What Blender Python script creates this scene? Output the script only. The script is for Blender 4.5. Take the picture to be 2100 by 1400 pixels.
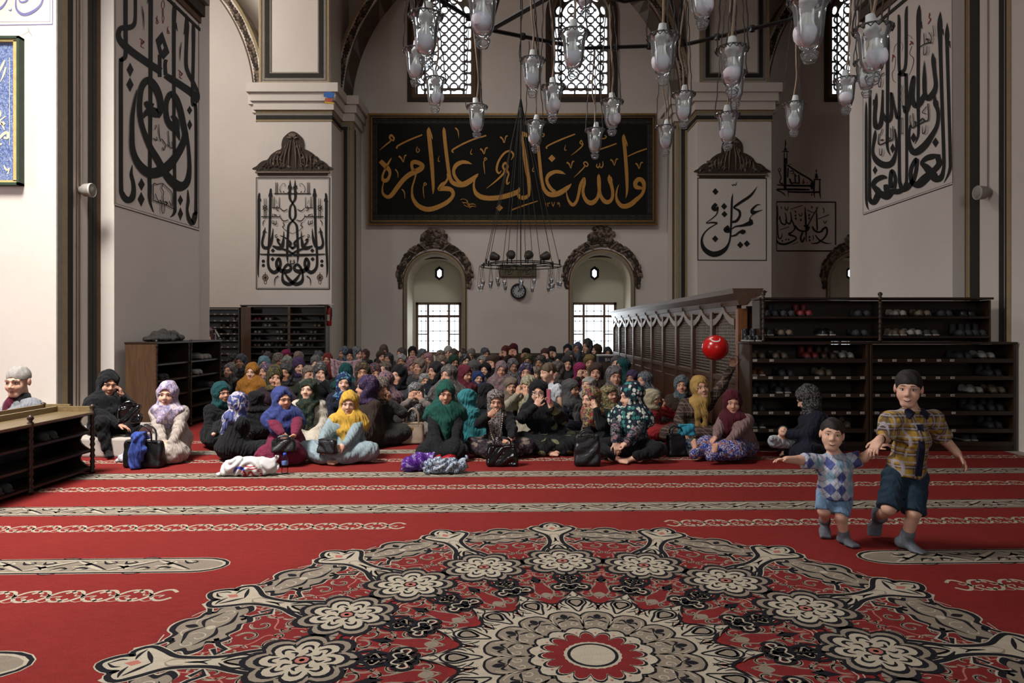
import bpy, bmesh, math, random
import numpy as np
from mathutils import Vector, Matrix, Euler
from mathutils.geometry import tessellate_polygon

for _o in list(bpy.data.objects):
    bpy.data.objects.remove(_o)
SC = bpy.context.scene
COL = SC.collection
PI = math.pi
R_ = math.radians

# ------------------------------------------------------------------ camera, world, light, exposure
F, Y0, H = 1445.0, 675.0, 1.35          # focal length in pixels, horizon row, eye height
cam_d = bpy.data.cameras.new('camera')
cam = bpy.data.objects.new('camera', cam_d)
COL.objects.link(cam)
cam.location = (0, 0, H)
cam.rotation_euler = (PI / 2, 0, 0)
cam_d.sensor_width = 36
cam_d.lens = 36 * F / 2100
cam_d.shift_y = -(700 - Y0) / 2100
cam_d.clip_start = 0.05
cam_d.clip_end = 300
SC.camera = cam
SC.view_settings.view_transform = 'Standard'
SC.view_settings.look = 'None'
SC.view_settings.gamma = 1
SC.view_settings.use_curve_mapping = False
SC.view_settings.exposure = -0.12

wd = bpy.data.worlds.new('sky')
SC.world = wd
wd.use_nodes = True
bg = wd.node_tree.nodes['Background']
bg.inputs['Color'].default_value = (0.80, 0.90, 1.0, 1)
bg.inputs['Strength'].default_value = 3.0


def area(name, loc, target, sx, sy, power, col=(1, 1, 1), spread=180):
    d = bpy.data.lights.new(name, 'AREA')
    d.shape = 'RECTANGLE'
    d.size, d.size_y = sx, sy
    d.energy = power
    d.color = col
    d.spread = R_(spread)
    o = bpy.data.objects.new(name, d)
    COL.objects.link(o)
    o.location = loc
    o.rotation_euler = (Vector(target) - Vector(loc)).to_track_quat('-Z', 'Y').to_euler()
    return o


# invented roof opening on the left, added to set brightness and light direction
area('added_roof_light', (-4.95, 4.2, 7.6), (-3.7, 6.1, 0), 2.0, 2.2, 665, (1.0, 0.97, 0.93), 108)
# invented side window, added to light the boys and glass lamps from the left
area('added_side_light', (-12.8, 2.6, 3.6), (3.0, 4.6, 1.2), 2.4, 3.0, 320, (0.97, 0.98, 1.0))
# invented window behind the viewer, added as frontal fill for lamps and faces
area('added_rear_light', (1.2, -5.7, 4.0), (0.9, 4.0, 2.2), 2.4, 2.6, 150, (0.97, 0.99, 1.0))
# daylight entering through the two rows of windows in the back wall
area('window_daylight', (-2.05, 20.6, 1.6), (-1.2, 10, 0.6), 1.2, 1.6, 60, (0.93, 0.97, 1.0))
area('window_daylight', (2.25, 20.6, 1.6), (1.4, 10, 0.6), 1.2, 1.6, 60, (0.93, 0.97, 1.0))
area('window_daylight', (9.5, 20.9, 1.9), (8.6, 18, 1.8), 1.2, 1.6, 130, (0.93, 0.97, 1.0))
# daylight of the far side aisle, left of the back bay
area('aisle_daylight', (-9.6, 13.0, 9.8), (-6.2, 18.0, 4.5), 2.4, 2.4, 620, (1.0, 0.95, 0.9))
# overhead light added to brighten the back bay and the crowd
area('added_back_bay_light', (0.4, 11.9, 7.7), (0.2, 13.8, 0), 3.0, 1.3, 185, (1.0, 0.97, 0.94))


# ------------------------------------------------------------------ projection helpers
def P(px, py, d):
    """point seen at pixel (px, py) at depth d"""
    return Vector(((px - 1050) * d / F, d, H + (Y0 - py) * d / F))


def GX(px, d):
    return (px - 1050) * d / F


def GZ(py, d):
    return H + (Y0 - py) * d / F


def FLOOR(px, py):
    d = F * H / (py - Y0)
    return Vector(((px - 1050) * d / F, d, 0))


# ------------------------------------------------------------------ materials
def lin(c):
    if isinstance(c, str):
        c = c.lstrip('#')
        c = [int(c[i:i + 2], 16) / 255 for i in (0, 2, 4)]
    return tuple(((x / 12.92) if x <= 0.04045 else ((x + 0.055) / 1.055) ** 2.4) for x in c)


def c4(c):
    return (*lin(c), 1)


_M = {}


class NT:
    def __init__(s, name, rough=0.8, spec=0.3):
        m = bpy.data.materials.new(name)
        m.use_nodes = True
        s.m = m
        s.t = m.node_tree
        s.b = s.t.nodes['Principled BSDF']
        s.b.inputs['Roughness'].default_value = rough
        s.b.inputs['Specular IOR Level'].default_value = spec

    def n(s, typ, **kw):
        nd = s.t.nodes.new(typ)
        for k, v in kw.items():
            if k.startswith('i_'):
                nd.inputs[k[2:].replace('_', ' ')].default_value = v
            else:
                setattr(nd, k, v)
        return nd

    def l(s, a, b):
        s.t.links.new(a, b)

    def coord(s, scale=(1, 1, 1), rot=(0, 0, 0), which='Object'):
        tc = s.n('ShaderNodeTexCoord')
        mp = s.n('ShaderNodeMapping')
        mp.inputs['Scale'].default_value = scale
        mp.inputs['Rotation'].default_value = rot
        s.l(tc.outputs[which], mp.inputs[0])
        return mp.outputs[0]

    def noise(s, vec, scale, detail=3, rough=0.5):
        nd = s.n('ShaderNodeTexNoise')
        nd.inputs['Scale'].default_value = scale
        nd.inputs['Detail'].default_value = detail
        nd.inputs['Roughness'].default_value = rough
        s.l(vec, nd.inputs['Vector'])
        return nd.outputs['Fac']

    def ramp(s, fac, stops, interp='LINEAR'):
        r = s.n('ShaderNodeValToRGB')
        r.color_ramp.interpolation = interp
        e = r.color_ramp.elements
        while len(e) < len(stops):
            e.new(0.5)
        for el, (p, c) in zip(e, stops):
            el.position = p
            el.color = c if len(c) == 4 else (*c, 1)
        s.l(fac, r.inputs[0])
        return r.outputs[0]

    def mix(s, fac, a, b, blend='MIX'):
        mx = s.n('ShaderNodeMix', data_type='RGBA', blend_type=blend)
        for sock, v in ((mx.inputs[0], fac), (mx.inputs[6], a), (mx.inputs[7], b)):
            if hasattr(v, 'is_linked'):
                s.l(v, sock)
            else:
                sock.default_value = v
        return mx.outputs[2]

    def math(s, op, a, b=0.0):
        nd = s.n('ShaderNodeMath', operation=op)
        for sock, v in ((nd.inputs[0], a), (nd.inputs[1], b)):
            if hasattr(v, 'is_linked'):
                s.l(v, sock)
            else:
                sock.default_value = v
        return nd.outputs[0]

    def bump(s, fac, strength=0.3, dist=0.01):
        b = s.n('ShaderNodeBump')
        b.inputs['Strength'].default_value = strength
        b.inputs['Distance'].default_value = dist
        s.l(fac, b.inputs['Height'])
        s.l(b.outputs[0], s.b.inputs['Normal'])

    def base(s, col):
        if hasattr(col, 'is_linked'):
            s.l(col, s.b.inputs['Base Color'])
        else:
            s.b.inputs['Base Color'].default_value = col


def dk(c, f):
    c = lin(c)
    return (c[0] * f, c[1] * f, c[2] * f, 1)


def M_plain(name, col, rough=0.75, var=0.12, scale=12, bump=0.0, bscale=60, spec=0.3, metal=0.0):
    if name in _M:
        return _M[name]
    t = NT(name, rough, spec)
    v = t.coord()
    f = t.noise(v, scale, 4)
    t.base(t.ramp(f, [(0.3, dk(col, 1 - var)), (0.7, dk(col, 1 + var))]))
    t.b.inputs['Metallic'].default_value = metal
    if bump:
        t.bump(t.noise(v, bscale, 3), bump, 0.01)
    _M[name] = t.m
    return t.m


def fold_bump(t, k=.5):
    """pleats and creases of cloth"""
    w = t.n('ShaderNodeTexWave', wave_type='BANDS', bands_direction='DIAGONAL', wave_profile='SIN')
    w.inputs['Scale'].default_value = 7
    w.inputs['Distortion'].default_value = 9
    w.inputs['Detail'].default_value = 2
    w.inputs['Detail Scale'].default_value = 1.3
    t.l(t.coord((1.5, 1.5, .55)), w.inputs['Vector'])
    t.bump(w.outputs['Fac'], k * .8, .022)


def mute(c, sat=.86, val=.95):
    c = c.lstrip('#')
    r = [int(c[i:i + 2], 16) for i in (0, 2, 4)]
    g = .3 * r[0] + .59 * r[1] + .11 * r[2]
    return '#' + ''.join('%02x' % max(0, min(255, int((g + (x - g) * sat) * val))) for x in r)


def M_cloth(name, col, var=0.18, rough=0.9, bump=0.5, sheen=0.03):
    if name in _M:
        return _M[name]
    col = mute(col)
    t = NT(name, rough, 0.2)
    v = t.coord()
    f = t.noise(v, 7, 4)
    t.base(t.ramp(f, [(0.3, dk(col, 1 - var)), (0.7, dk(col, 1 + var))]))
    t.b.inputs['Sheen Weight'].default_value = sheen
    fold_bump(t, bump)
    _M[name] = t.m
    return t.m


def M_print(name, base, c2, c3=None, kind='floral', scale=18, rough=0.85):
    """printed fabric: floral / dots / leopard / plaid / argyle / stripe"""
    if name in _M:
        return _M[name]
    t = NT(name, rough, 0.25)
    c3 = c3 or c2
    v = t.coord()
    B, C2, C3 = c4(mute(base)), c4(mute(c2)), c4(mute(c3))
    if kind == 'floral':
        nz = t.n('ShaderNodeTexNoise')
        nz.inputs['Scale'].default_value = scale * 0.5
        t.l(v, nz.inputs['Vector'])
        vv = t.mix(0.12, v, nz.outputs['Color'])
        vo = t.n('ShaderNodeTexVoronoi')
        vo.inputs['Scale'].default_value = scale
        t.l(vv, vo.inputs['Vector'])
        spots = t.ramp(vo.outputs['Distance'], [(0.0, (1, 1, 1)), (0.34, (1, 1, 1)), (0.36, (0, 0, 0))], 'CONSTANT')
        n2 = t.noise(v, scale * 1.7, 2)
        vein = t.ramp(n2, [(0.0, (0, 0, 0)), (0.50, (1, 1, 1)), (0.57, (0, 0, 0))], 'CONSTANT')
        col = t.mix(vein, B, C3)
        col = t.mix(spots, col, C2)
    elif kind == 'dots':
        vo = t.n('ShaderNodeTexVoronoi')
        vo.inputs['Scale'].default_value = scale
        vo.inputs['Randomness'].default_value = 0.45
        t.l(v, vo.inputs['Vector'])
        dots = t.ramp(vo.outputs['Distance'], [(0.0, (1, 1, 1)), (0.45 if scale < 25 else 0.27, (0, 0, 0))], 'CONSTANT')
        pick = t.ramp(t.noise(v, scale * 0.8, 0), [(0.0, C2), (0.5, C3)], 'CONSTANT')
        col = t.mix(dots, B, pick)
    elif kind == 'leopard':
        n2 = t.noise(v, scale, 2)
        col = t.ramp(n2, [(0.0, B), (0.44, C2), (0.52, B), (0.58, C3)], 'CONSTANT')
    elif kind == 'plaid':
        sx = t.n('ShaderNodeSeparateXYZ')
        t.l(v, sx.inputs[0])
        hx = t.math('FRACT', t.math('MULTIPLY', t.math('ADD', sx.outputs[0], t.math('MULTIPLY', sx.outputs[1], 0.6)), scale))
        hz = t.math('FRACT', t.math('MULTIPLY', sx.outputs[2], scale))
        a = t.ramp(hx, [(0.0, (0, 0, 0)), (0.5, (1, 1, 1)), (0.85, (0, 0, 0))], 'CONSTANT')
        b = t.ramp(hz, [(0.0, (0, 0, 0)), (0.5, (1, 1, 1)), (0.85, (0, 0, 0))], 'CONSTANT')
        la = t.ramp(hx, [(0.0, (1, 1, 1)), (0.12, (0, 0, 0)), (0.64, (1, 1, 1)), (0.72, (0, 0, 0))], 'CONSTANT')
        lb = t.ramp(hz, [(0.0, (1, 1, 1)), (0.12, (0, 0, 0)), (0.64, (1, 1, 1)), (0.72, (0, 0, 0))], 'CONSTANT')
        col = t.mix(t.math('MULTIPLY', a, 0.6), B, C2)
        col = t.mix(t.math('MULTIPLY', b, 0.6), col, C2)
        col = t.mix(t.math('MULTIPLY', t.math('MAXIMUM', la, lb), 0.8), col, C3)
    elif kind == 'argyle':
        sx = t.n('ShaderNodeSeparateXYZ')
        t.l(v, sx.inputs[0])
        u = t.math('MULTIPLY', t.math('ADD', sx.outputs[0], t.math('MULTIPLY', sx.outputs[2], 0.75)), scale)
        w = t.math('MULTIPLY', t.math('SUBTRACT', sx.outputs[0], t.math('MULTIPLY', sx.outputs[2], 0.75)), scale)
        ch = t.math('MODULO', t.math('ABSOLUTE', t.math('ADD', t.math('FLOOR', u), t.math('FLOOR', w))), 2)
        pk = t.math('FRACT', t.math('MULTIPLY', t.math('SINE', t.math('ADD', t.math('MULTIPLY', t.math('FLOOR', u), 12.9), t.math('MULTIPLY', t.math('FLOOR', w), 78.2))), 43758.5))
        dia = t.ramp(pk, [(0.0, C2), (0.55, C3)], 'CONSTANT')
        col = t.mix(ch, B, dia)
        f1 = t.ramp(t.math('FRACT', t.math('ADD', u, 0.5)), [(0, (1, 1, 1)), (0.07, (0, 0, 0))], 'CONSTANT')
        f2 = t.ramp(t.math('FRACT', t.math('ADD', w, 0.5)), [(0, (1, 1, 1)), (0.07, (0, 0, 0))], 'CONSTANT')
        col = t.mix(t.math('MULTIPLY', t.math('MAXIMUM', f1, f2), 0.45), col, c4('#3a4170'))
    else:  # stripe
        sx = t.n('ShaderNodeSeparateXYZ')
        t.l(v, sx.inputs[0])
        hz = t.math('FRACT', t.math('MULTIPLY', sx.outputs[2], scale))
        col = t.ramp(hz, [(0.0, B), (0.5, C2), (0.75, C3)], 'CONSTANT')
    t.base(col)
    fold_bump(t, .45)
    _M[name] = t.m
    return t.m


def M_wood(name, c1, c2, rough=0.45, axis=2, scale=1.0, spec=0.4):
    if name in _M:
        return _M[name]
    t = NT(name, rough, spec)
    sc = [9 * scale] * 3
    sc[axis] = 1.1 * scale
    v = t.coord(tuple(sc))
    nz = t.n('ShaderNodeTexNoise')
    nz.inputs['Scale'].default_value = 3
    nz.inputs['Detail'].default_value = 6
    nz.inputs['Distortion'].default_value = 0.8
    t.l(v, nz.inputs['Vector'])
    t.base(t.ramp(nz.outputs['Fac'], [(0.25, c4(c1)), (0.75, c4(c2))]))
    t.bump(nz.outputs['Fac'], 0.12, 0.005)
    _M[name] = t.m
    return t.m


def M_glass(name, col=(1, 1, 1), rough=0.03, alpha=None):
    if name in _M:
        return _M[name]
    t = NT(name, rough, 0.5)
    t.b.inputs['Base Color'].default_value = (*col, 1)
    t.b.inputs['Transmission Weight'].default_value = 1.0
    t.b.inputs['IOR'].default_value = 1.35
    _M[name] = t.m
    return t.m


# ------------------------------------------------------------------ object helpers
def tag(o, label=None, cat=None, group=None, kind=None):
    if label:
        o['label'] = label
    if cat:
        o['category'] = cat
    if group:
        o['group'] = group
    if kind:
        o['kind'] = kind
    return o


def thing(name, label, cat, loc=(0, 0, 0), rz=0.0, group=None):
    o = bpy.data.objects.new(name, None)
    o.empty_display_size = 0.1
    COL.objects.link(o)
    o.location = loc
    o.rotation_euler = (0, 0, rz)
    return tag(o, label, cat, group)


def link(name, me, parent=None, loc=None, rot=None):
    o = bpy.data.objects.new(name, me)
    COL.objects.link(o)
    if parent:
        o.parent = parent
    if loc is not None:
        o.location = loc
    if rot is not None:
        o.rotation_euler = rot
    return o


def mesh_of(name, v, f, mats, mi=None, smooth=False):
    me = bpy.data.meshes.new(name)
    me.from_pydata([tuple(x) for x in v], [], [tuple(x) for x in f])
    for m in (mats if isinstance(mats, (list, tuple)) else [mats]):
        me.materials.append(m)
    if mi is not None:
        me.polygons.foreach_set('material_index', np.asarray(mi, dtype=np.int32))
    if smooth:
        me.polygons.foreach_set('use_smooth', np.ones(len(me.polygons), dtype=bool))
    me.update()
    return me


def copy_tree(o, parent=None):
    c = o.copy()
    COL.objects.link(c)
    if parent is not None:
        c.parent = parent
    for ch in list(o.children):
        copy_tree(ch, c)
    return c


class MB:
    """collects shapes for one mesh"""

    def __init__(s):
        s.v, s.f, s.mi, s.cur = [], [], [], 0

    def mat(s, i):
        s.cur = i
        return s

    def add(s, vs, fs):
        k = len(s.v)
        s.v += [tuple(x) for x in vs]
        s.f += [tuple(i + k for i in f) for f in fs]
        s.mi += [s.cur] * len(fs)
        return s

    def box(s, x0, x1, y0, y1, z0, z1):
        vs = [(x, y, z) for z in (z0, z1) for y in (y0, y1) for x in (x0, x1)]
        return s.add(vs, [(0, 2, 3, 1), (4, 5, 7, 6), (0, 1, 5, 4), (2, 6, 7, 3), (0, 4, 6, 2), (1, 3, 7, 5)])

    def bevbox(s, x0, x1, y0, y1, z0, z1, b):
        bm = bmesh.new()
        bmesh.ops.create_cube(bm, size=1)
        bmesh.ops.scale(bm, vec=(x1 - x0, y1 - y0, z1 - z0), verts=bm.verts)
        bmesh.ops.translate(bm, vec=((x0 + x1) / 2, (y0 + y1) / 2, (z0 + z1) / 2), verts=bm.verts)
        bmesh.ops.bevel(bm, geom=bm.edges[:], offset=b, segments=2, profile=0.6, affect='EDGES')
        bm.verts.index_update()
        s.add([v.co[:] for v in bm.verts], [[v.index for v in f.verts] for f in bm.faces])
        bm.free()
        return s

    def quad(s, a, b, c, d):
        return s.add([a, b, c, d], [(0, 1, 2, 3)])

    def tube(s, pts, r, n=8, caps=True, closed=False):
        pts = [Vector(p) for p in pts]
        N = len(pts)
        rs = r if isinstance(r, (list, tuple)) else [r] * N
        vs, fs = [], []
        up = Vector((0, 0, 1))
        prev = None
        for i, p in enumerate(pts):
            a = pts[i - 1] if (i > 0 or closed) else p
            b = pts[(i + 1) % N] if (i < N - 1 or closed) else p
            t = (b - a).normalized()
            if prev is None:
                ref = up if abs(t.z) < 0.9 else Vector((1, 0, 0))
                u = t.cross(ref).normalized()
            else:
                u = (prev - t * prev.dot(t)).normalized()
            prev = u
            w = t.cross(u)
            for k in range(n):
                a_ = 2 * PI * k / n
                vs.append(p + (u * math.cos(a_) + w * math.sin(a_)) * rs[i])
        M = N if closed else N - 1
        for i in range(M):
            j = (i + 1) % N
            for k in range(n):
                k2 = (k + 1) % n
                fs.append((i * n + k, i * n + k2, j * n + k2, j * n + k))
        if caps and not closed:
            fs.append(tuple(range(n))[::-1])
            fs.append(tuple((N - 1) * n + k for k in range(n)))
        return s.add(vs, fs)

    def lathe(s, prof, n=16, c=(0, 0, 0), axis='z'):
        vs, fs = [], []
        for (r, h) in prof:
            for k in range(n):
                a = 2 * PI * k / n
                x, y = r * math.cos(a), r * math.sin(a)
                if axis == 'z':
                    q = (c[0] + x, c[1] + y, c[2] + h)
                elif axis == 'y':
                    q = (c[0] + x, c[1] + h, c[2] - y)
                else:
                    q = (c[0] + h, c[1] + x, c[2] + y)
                vs.append(q)
        for i in range(len(prof) - 1):
            for k in range(n):
                k2 = (k + 1) % n
                fs.append((i * n + k, i * n + k2, (i + 1) * n + k2, (i + 1) * n + k))
        if prof[0][0] > 1e-6:
            fs.append(tuple(range(n))[::-1])
        if prof[-1][0] > 1e-6:
            fs.append(tuple((len(prof) - 1) * n + k for k in range(n)))
        return s.add(vs, fs)

    def poly(s, loops, to3):
        """flat polygon with holes; to3 maps a 2-D point to 3-D"""
        vl = [[Vector((p[0], p[1], 0)) for p in lp] for lp in loops]
        tris = tessellate_polygon(vl)
        flat = [p for lp in loops for p in lp]
        return s.add([to3(p) for p in flat], [tuple(t) for t in tris])

    def prism(s, loop, to3a, to3b, sides=True):
        n = len(loop)
        tris = tessellate_polygon([[Vector((p[0], p[1], 0)) for p in loop]])
        va = [to3a(p) for p in loop]
        vb = [to3b(p) for p in loop]
        fs = [tuple(t) for t in tris] + [tuple(i + n for i in t)[::-1] for t in tris]
        if sides:
            fs += [(i, (i + 1) % n, n + (i + 1) % n, n + i) for i in range(n)]
        return s.add(va + vb, fs)

    def build(s, name, mats, parent=None, smooth=False, loc=None, rot=None, fix=True):
        me = mesh_of(name, s.v, s.f, mats, s.mi, smooth)
        if fix:
            bm = bmesh.new()
            bm.from_mesh(me)
            bmesh.ops.recalc_face_normals(bm, faces=bm.faces)
            bm.to_mesh(me)
            bm.free()
        return link(name, me, parent, loc, rot)


def catmull(pts, sub=6, closed=False):
    """smooth a list of n-d tuples"""
    p = np.array(pts, float)
    n = len(p)
    if n < 3:
        return p
    out = []
    M = n if closed else n - 1
    for i in range(M):
        if closed:
            a, b, c, d = p[(i - 1) % n], p[i], p[(i + 1) % n], p[(i + 2) % n]
        else:
            a, b, c, d = p[max(i - 1, 0)], p[i], p[i + 1], p[min(i + 2, n - 1)]
        for k in range(sub):
            t = k / sub
            out.append(0.5 * ((2 * b) + (c - a) * t + (2 * a - 5 * b + 4 * c - d) * t * t + (3 * b - a - 3 * c + d) * t ** 3))
    if not closed:
        out.append(p[-1])
    return np.array(out)


def ribbon2(mb, pts, to3, sub=6, closed=False, smooth=True, wscale=1.0):
    """pts (x, y, w) -> flat strip in 2-D mapped by to3"""
    q = catmull(pts, sub, closed) if (smooth and len(pts) > 2) else np.array(pts, float)
    xy, w = q[:, :2], np.maximum(q[:, 2], 0.2 if wscale == 1.0 else 0.0002) * wscale
    n = len(xy)
    if closed:
        t = np.roll(xy, -1, 0) - np.roll(xy, 1, 0)
    else:
        t = np.gradient(xy, axis=0)
    t /= np.maximum(np.linalg.norm(t, axis=1, keepdims=True), 1e-9)
    nn = np.stack([-t[:, 1], t[:, 0]], 1)
    a, b = xy + nn * w[:, None] / 2, xy - nn * w[:, None] / 2
    vs = [to3(p) for p in a] + [to3(p) for p in b]
    M = n if closed else n - 1
    mb.add(vs, [(i, (i + 1) % n, n + (i + 1) % n, n + i) for i in range(M)])

# ------------------------------------------------------------------ setting: materials
def M_plaster(name, col, stain=0.06):
    t = NT(name, 0.92, 0.15)
    v = t.coord()
    f = t.noise(v, 0.7, 5, 0.6)
    f2 = t.noise(v, 14, 4)
    a = t.ramp(f, [(0.3, dk(col, 1 - stain)), (0.7, dk(col, 1 + stain * 0.6))])
    t.base(t.mix(0.12, a, t.ramp(f2, [(0.3, dk(col, 0.8)), (0.7, dk(col, 1.05))])))
    t.bump(f2, 0.08, 0.01)
    return t.m


plaster = M_plaster('plaster', '#c9c0b7')
plaster_n = M_plaster('plaster_niche', '#cfcab9')
stone = M_plain('floor_stone', '#8d857b', 0.6)
ochre = M_plain('trim_ochre', '#8d7c5c', 0.85, 0.1)
black_p = M_plain('trim_black', '#26231f', 0.8, 0.2)
brown_p = M_plain('trim_brown', '#5a4636', 0.85, 0.15)
greyg_p = M_plain('trim_grey', '#7d776c', 0.85, 0.1)
red_p = M_plain('paint_red', '#7a2a24', 0.85, 0.15)
relief_d = M_plain('relief_dark', '#3b3129', 0.85, 0.35, 30)
relief_l = M_plain('relief_light', '#6f6052', 0.85, 0.25, 30)
lattice_m = M_plain('lattice_plaster', '#6d6158', 0.85, 0.1)
frame_wood = M_wood('window_wood', '#4b352a', '#6b4d3c', 0.6)
iron = M_plain('iron', '#1d1b1a', 0.5, 0.2, metal=0.6)
ink = M_plain('ink_black', '#161513', 0.7, 0.2, 20)


def M_pane(name, tint=(1, 1, 1), gl=0.05):
    m = bpy.data.materials.new(name)
    m.use_nodes = True
    t = m.node_tree
    t.nodes.remove(t.nodes['Principled BSDF'])
    a = t.nodes.new('ShaderNodeBsdfTransparent')
    a.inputs[0].default_value = (*tint, 1)
    b = t.nodes.new('ShaderNodeBsdfGlossy')
    b.inputs['Roughness'].default_value = 0.04
    lw = t.nodes.new('ShaderNodeFresnel')
    lw.inputs['IOR'].default_value = 1.35 if gl <= 0.05 else 1.28
    x = t.nodes.new('ShaderNodeMixShader')
    t.links.new(lw.outputs[0], x.inputs[0])
    t.links.new(a.outputs[0], x.inputs[1])
    t.links.new(b.outputs[0], x.inputs[2])
    t.links.new(x.outputs[0], t.nodes['Material Output'].inputs['Surface'])
    return m


pane_m = M_pane('window_pane')
D = 19.3          # back wall


def struct(o):
    o['kind'] = 'structure'
    return o


def ell(mb, c, r, rot=(0, 0, 0), nu=8, nv=5):
    E_ = Euler(rot).to_matrix()
    vs, fs = [], []
    for i in range(nv + 1):
        th = PI * i / nv
        for k in range(nu):
            a = 2 * PI * k / nu
            p = Vector((r[0] * math.sin(th) * math.cos(a), r[1] * math.sin(th) * math.sin(a), r[2] * math.cos(th)))
            vs.append(Vector(c) + E_ @ p)
    for i in range(nv):
        for k in range(nu):
            k2 = (k + 1) % nu
            fs.append((i * nu + k, i * nu + k2, (i + 1) * nu + k2, (i + 1) * nu + k))
    mb.add(vs, fs)


def arch_loop(xc, half, zs, z0, n=20, rz=None):
    rz = rz or half
    pts = [(xc - half, z0)]
    for k in range(n + 1):
        a = PI - PI * k / n
        pts.append((xc + half * math.cos(a), zs + rz * math.sin(a)))
    pts.append((xc + half, z0))
    return pts


# ------------------------------------------------------------------ floor and shell
mb = MB()
mb.box(-13, 13, -6, 21.2, -0.12, 0)
struct(mb.build('floor', stone))

niches = [(-2.117, 0.75), (2.457, 0.79), (9.50, 0.78)]
uppers = [(-1.87, 0.775), (1.905, 0.765), (9.54, 0.775)]
NZS, NTOP = 2.63, 3.38
UB, US = 7.79, 9.96
loops = [[(-13, 0), (13, 0), (13, 11.4), (-13, 11.4)]]
for xc, hf in niches:
    loops.append(arch_loop(xc, hf, NZS, 0.42))
for xc, hf in uppers:
    loops.append(arch_loop(xc, hf, US, UB))
mb = MB()
mb.poly(loops, lambda p: (p[0], D, p[1]))
wall_back = struct(mb.build('wall_back', plaster))
mb = MB()
mb.poly([[(-6, 0), (21.2, 0), (21.2, 11.4), (-6, 11.4)], [(1.3, 2.0), (3.9, 2.0), (3.9, 5.2), (1.3, 5.2)]], lambda p: (-13, p[0], p[1]))  # hole is an invented window for the added side light
struct(mb.build('wall_left', plaster))
mb = MB()
mb.poly([[(-13, 0), (13, 0), (13, 7.8), (-13, 7.8)], [(-.1, 2.6), (2.5, 2.6), (2.5, 5.4), (-.1, 5.4)]], lambda p: (p[0], -6, p[1]))  # hole is an invented window for the added rear fill
struct(mb.build('wall_front', plaster))
for o_, a in (('wall_right', (13, 13.2, -6, 21.2, 0, 11.4)),):
    mb = MB()
    mb.box(*a)
    struct(mb.build(o_, plaster))
mb = MB()
L0 = (-5.75, -3.15, 2.9, 5.5)      # made-up opening in the low vault for the added roof light
mb.poly([[(-13, -6), (13, -6), (13, 12.6), (-13, 12.6)],
         [(L0[0], L0[2]), (L0[1], L0[2]), (L0[1], L0[3]), (L0[0], L0[3])],
         [(-1.2, 11.1), (2.0, 11.1), (2.0, 12.55), (-1.2, 12.55)]], lambda p: (p[0], p[1], 7.8))  # last hole is cut for the added back bay light
mb.quad((-13, 12.6, 7.8), (13, 12.6, 7.8), (13, 12.6, 11.4), (-13, 12.6, 11.4))
mb.poly([[(-13, 12.6), (13, 12.6), (13, 21.2), (-13, 21.2)]], lambda p: (p[0], p[1], 11.4))
struct(mb.build('ceiling', plaster))


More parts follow.
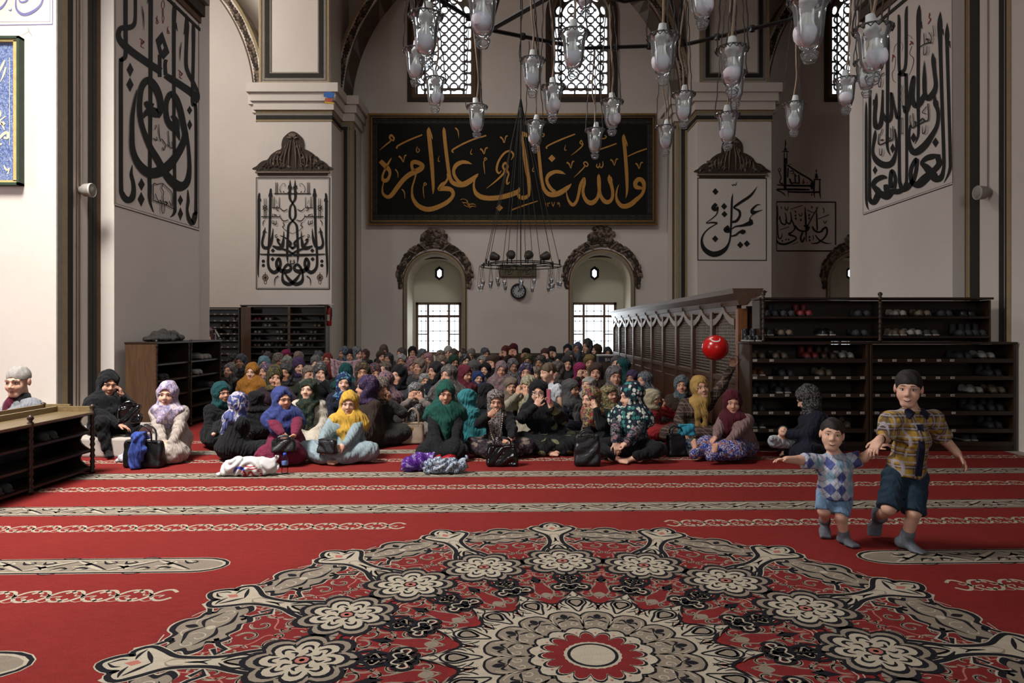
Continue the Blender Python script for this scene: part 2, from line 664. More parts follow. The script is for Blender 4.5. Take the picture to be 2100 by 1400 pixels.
# ------------------------------------------------------------------ lower window niches
def niche(n, xc, hf, win):
    Yb = D + 1.1
    lp = arch_loop(xc, hf, NZS, 0.42)
    lb = arch_loop(xc, hf * 0.97, NZS - 0.02, 0.42)
    root = thing('window_%d' % n, None, None, (0, 0, 0))
    root['kind'] = 'structure'
    m = MB()
    k = len(lp)
    vs = [(p[0], D, p[1]) for p in lp] + [(p[0], Yb, p[1]) for p in lb]
    m.add(vs, [(i, (i + 1) % k, k + (i + 1) % k, k + i) for i in range(k)])
    m.build('reveal', plaster_n, root, smooth=False)
    x0, x1, z1 = win
    z0 = 0.62
    hx = (x0 + x1) / 2 + 0.02
    hexa = [(hx + 0.11 * c, 2.97 + 0.19 * s_) for c, s_ in ((0, 1), (1, .55), (1, -.55), (0, -1), (-1, -.55), (-1, .55))]
    m = MB()
    m.poly([lb, [(x0, z0), (x1, z0), (x1, z1), (x0, z1)], hexa], lambda p: (p[0], Yb, p[1]))
    m.build('tympanum', plaster_n, root)
    # hexagonal light
    m = MB()
    ih = [(hx + (p[0] - hx) * .62, 2.97 + (p[1] - 2.97) * .68) for p in hexa]
    oh = [(hx + (p[0] - hx) * 1.12, 2.97 + (p[1] - 2.97) * 1.1) for p in hexa]
    for i in range(6):
        j = (i + 1) % 6
        m.quad((oh[i][0], Yb - .02, oh[i][1]), (oh[j][0], Yb - .02, oh[j][1]), (ih[j][0], Yb - .01, ih[j][1]), (ih[i][0], Yb - .01, ih[i][1]))
        m.quad((ih[i][0], Yb - .01, ih[i][1]), (ih[j][0], Yb - .01, ih[j][1]), (ih[j][0], Yb + .1, ih[j][1]), (ih[i][0], Yb + .1, ih[i][1]))
    m.build('hexagon_frame', black_p, root)
    m = MB()
    m.prism(hexa, lambda p: (p[0], Yb + .05, p[1]), lambda p: (p[0], Yb + .056, p[1]))
    m.build('pane', pane_m, root)
    # timber casement
    w = 0.07
    fr = MB()
    Y1, Y2 = Yb - .04, Yb + .06
    fr.box(x0, x0 + w, Y1, Y2, z0, z1)
    fr.box(x1 - w, x1, Y1, Y2, z0, z1)
    fr.box(x0, x1, Y1, Y2, z1 - w, z1)
    fr.box(x0, x1, Y1, Y2, z0, z0 + w)
    fo = fr.build('window_frame', frame_wood, root)
    W = x1 - x0
    mx = [x0 + W * .27, x0 + W * .73]
    zt = z1 - 0.40
    for x in mx:
        m = MB()
        m.box(x - .03, x + .03, Y1 + .01, Y2 - .01, z0, z1)
        m.build('mullion', frame_wood, root)
    m = MB()
    m.box(x0, x1, Y1 + .005, Y2 - .005, zt - .035, zt + .035)
    m.build('transom', frame_wood, root)
    for zz in (zt - .52, zt - 1.04):
        for a, b in ((x0 + w, mx[0] - .03), (mx[1] + .03, x1 - w)):
            m = MB()
            m.box(a, b, Y1 + .02, Y2 - .02, zz - .015, zz + .015)
            m.build('glazing_bar', frame_wood, root)
    xs = [x0 + w, mx[0], mx[1], x1 - w]
    for i in range(3):
        for a, b in ((z0 + w, zt), (zt, z1 - w)):
            m = MB()
            m.box(xs[i], xs[i + 1], Yb + .01, Yb + .015, a, b)
            m.build('pane', pane_m, root)
    # iron grille outside
    gx = [x0 + W * t for t in (.10, .2, .36, .52, .68, .84)]
    for x in gx:
        m = MB()
        m.tube([(x, Yb + .2, z0), (x, Yb + .2, z1)], .008, 5)
        m.build('grille_bar', iron, root)
    z = z0 + .1
    while z < z1:
        m = MB()
        m.tube([(x0, Yb + .2, z), (x1, Yb + .2, z)], .008, 5)
        for x in gx:
            ell(m, (x, Yb + .2, z), (.02, .02, .02), nu=6, nv=4)
        m.build('grille_bar', iron, root)
        z += .29
    # painted profile around the opening
    for r0, r1, mt, pr in ((0.0, .05, greyg_p, .03), (.05, .09, ochre, .04), (.09, .125, brown_p, .025)):
        m = MB()
        a = arch_loop(xc, hf + r0, NZS, 0.0)
        b = arch_loop(xc, hf + r1, NZS, 0.0)
        q = len(a)
        for i in range(q - 1):
            m.quad((a[i][0], D - pr, a[i][1]), (a[i + 1][0], D - pr, a[i + 1][1]), (b[i + 1][0], D - pr, b[i + 1][1]), (b[i][0], D - pr, b[i][1]))
            m.quad((b[i][0], D - pr, b[i][1]), (b[i + 1][0], D - pr, b[i + 1][1]), (b[i + 1][0], D + .01, b[i + 1][1]), (b[i][0], D + .01, b[i][1]))
            m.quad((a[i][0], D - pr, a[i][1]), (a[i + 1][0], D - pr, a[i + 1][1]), (a[i + 1][0], D + .01, a[i + 1][1]), (a[i][0], D + .01, a[i][1]))
        m.build('architrave', mt, root)
    # garland of leaves over the arch and the bouquet on its crown
    rnd = random.Random(n)
    m = MB()
    N = 34
    for i in range(N + 1):
        a = R_(-6) + R_(192) * i / N
        top = 1 - abs(i / N - .5) * 2
        for rr in (0.2, 0.27, .34):
            if rr == .34 and top < .15:
                continue
            r = hf + .0 + rr * (0.8 + .35 * top)
            px, pz = xc + r * math.cos(a), NZS + r * math.sin(a)
            up = a + (PI / 2 if i < N / 2 else -PI / 2)
            m.mat(rnd.random() < .42)
            ell(m, (px + rnd.uniform(-.02, .02), D - .03, pz), (.085, .045, .042), (0, -up + rnd.uniform(-.5, .5), 0), 6, 4)
    for i in range(46):
        a = rnd.uniform(0, PI)
        r = .40 * math.sqrt(rnd.random())
        m.mat(rnd.random() < .45)
        ell(m, (xc + .95 * r * math.cos(a), D - .05, NZS + hf + .33 + 1.0 * r * math.sin(a)), (.085, .05, .06), (0, rnd.uniform(0, PI), 0), 6, 4)
    for s_ in (-1, 1):
        m.mat(1)
        for t in (.3, .62):
            a = PI / 2 + s_ * t
            m.tube([(xc + (hf + q) * math.cos(a + s_ * (q - .25) * .6), D - .09, NZS + (hf + q) * math.sin(a + s_ * (q - .25) * .6)) for q in (.14, .22, .30, .38)], .022, 5)
    m.build('garland', [relief_d, relief_l], root)
    # painted ornament on the soffit
    m = MB()
    m.tube([(xc + .33 * math.cos(a), D + .35, NZS + hf - .035 - .05 * (1 - math.sin(a))) for a in np.linspace(0.2, PI - .2, 9)], .03, 5)
    m.build('soffit_ornament', relief_d, root)
    return root


Yb_ = D + 1.1
niche(1, niches[0][0], niches[0][1], (GX(853, Yb_), GX(946, Yb_), GZ(620, Yb_)))
niche(2, niches[1][0], niches[1][1], (GX(1172, Yb_), GX(1264, Yb_), GZ(620, Yb_)))
niche(3, niches[2][0], niches[2][1], (9.15, 10.4, 2.12))


# ------------------------------------------------------------------ pierced upper windows
def ring_mesh(r0, r1, dpt, n=16):
    m = MB()
    for k in range(n):
        a, b = 2 * PI * k / n, 2 * PI * (k + 1) / n
        for (ra, rb, ya, yb) in ((r0, r1, 0, 0), (r1, r1, 0, dpt), (r0, r0, dpt, 0)):
            m.quad((ra * math.cos(a), ya, ra * math.sin(a)), (ra * math.cos(b), ya, ra * math.sin(b)),
                   (rb * math.cos(b), yb, rb * math.sin(b)), (rb * math.cos(a), yb, rb * math.sin(a)))
    return mesh_of('lattice_ring', m.v, m.f, lattice_m)


big_ring = ring_mesh(.088, .118, .05)
small_ring = ring_mesh(.014, .036, .05, 8)


def upper(n, xc, hf):
    root = thing('window_%d' % n, None, None)
    root['kind'] = 'structure'
    Yl = D + .16
    m = MB()
    a = arch_loop(xc, hf, US, UB)
    k = len(a)
    m.add([(p[0], D, p[1]) for p in a] + [(p[0], Yl + .3, p[1]) for p in a], [(i, (i + 1) % k, k + (i + 1) % k, k + i) for i in range(k)])
    m.build('reveal', greyg_p, root)
    for r0, r1, mt, pr in ((0.0, .10, brown_p, .02), (.10, .22, relief_d, .035)):
        m = MB()
        a = arch_loop(xc, hf + r0, US, UB - r0)
        b = arch_loop(xc, hf + r1, US, UB - r1)
        q = len(a)
        for i in range(q):
            j = (i + 1) % q
            m.quad((a[i][0], D - pr, a[i][1]), (a[j][0], D - pr, a[j][1]), (b[j][0], D - pr, b[j][1]), (b[i][0], D - pr, b[i][1]))
            m.quad((b[i][0], D - pr, b[i][1]), (b[j][0], D - pr, b[j][1]), (b[j][0], D + .01, b[j][1]), (b[i][0], D + .01, b[i][1]))
        m.build('architrave', mt, root)
    # border sheet with long slots
    hole_f = arch_loop(xc, hf - .24, US, UB + .22)
    lp = [arch_loop(xc, hf, US, UB), hole_f]

    def slot(x0, x1, z0, z1, r=.045):
        pts = []
        for cx, cz, a0 in ((x1 - r, z1 - r, 0), (x0 + r, z1 - r, 90), (x0 + r, z0 + r, 180), (x1 - r, z0 + r, 270)):
            for t in (0, 30, 60, 90):
                pts.append((cx + r * math.cos(R_(a0 + t)), cz + r * math.sin(R_(a0 + t))))
        return pts
    for s_ in (-1, 1):
        for i in range(7):
            z0 = UB + .03 + i * .315
            if z0 + .27 < US + .1:
                c = xc + s_ * (hf - .125)
                lp.append(slot(c - .085, c + .085, z0 + (.0 if i else .0), z0 + .27))
    for i in range(3):
        w = (2 * hf - .5) / 3
        x0 = xc - hf + .25 + i * w
        lp.append(slot(x0 + .02, x0 + w - .02, UB + .03, UB + .17))
    for i in range(5):
        aa = R_(18 + 36 * i)
        r = hf - .12
        lp.append([(xc + (r + .07 * math.cos(t)) * math.cos(aa + .19 * math.sin(t)), US + (r + .07 * math.cos(t)) * math.sin(aa + .19 * math.sin(t))) for t in np.linspace(0, 2 * PI, 13)[:-1]])
    m = MB()
    m.poly(lp, lambda p: (p[0], Yl, p[1]))
    m.poly(lp, lambda p: (p[0], Yl + .05, p[1]))
    for q in lp[1:]:
        kk = len(q)
        m.add([(p[0], Yl, p[1]) for p in q] + [(p[0], Yl + .05, p[1]) for p in q], [(i, (i + 1) % kk, kk + (i + 1) % kk, kk + i) for i in range(kk)])
    m.build('lattice_border', lattice_m, root)
    pt = .265
    for i in range(-2, 3):
        for j in range(0, 12):
            x = xc + i * pt
            z = UB + .26 + j * pt
            hw = hf - .24 if z < US else math.sqrt(max((hf - .24) ** 2 - (z - US) ** 2, 0))
            if abs(i * pt) > hw + .03 or z > US + hf - .25:
                continue
            link('lattice_ring', big_ring, root, (x, Yl, z))
            if abs((i + .5) * pt) < hw:
                link('lattice_link', small_ring, root, (x + pt / 2, Yl, z))
            link('lattice_link', small_ring, root, (x, Yl, z + pt / 2))
    m = MB()
    m.prism(arch_loop(xc, hf, US, UB), lambda p: (p[0], Yl + .12, p[1]), lambda p: (p[0], Yl + .125, p[1]))
    m.build('pane', pane_m, root)


for i, (xc, hf) in enumerate(uppers):
    upper(4 + i, xc, hf)

# ------------------------------------------------------------------ attached piers on the back wall
YP = 17.3


def hstripe(m, x0, x1, y, z0, z1):
    m.box(x0, x1, y - .012, y + .01, z0, z1)


def pier(n, x0, x1, sgn):
    """sgn: side whose flank is seen (+1 right flank, -1 left flank)"""
    root = thing('wall_pier_%d' % n, None, None)
    root['kind'] = 'structure'
    m = MB()
    m.box(x0, x1, YP, D, 0, 6.75)
    m.box(x0 - .3, x1 + .3, YP + .95, D, 0, 6.75)
    m.build('shaft', plaster, root)
    zt = 6.72
    m = MB()
    for k, (e, za, zb) in enumerate(((.07, zt, zt + .2), (.13, zt + .2, zt + .4), (.2, zt + .4, zt + .62))):
        m.box(x0 - e, x1 + e, YP - e, D, za, zb)
        m.box(x0 - .3 - e, x1 + .3 + e, YP + .95 - e, D, za, zb)
    m.build('impost', plaster, root)
    m = MB()
    z0 = zt + .62
    m.box(x0 + .04, x1 - .04, YP + .02, D, z0, 11.4)
    m.build('upper_shaft', plaster, root)
    # painted frame on upper shaft
    for (ins, w, mt) in ((.04, .05, ochre), (.12, .05, greyg_p), (.19, .09, black_p), (.29, .03, greyg_p)):
        m = MB()
        a, b = x0 + .02 + ins, x1 - .02 - ins
        m.box(a, a + w, YP - .005, YP + .03, z0 + ins, 11.2)
        m.box(b - w, b, YP - .005, YP + .03, z0 + ins, 11.2)
        m.box(a, b, YP - .004, YP + .03, z0 + ins, z0 + ins + w)
        m.build('painted_frame', mt, root)
    # painted bands under the impost and down both edges of the set-back
    for (dz, w, mt) in ((.0, .06, ochre), (.07, .05, greyg_p), (.13, .09, black_p), (.23, .04, ochre)):
        m = MB()
        m.box(x0 - .02, x1 + .02, YP - .015, YP + .02, zt - dz - w, zt - dz)
        for s_ in (-1, 1):
            xf = x0 if s_ < 0 else x1
            m.box(min(xf, xf + s_ * .02), max(xf, xf + s_ * .02), YP, YP + .95, zt - dz - w, zt - dz)
            xs = xf + s_ * (.3 - dz * 1.05)
            m.box(min(xs, xs - s_ * w), max(xs, xs - s_ * w), YP + .93, YP + .97, 0, zt - dz - w)
            m.box(min(xf, xf + s_ * .3), max(xf, xf + s_ * .3), YP + .935, YP + .97, zt - dz - w, zt - dz)
            # flank of the set-back
            xe = xf + s_ * .3
            m.box(min(xe, xe + s_ * .012), max(xe, xe + s_ * .012), YP + 1.02 + dz * 1.3, YP + 1.02 + dz * 1.3 + w, 0, zt - dz)
        m.build('painted_band', mt, root)
    return root


PL = (GX(527, YP), GX(680, YP))
PR = (GX(1430, YP), GX(1582, YP))
pier(1, PL[0], PL[1], 1)
pier(2, PR[0], PR[1], -1)

# wall arches with painted leaf garlands springing from the piers
YA = 18.45
ZA = 7.32


def wall_arch(n, xa, xb, a0, a1):
    root = thing('wall_arch_%d' % n, None, None)
    root['kind'] = 'structure'
    xc, r = (xa + xb) / 2, (xb - xa) / 2
    N = 48
    an = [a0 + (a1 - a0) * i / N for i in range(N + 1)]
    for (q0, q1, mt, y) in ((0, .34, plaster, YA), (.0, .035, brown_p, YA - .012), (.27, .34, ochre, YA - .012)):
        m = MB()
        for i in range(N):
            A, B = an[i], an[i + 1]
            f = lambda q, t, yy: (xc + (r + q) * math.cos(t), yy, ZA + (r + q) * math.sin(t))
            m.quad(f(q0, A, y), f(q0, B, y), f(q1, B, y), f(q1, A, y))
            m.quad(f(q0, A, y), f(q0, B, y), f(q0, B, D), f(q0, A, D))
            m.quad(f(q1, A, y), f(q1, B, y), f(q1, B, D), f(q1, A, D))
        m.build('arch_ring' if mt is plaster else 'painted_band', mt, root)
    rnd = random.Random(n * 7)
    m = MB()
    L = r * abs(a1 - a0)
    k = int(L / .085)
    for i in range(k):
        t = a0 + (a1 - a0) * (i + .5) / k
        if (ZA + r * math.sin(t)) > 10.9:
            continue
        fat = .55 + .45 * abs(math.sin(i * .32))
        for s_ in (-1, 0, 1):
            q = .15 + s_ * .05 * fat
            m.mat(rnd.random() < .35)
            ell(m, (xc + (r + q) * math.cos(t), YA - .02, ZA + (r + q) * math.sin(t)), (.055, .025, .034 * fat + .012), (0, -t + PI / 2 + s_ * .5, 0), 6, 4)
    m.build('leaf_garland', [relief_d, relief_l], root)


wall_arch(1, GX(707, YA), GX(1393, YA), 0, PI)
rr = (GX(1393, YA) - GX(707, YA))
wall_arch(2, GX(520, YA) - rr, GX(520, YA), 0, PI * .62)
wall_arch(3, GX(1575, YA), GX(1575, YA) + rr, PI * .38, PI)


# ------------------------------------------------------------------ free-standing pillars
def pillar(n, xf, xa, y0, y1, ya, outer, stripes, tint):
    """xf: inner face, xa: face of the fore arm, y0..y1 depth of inner face, ya fore arm front"""
    root = thing('pillar_%d' % n, None, None)
    root['kind'] = 'structure'
    s = 1 if outer > 0 else -1
    m = MB()
    m.box(min(xf, outer), max(xf, outer), y0, y1, 0, 7.78)
    m.build('shaft', plaster, root)
    m = MB()
    m.box(min(xa, outer - s * .2), max(xa, outer - s * .2), ya, y1 + .8, 0, 7.78)
    m.build('fore_arm', plaster, root)
    # cornice above the inscription
    zc = 6.18 if s < 0 else 6.02
    for (e, za, zb, mt) in ((.015, zc - .12, zc - .07, black_p), (.03, zc, zc + .1, brown_p), (.09, zc + .1, zc + .28, relief_d), (.16, zc + .28, zc + .5, greyg_p)):
        m = MB()
        m.box(min(xf - s * e, xf), max(xf - s * e, xf), y0 - (e if e > .05 else 0), y1 + .02, za, zb)
        m.build('cornice', mt, root)
    for (pa, pb, mt) in stripes:
        ys = sorted((abs(xa) * F / abs(pa - 1050), abs(xa) * F / abs(pb - 1050)))
        m = MB()
        m.box(min(xa, xa - s * .01), max(xa, xa - s * .01), ys[0], min(ys[1], y0), 0.02, 7.7)
        m.build('painted_stripe', mt, root)
    return root


XL, XLA, Y1L = -4.94, -5.117, 11.12
XR, XRA, Y1R = 5.47, 5.62, 10.93
YC = 8.75
pillar(1, XL, XLA, YC, Y1L, 7.91, -7.6, [(116, 126, greyg_p), (126, 137, ochre), (137, 148, black_p), (155, 156.5, brown_p), (161, 162.5, brown_p), (180, 188, black_p), (189.5, 197, black_p), (197, 207, brown_p)], 0)
pillar(2, XR, XRA, YC, Y1R, 7.2, 8.2, [(1980, 1981.5, brown_p), (1982, 1990, ochre), (1991, 2009, black_p), (2050, 2059, black_p), (2062, 2066, black_p), (2066, 2074, ochre)], 0)

# low dado line along the back wall and the stepped stone foot the woman sits on
mb = MB()
mb.box(-1.2, 1.45, D - .06, D, .62, .70)
mb.box(-1.2, 1.45, D - .04, D, .0, .62)
struct(mb.build('baseboard_back', M_wood('dado_wood', '#33291f', '#4b3c2d', 0.6, 0)))
mb = MB()
mb.bevbox(-5.9, -4.02, 7.42, 7.9, 0, .2, .02)
mb.bevbox(-5.8, -4.45, 7.9, 8.74, 0, .2, .02)
struct(mb.build('trim_1', M_plain('marble', '#b4a9a0', 0.4, 0.12, 5)))
o = mb

# ------------------------------------------------------------------ carpet with woven pattern
def M_pile(name, col, var=0.14):
    t = NT(name, 0.95, 0.1)
    v = t.coord()
    a = t.ramp(t.noise(v, 1.3, 6, 0.65), [(0.3, dk(col, 1 - var * 1.5)), (0.7, dk(col, 1 + var * 1.5))])
    b = t.noise(t.coord((5, 14, 5)), 2.2, 5, .6)
    a = t.mix(.45, a, t.ramp(b, [(0.32, dk(col, .7)), (0.7, dk(col, 1.32))]))
    n2 = t.noise(v, 240, 2)
    t.base(t.mix(0.4, a, t.ramp(n2, [(0.3, dk(col, 0.55)), (0.7, dk(col, 1.4))])))
    t.bump(n2, 0.5, 0.006)
    return t.m


c_red = M_pile('pile_red', '#6f211e')
c_dred = M_pile('pile_deep_red', '#682020')
c_cream = M_pile('pile_cream', '#9b9180', 0.08)
c_taupe = M_pile('pile_taupe', '#776c5f', 0.08)
c_black = M_pile('pile_black', '#17161a', 0.1)
c_rose = M_pile('pile_rose', '#955b51', 0.08)
CM = [c_red, c_cream, c_taupe, c_black, c_rose, c_dred]
RED, CRE, TAU, BLA, ROS, DRE = range(6)
CC = (0.3335, 2.909)
CPH = -0.0336
ca, sa = math.cos(-CPH), math.sin(-CPH)


carpet = thing('carpet', 'red wall to wall prayer carpet with woven bands and a large round medallion', 'carpet', (CC[0], CC[1], -.005), -CPH)
mb = MB()
inv = Matrix.Rotation(CPH, 3, 'Z')
m4 = [inv @ Vector((x - CC[0], y - CC[1], 0)) for x, y in ((-12.9, -3), (12.9, -3), (12.9, 19.25), (-12.9, 19.25))]
lps = [m4] + [[inv @ Vector((x - CC[0], y - CC[1], 0)) for x, y in ((a, c), (b, c), (b, d), (a, d))] for a, b, c, d in
              ((-7.62, XL + .02, 7.9, 11.95), (XR - .02, 8.22, 7.18, 11.75), (PL[0] - .32, PL[1] + .32, YP - .02, 19.2), (PR[0] - .32, PR[1] + .32, YP - .02, 19.2))]
lps = [[(p.x, p.y) for p in q] for q in lps]
mb.poly(lps, lambda p: (p[0], p[1], .006))
mb.poly(lps, lambda p: (p[0], p[1], .0053))
mb.build('carpet_field', c_red, carpet)


class Pat:
    """flat woven pattern: coloured patches laid in thin layers"""

    def __init__(s):
        s.mb = MB()
        s.z = .0062

    def lift(s):
        s.z += .00022

    def T(s, ang, off=(0, 0), mir=1):
        c, n = math.cos(ang), math.sin(ang)
        z = s.z

        def f(p):
            x, y = p[0] * mir + off[0], p[1] + off[1]
            # y is radial, x tangential, ang clockwise from +y
            return (x * c + y * n, -x * n + y * c, z)
        return f

    def fill(s, pts, col, ang=0, off=(0, 0), mir=1):
        s.mb.mat(col)
        s.mb.poly([pts], s.T(ang, off, mir))

    def line(s, pts, w, col, ang=0, off=(0, 0), mir=1, closed=False, sub=4, smooth=True):
        s.mb.mat(col)
        q = [(p[0], p[1], w if len(p) < 3 else p[2]) for p in pts]
        ribbon2(s.mb, q, s.T(ang, off, mir), sub, closed, smooth, wscale=1.00001)


def lobes(n, r, amp, ph=0.0, k=6, power=1.0):
    N = n * k
    out = []
    for i in range(N):
        a = 2 * PI * i / N + ph
        w = abs(math.cos(n * (a - ph) / 2)) ** power
        out.append(((r + amp * (w - .5)) * math.sin(a), (r + amp * (w - .5)) * math.cos(a)))
    return out


def circ(r, n=24, sx=1.0):
    return [(r * sx * math.sin(2 * PI * i / n), r * math.cos(2 * PI * i / n)) for i in range(n)]


def smooth(pts, closed=True, sub=5):
    return [tuple(p) for p in catmull(pts, sub, closed)]


def sym(half):
    """mirror an outline given on the +x side from bottom to top"""
    return half + [(-x, y) for x, y in reversed(half) if abs(x) > 1e-6]


S = 2 * PI / 16
pt = Pat()
# ---- red ovals with arabesque tendrils (between star and rosettes) and pods of the outer ring
for k in range(16):
    a = (k + .5) * S
    oval = smooth(sym([(0, .60), (.11, .63), (.19, .74), (.235, .88), (.2, 1.0), (.1, 1.06), (0, 1.075)]))
    pt.fill(oval, DRE, a)
    pod = smooth(sym([(0, 1.16), (.13, 1.22), (.22, 1.33), (.30, 1.52), (.31, 1.72), (.22, 1.86), (0, 1.93)]))
    pt.fill(pod, DRE, a)
pt.lift()
rnd = random.Random(5)


def scroll(cx, cy, r0, turns, dirn, a0):
    pts = []
    N = 14
    for i in range(N + 1):
        t = i / N
        rr = r0 * (1 - .8 * t)
        aa = a0 + dirn * turns * 2 * PI * t
        pts.append((cx + rr * math.cos(aa), cy + rr * math.sin(aa)))
    return pts


for k in range(16):
    a = (k + .5) * S
    for mir in (1, -1):
        # tendrils in the red ovals
        for (cx, cy, r0, tr, d, a0) in ((.075, .80, .055, 1.1, 1, -1.6), (.13, .93, .06, 1.1, -1, -2.2), (.055, .98, .045, 1.0, 1, 2.5), (.06, .68, .035, 1.0, -1, 1.0), (.15, .83, .04, 1, -1, .4), (.04, .89, .035, 1, -1, .2), (.185, .92, .03, 1, 1, 2.6), (.11, 1.01, .03, 1, 1, .6), (.12, .73, .035, 1, 1, 2.2)):
            pt.line([(x, y, .005 + .014 * math.sin(PI * i_ / 14)) for i_, (x, y) in enumerate(scroll(cx, cy, r0, tr, d, a0))], .012, TAU, a, mir=mir, sub=2)
            pt.line(scroll(cx, cy, r0 * 1.22, tr * .8, d, a0), .005, ROS, a, mir=mir, sub=2)
        pt.line([(0, .63), (.05, .73), (.03, .85), (.1, .9), (.16, .86)], .01, TAU, a, mir=mir)
        pt.line([(0, 1.03), (.08, 1.0), (.15, .97), (.19, .88)], .006, CRE, a, mir=mir)
        # tendrils in the pods
        for (cx, cy, r0, tr, d, a0) in ((.1, 1.36, .06, 1.1, 1, -1.6), (.2, 1.5, .055, 1.1, -1, -2.2), (.06, 1.5, .05, 1, 1, 1.5), (.24, 1.66, .045, 1, 1, 0.3), (.13, 1.28, .04, 1, -1, .5), (.18, 1.41, .04, 1, 1, 2.4), (.03, 1.38, .03, 1, -1, .3), (.25, 1.57, .03, 1, -1, 2), (.13, 1.57, .035, 1, 1, .5), (.05, 1.27, .03, 1, 1, 2)):
            pt.line([(x, y, .005 + .014 * math.sin(PI * i_ / 14)) for i_, (x, y) in enumerate(scroll(cx, cy, r0, tr, d, a0))], .012, TAU, a, mir=mir, sub=2)
            pt.line(scroll(cx, cy, r0 * 1.2, tr * .8, d, a0), .005, CRE, a, mir=mir, sub=2)
        pt.line([(0, 1.2), (.06, 1.3), (.03, 1.42), (.13, 1.46), (.22, 1.58), (.27, 1.72)], .008, ROS, a, mir=mir)
        pt.line([(0, 1.185), (.12, 1.245), (.205, 1.345), (.283, 1.525), (.293, 1.71), (.21, 1.835), (.1, 1.88)], .006, CRE, a, mir=mir)
    pt.fill([(0, .85), (.03, .90), (0, .97), (-.03, .90)], BLA, a)
    pt.fill(smooth([(0, .655), (.03, .69), (0, .72), (-.03, .69)]), TAU, a)
pt.lift()
# ---- outer palmettes
palm = smooth(sym([(0, -.115), (.05, -.10), (.075, -.125), (.12, -.10), (.13, -.06), (.18, -.075), (.225, -.045), (.2, -.01), (.235, .03), (.2, .07), (.15, .065), (.13, .1), (.08, .1), (.05, .135), (0, .15)]), sub=4)
for k in range(16):
    a = (k + .5) * S
    o_ = (0, 1.72)
    pt.fill([(x * 1.22, y * 1.3) for x, y in palm], CRE, a, o_)
pt.lift()
z_keep = pt.z
for k in range(16):
    a = (k + .5) * S
    o_ = (0, 1.72)
    pt.z = z_keep
    pt.fill([(x * 1.17, y * 1.23) for x, y in palm], BLA, a, o_)
    for mir in (1, -1):
        pt.line([(.12, .08), (.2, .13), (.245, .185), (.3, .155), (.25, .11)], .034, CRE, a, o_, mir, smooth=False)
        pt.line([(.10, -.08), (.16, -.14), (.19, -.2), (.245, -.175), (.19, -.13)], .034, CRE, a, o_, mir, smooth=False)
    pt.z += .0001
    pt.fill([(x * 1.02, y * 1.03) for x, y in palm], TAU, a, o_)
    for mir in (1, -1):
        # hooked keys that stick out of the palmettes
        pt.line([(.13, .09), (.2, .13), (.245, .175), (.295, .155), (.25, .115)], .022, BLA, a, o_, mir, smooth=False)
        pt.line([(.10, -.09), (.16, -.14), (.19, -.19), (.24, -.175), (.195, -.135)], .022, BLA, a, o_, mir, smooth=False)
    pt.z += .00022
    for mir in (1, -1):
        pt.line([(.0, .03, .006), (.06, .07, .02), (.12, .05, .014), (.17, .03, .004)], .02, BLA, a, o_, mir)
        pt.line([(.0, -.03, .006), (.06, -.06, .02), (.12, -.05, .014), (.18, -.03, .004)], .02, BLA, a, o_, mir)
        pt.line(scroll(.1, 0, .05, .8, 1, 2.0), .006, CRE, a, o_, mir, sub=2)
        pt.line(scroll(.165, .0, .035, .8, -1, 2.0), .006, CRE, a, o_, mir, sub=2)
        pt.line([(.03, .09), (.07, .1), (.1, .07)], .006, CRE, a, o_, mir)
    pt.fill(circ(.022, 10), CRE, a, o_)
    pt.fill(smooth([(0, .06), (.02, .09), (0, .125), (-.02, .09)]), BLA, a, o_)
pt.z = z_keep + .0005
# ---- stalks with trefoil tips at the rosette angles
stalk = [(0, 1.30), (.085, 1.34), (.075, 1.42), (.034, 1.52), (.026, 1.62), (.042, 1.72), (.10, 1.80), (.135, 1.86), (.10, 1.90), (.06, 1.885), (.05, 1.94), (0, 1.985)]
st = smooth(sym(stalk), sub=4)
for k in range(16):
    pt.z = z_keep + .0005
    a = k * S
    pt.line(st, .064, CRE, a, closed=True, sub=1)
    pt.z += .0001
    pt.line(st, .052, BLA, a, closed=True, sub=1)
    pt.z += .0002
    pt.fill(st, CRE, a)
    pt.z += .0002
    pt.fill(smooth([(0, 1.36), (.035, 1.41), (0, 1.50), (-.035, 1.41)]), TAU, a)
    pt.line(smooth([(0, 1.36), (.035, 1.41), (0, 1.50), (-.035, 1.41)]), .014, BLA, a, closed=True, sub=1)
    for mir in (1, -1):
        pt.line([(.012, 1.52, .006), (.06, 1.46, .022), (.05, 1.40, .006)], .02, BLA, a, mir=mir)
        pt.line([(.0, 1.79, .006), (.05, 1.82, .02), (.105, 1.855, .006)], .016, BLA, a, mir=mir)
        pt.line([(.03, 1.87, .004), (.075, 1.875, .016), (.12, 1.865, .004)], .016, BLA, a, mir=mir)
        pt.line([(.0, 1.965, .004), (.03, 1.93, .014), (.03, 1.90, .004)], .014, BLA, a, mir=mir)
        pt.line([(.0, 1.74, .004), (.03, 1.71, .012), (.02, 1.66, .004)], .012, TAU, a, mir=mir)
        pt.line([(.02, 1.56, .004), (.0, 1.6, .014), (-.0, 1.66, .004)], .012, BLA, a, mir=mir)
        pt.line([(.05, 1.345, .004), (.075, 1.375, .018), (.06, 1.43, .004)], .012, BLA, a, mir=mir)
    pt.fill([(0, 1.83), (.025, 1.86), (0, 1.90), (-.025, 1.86)], ROS, a)
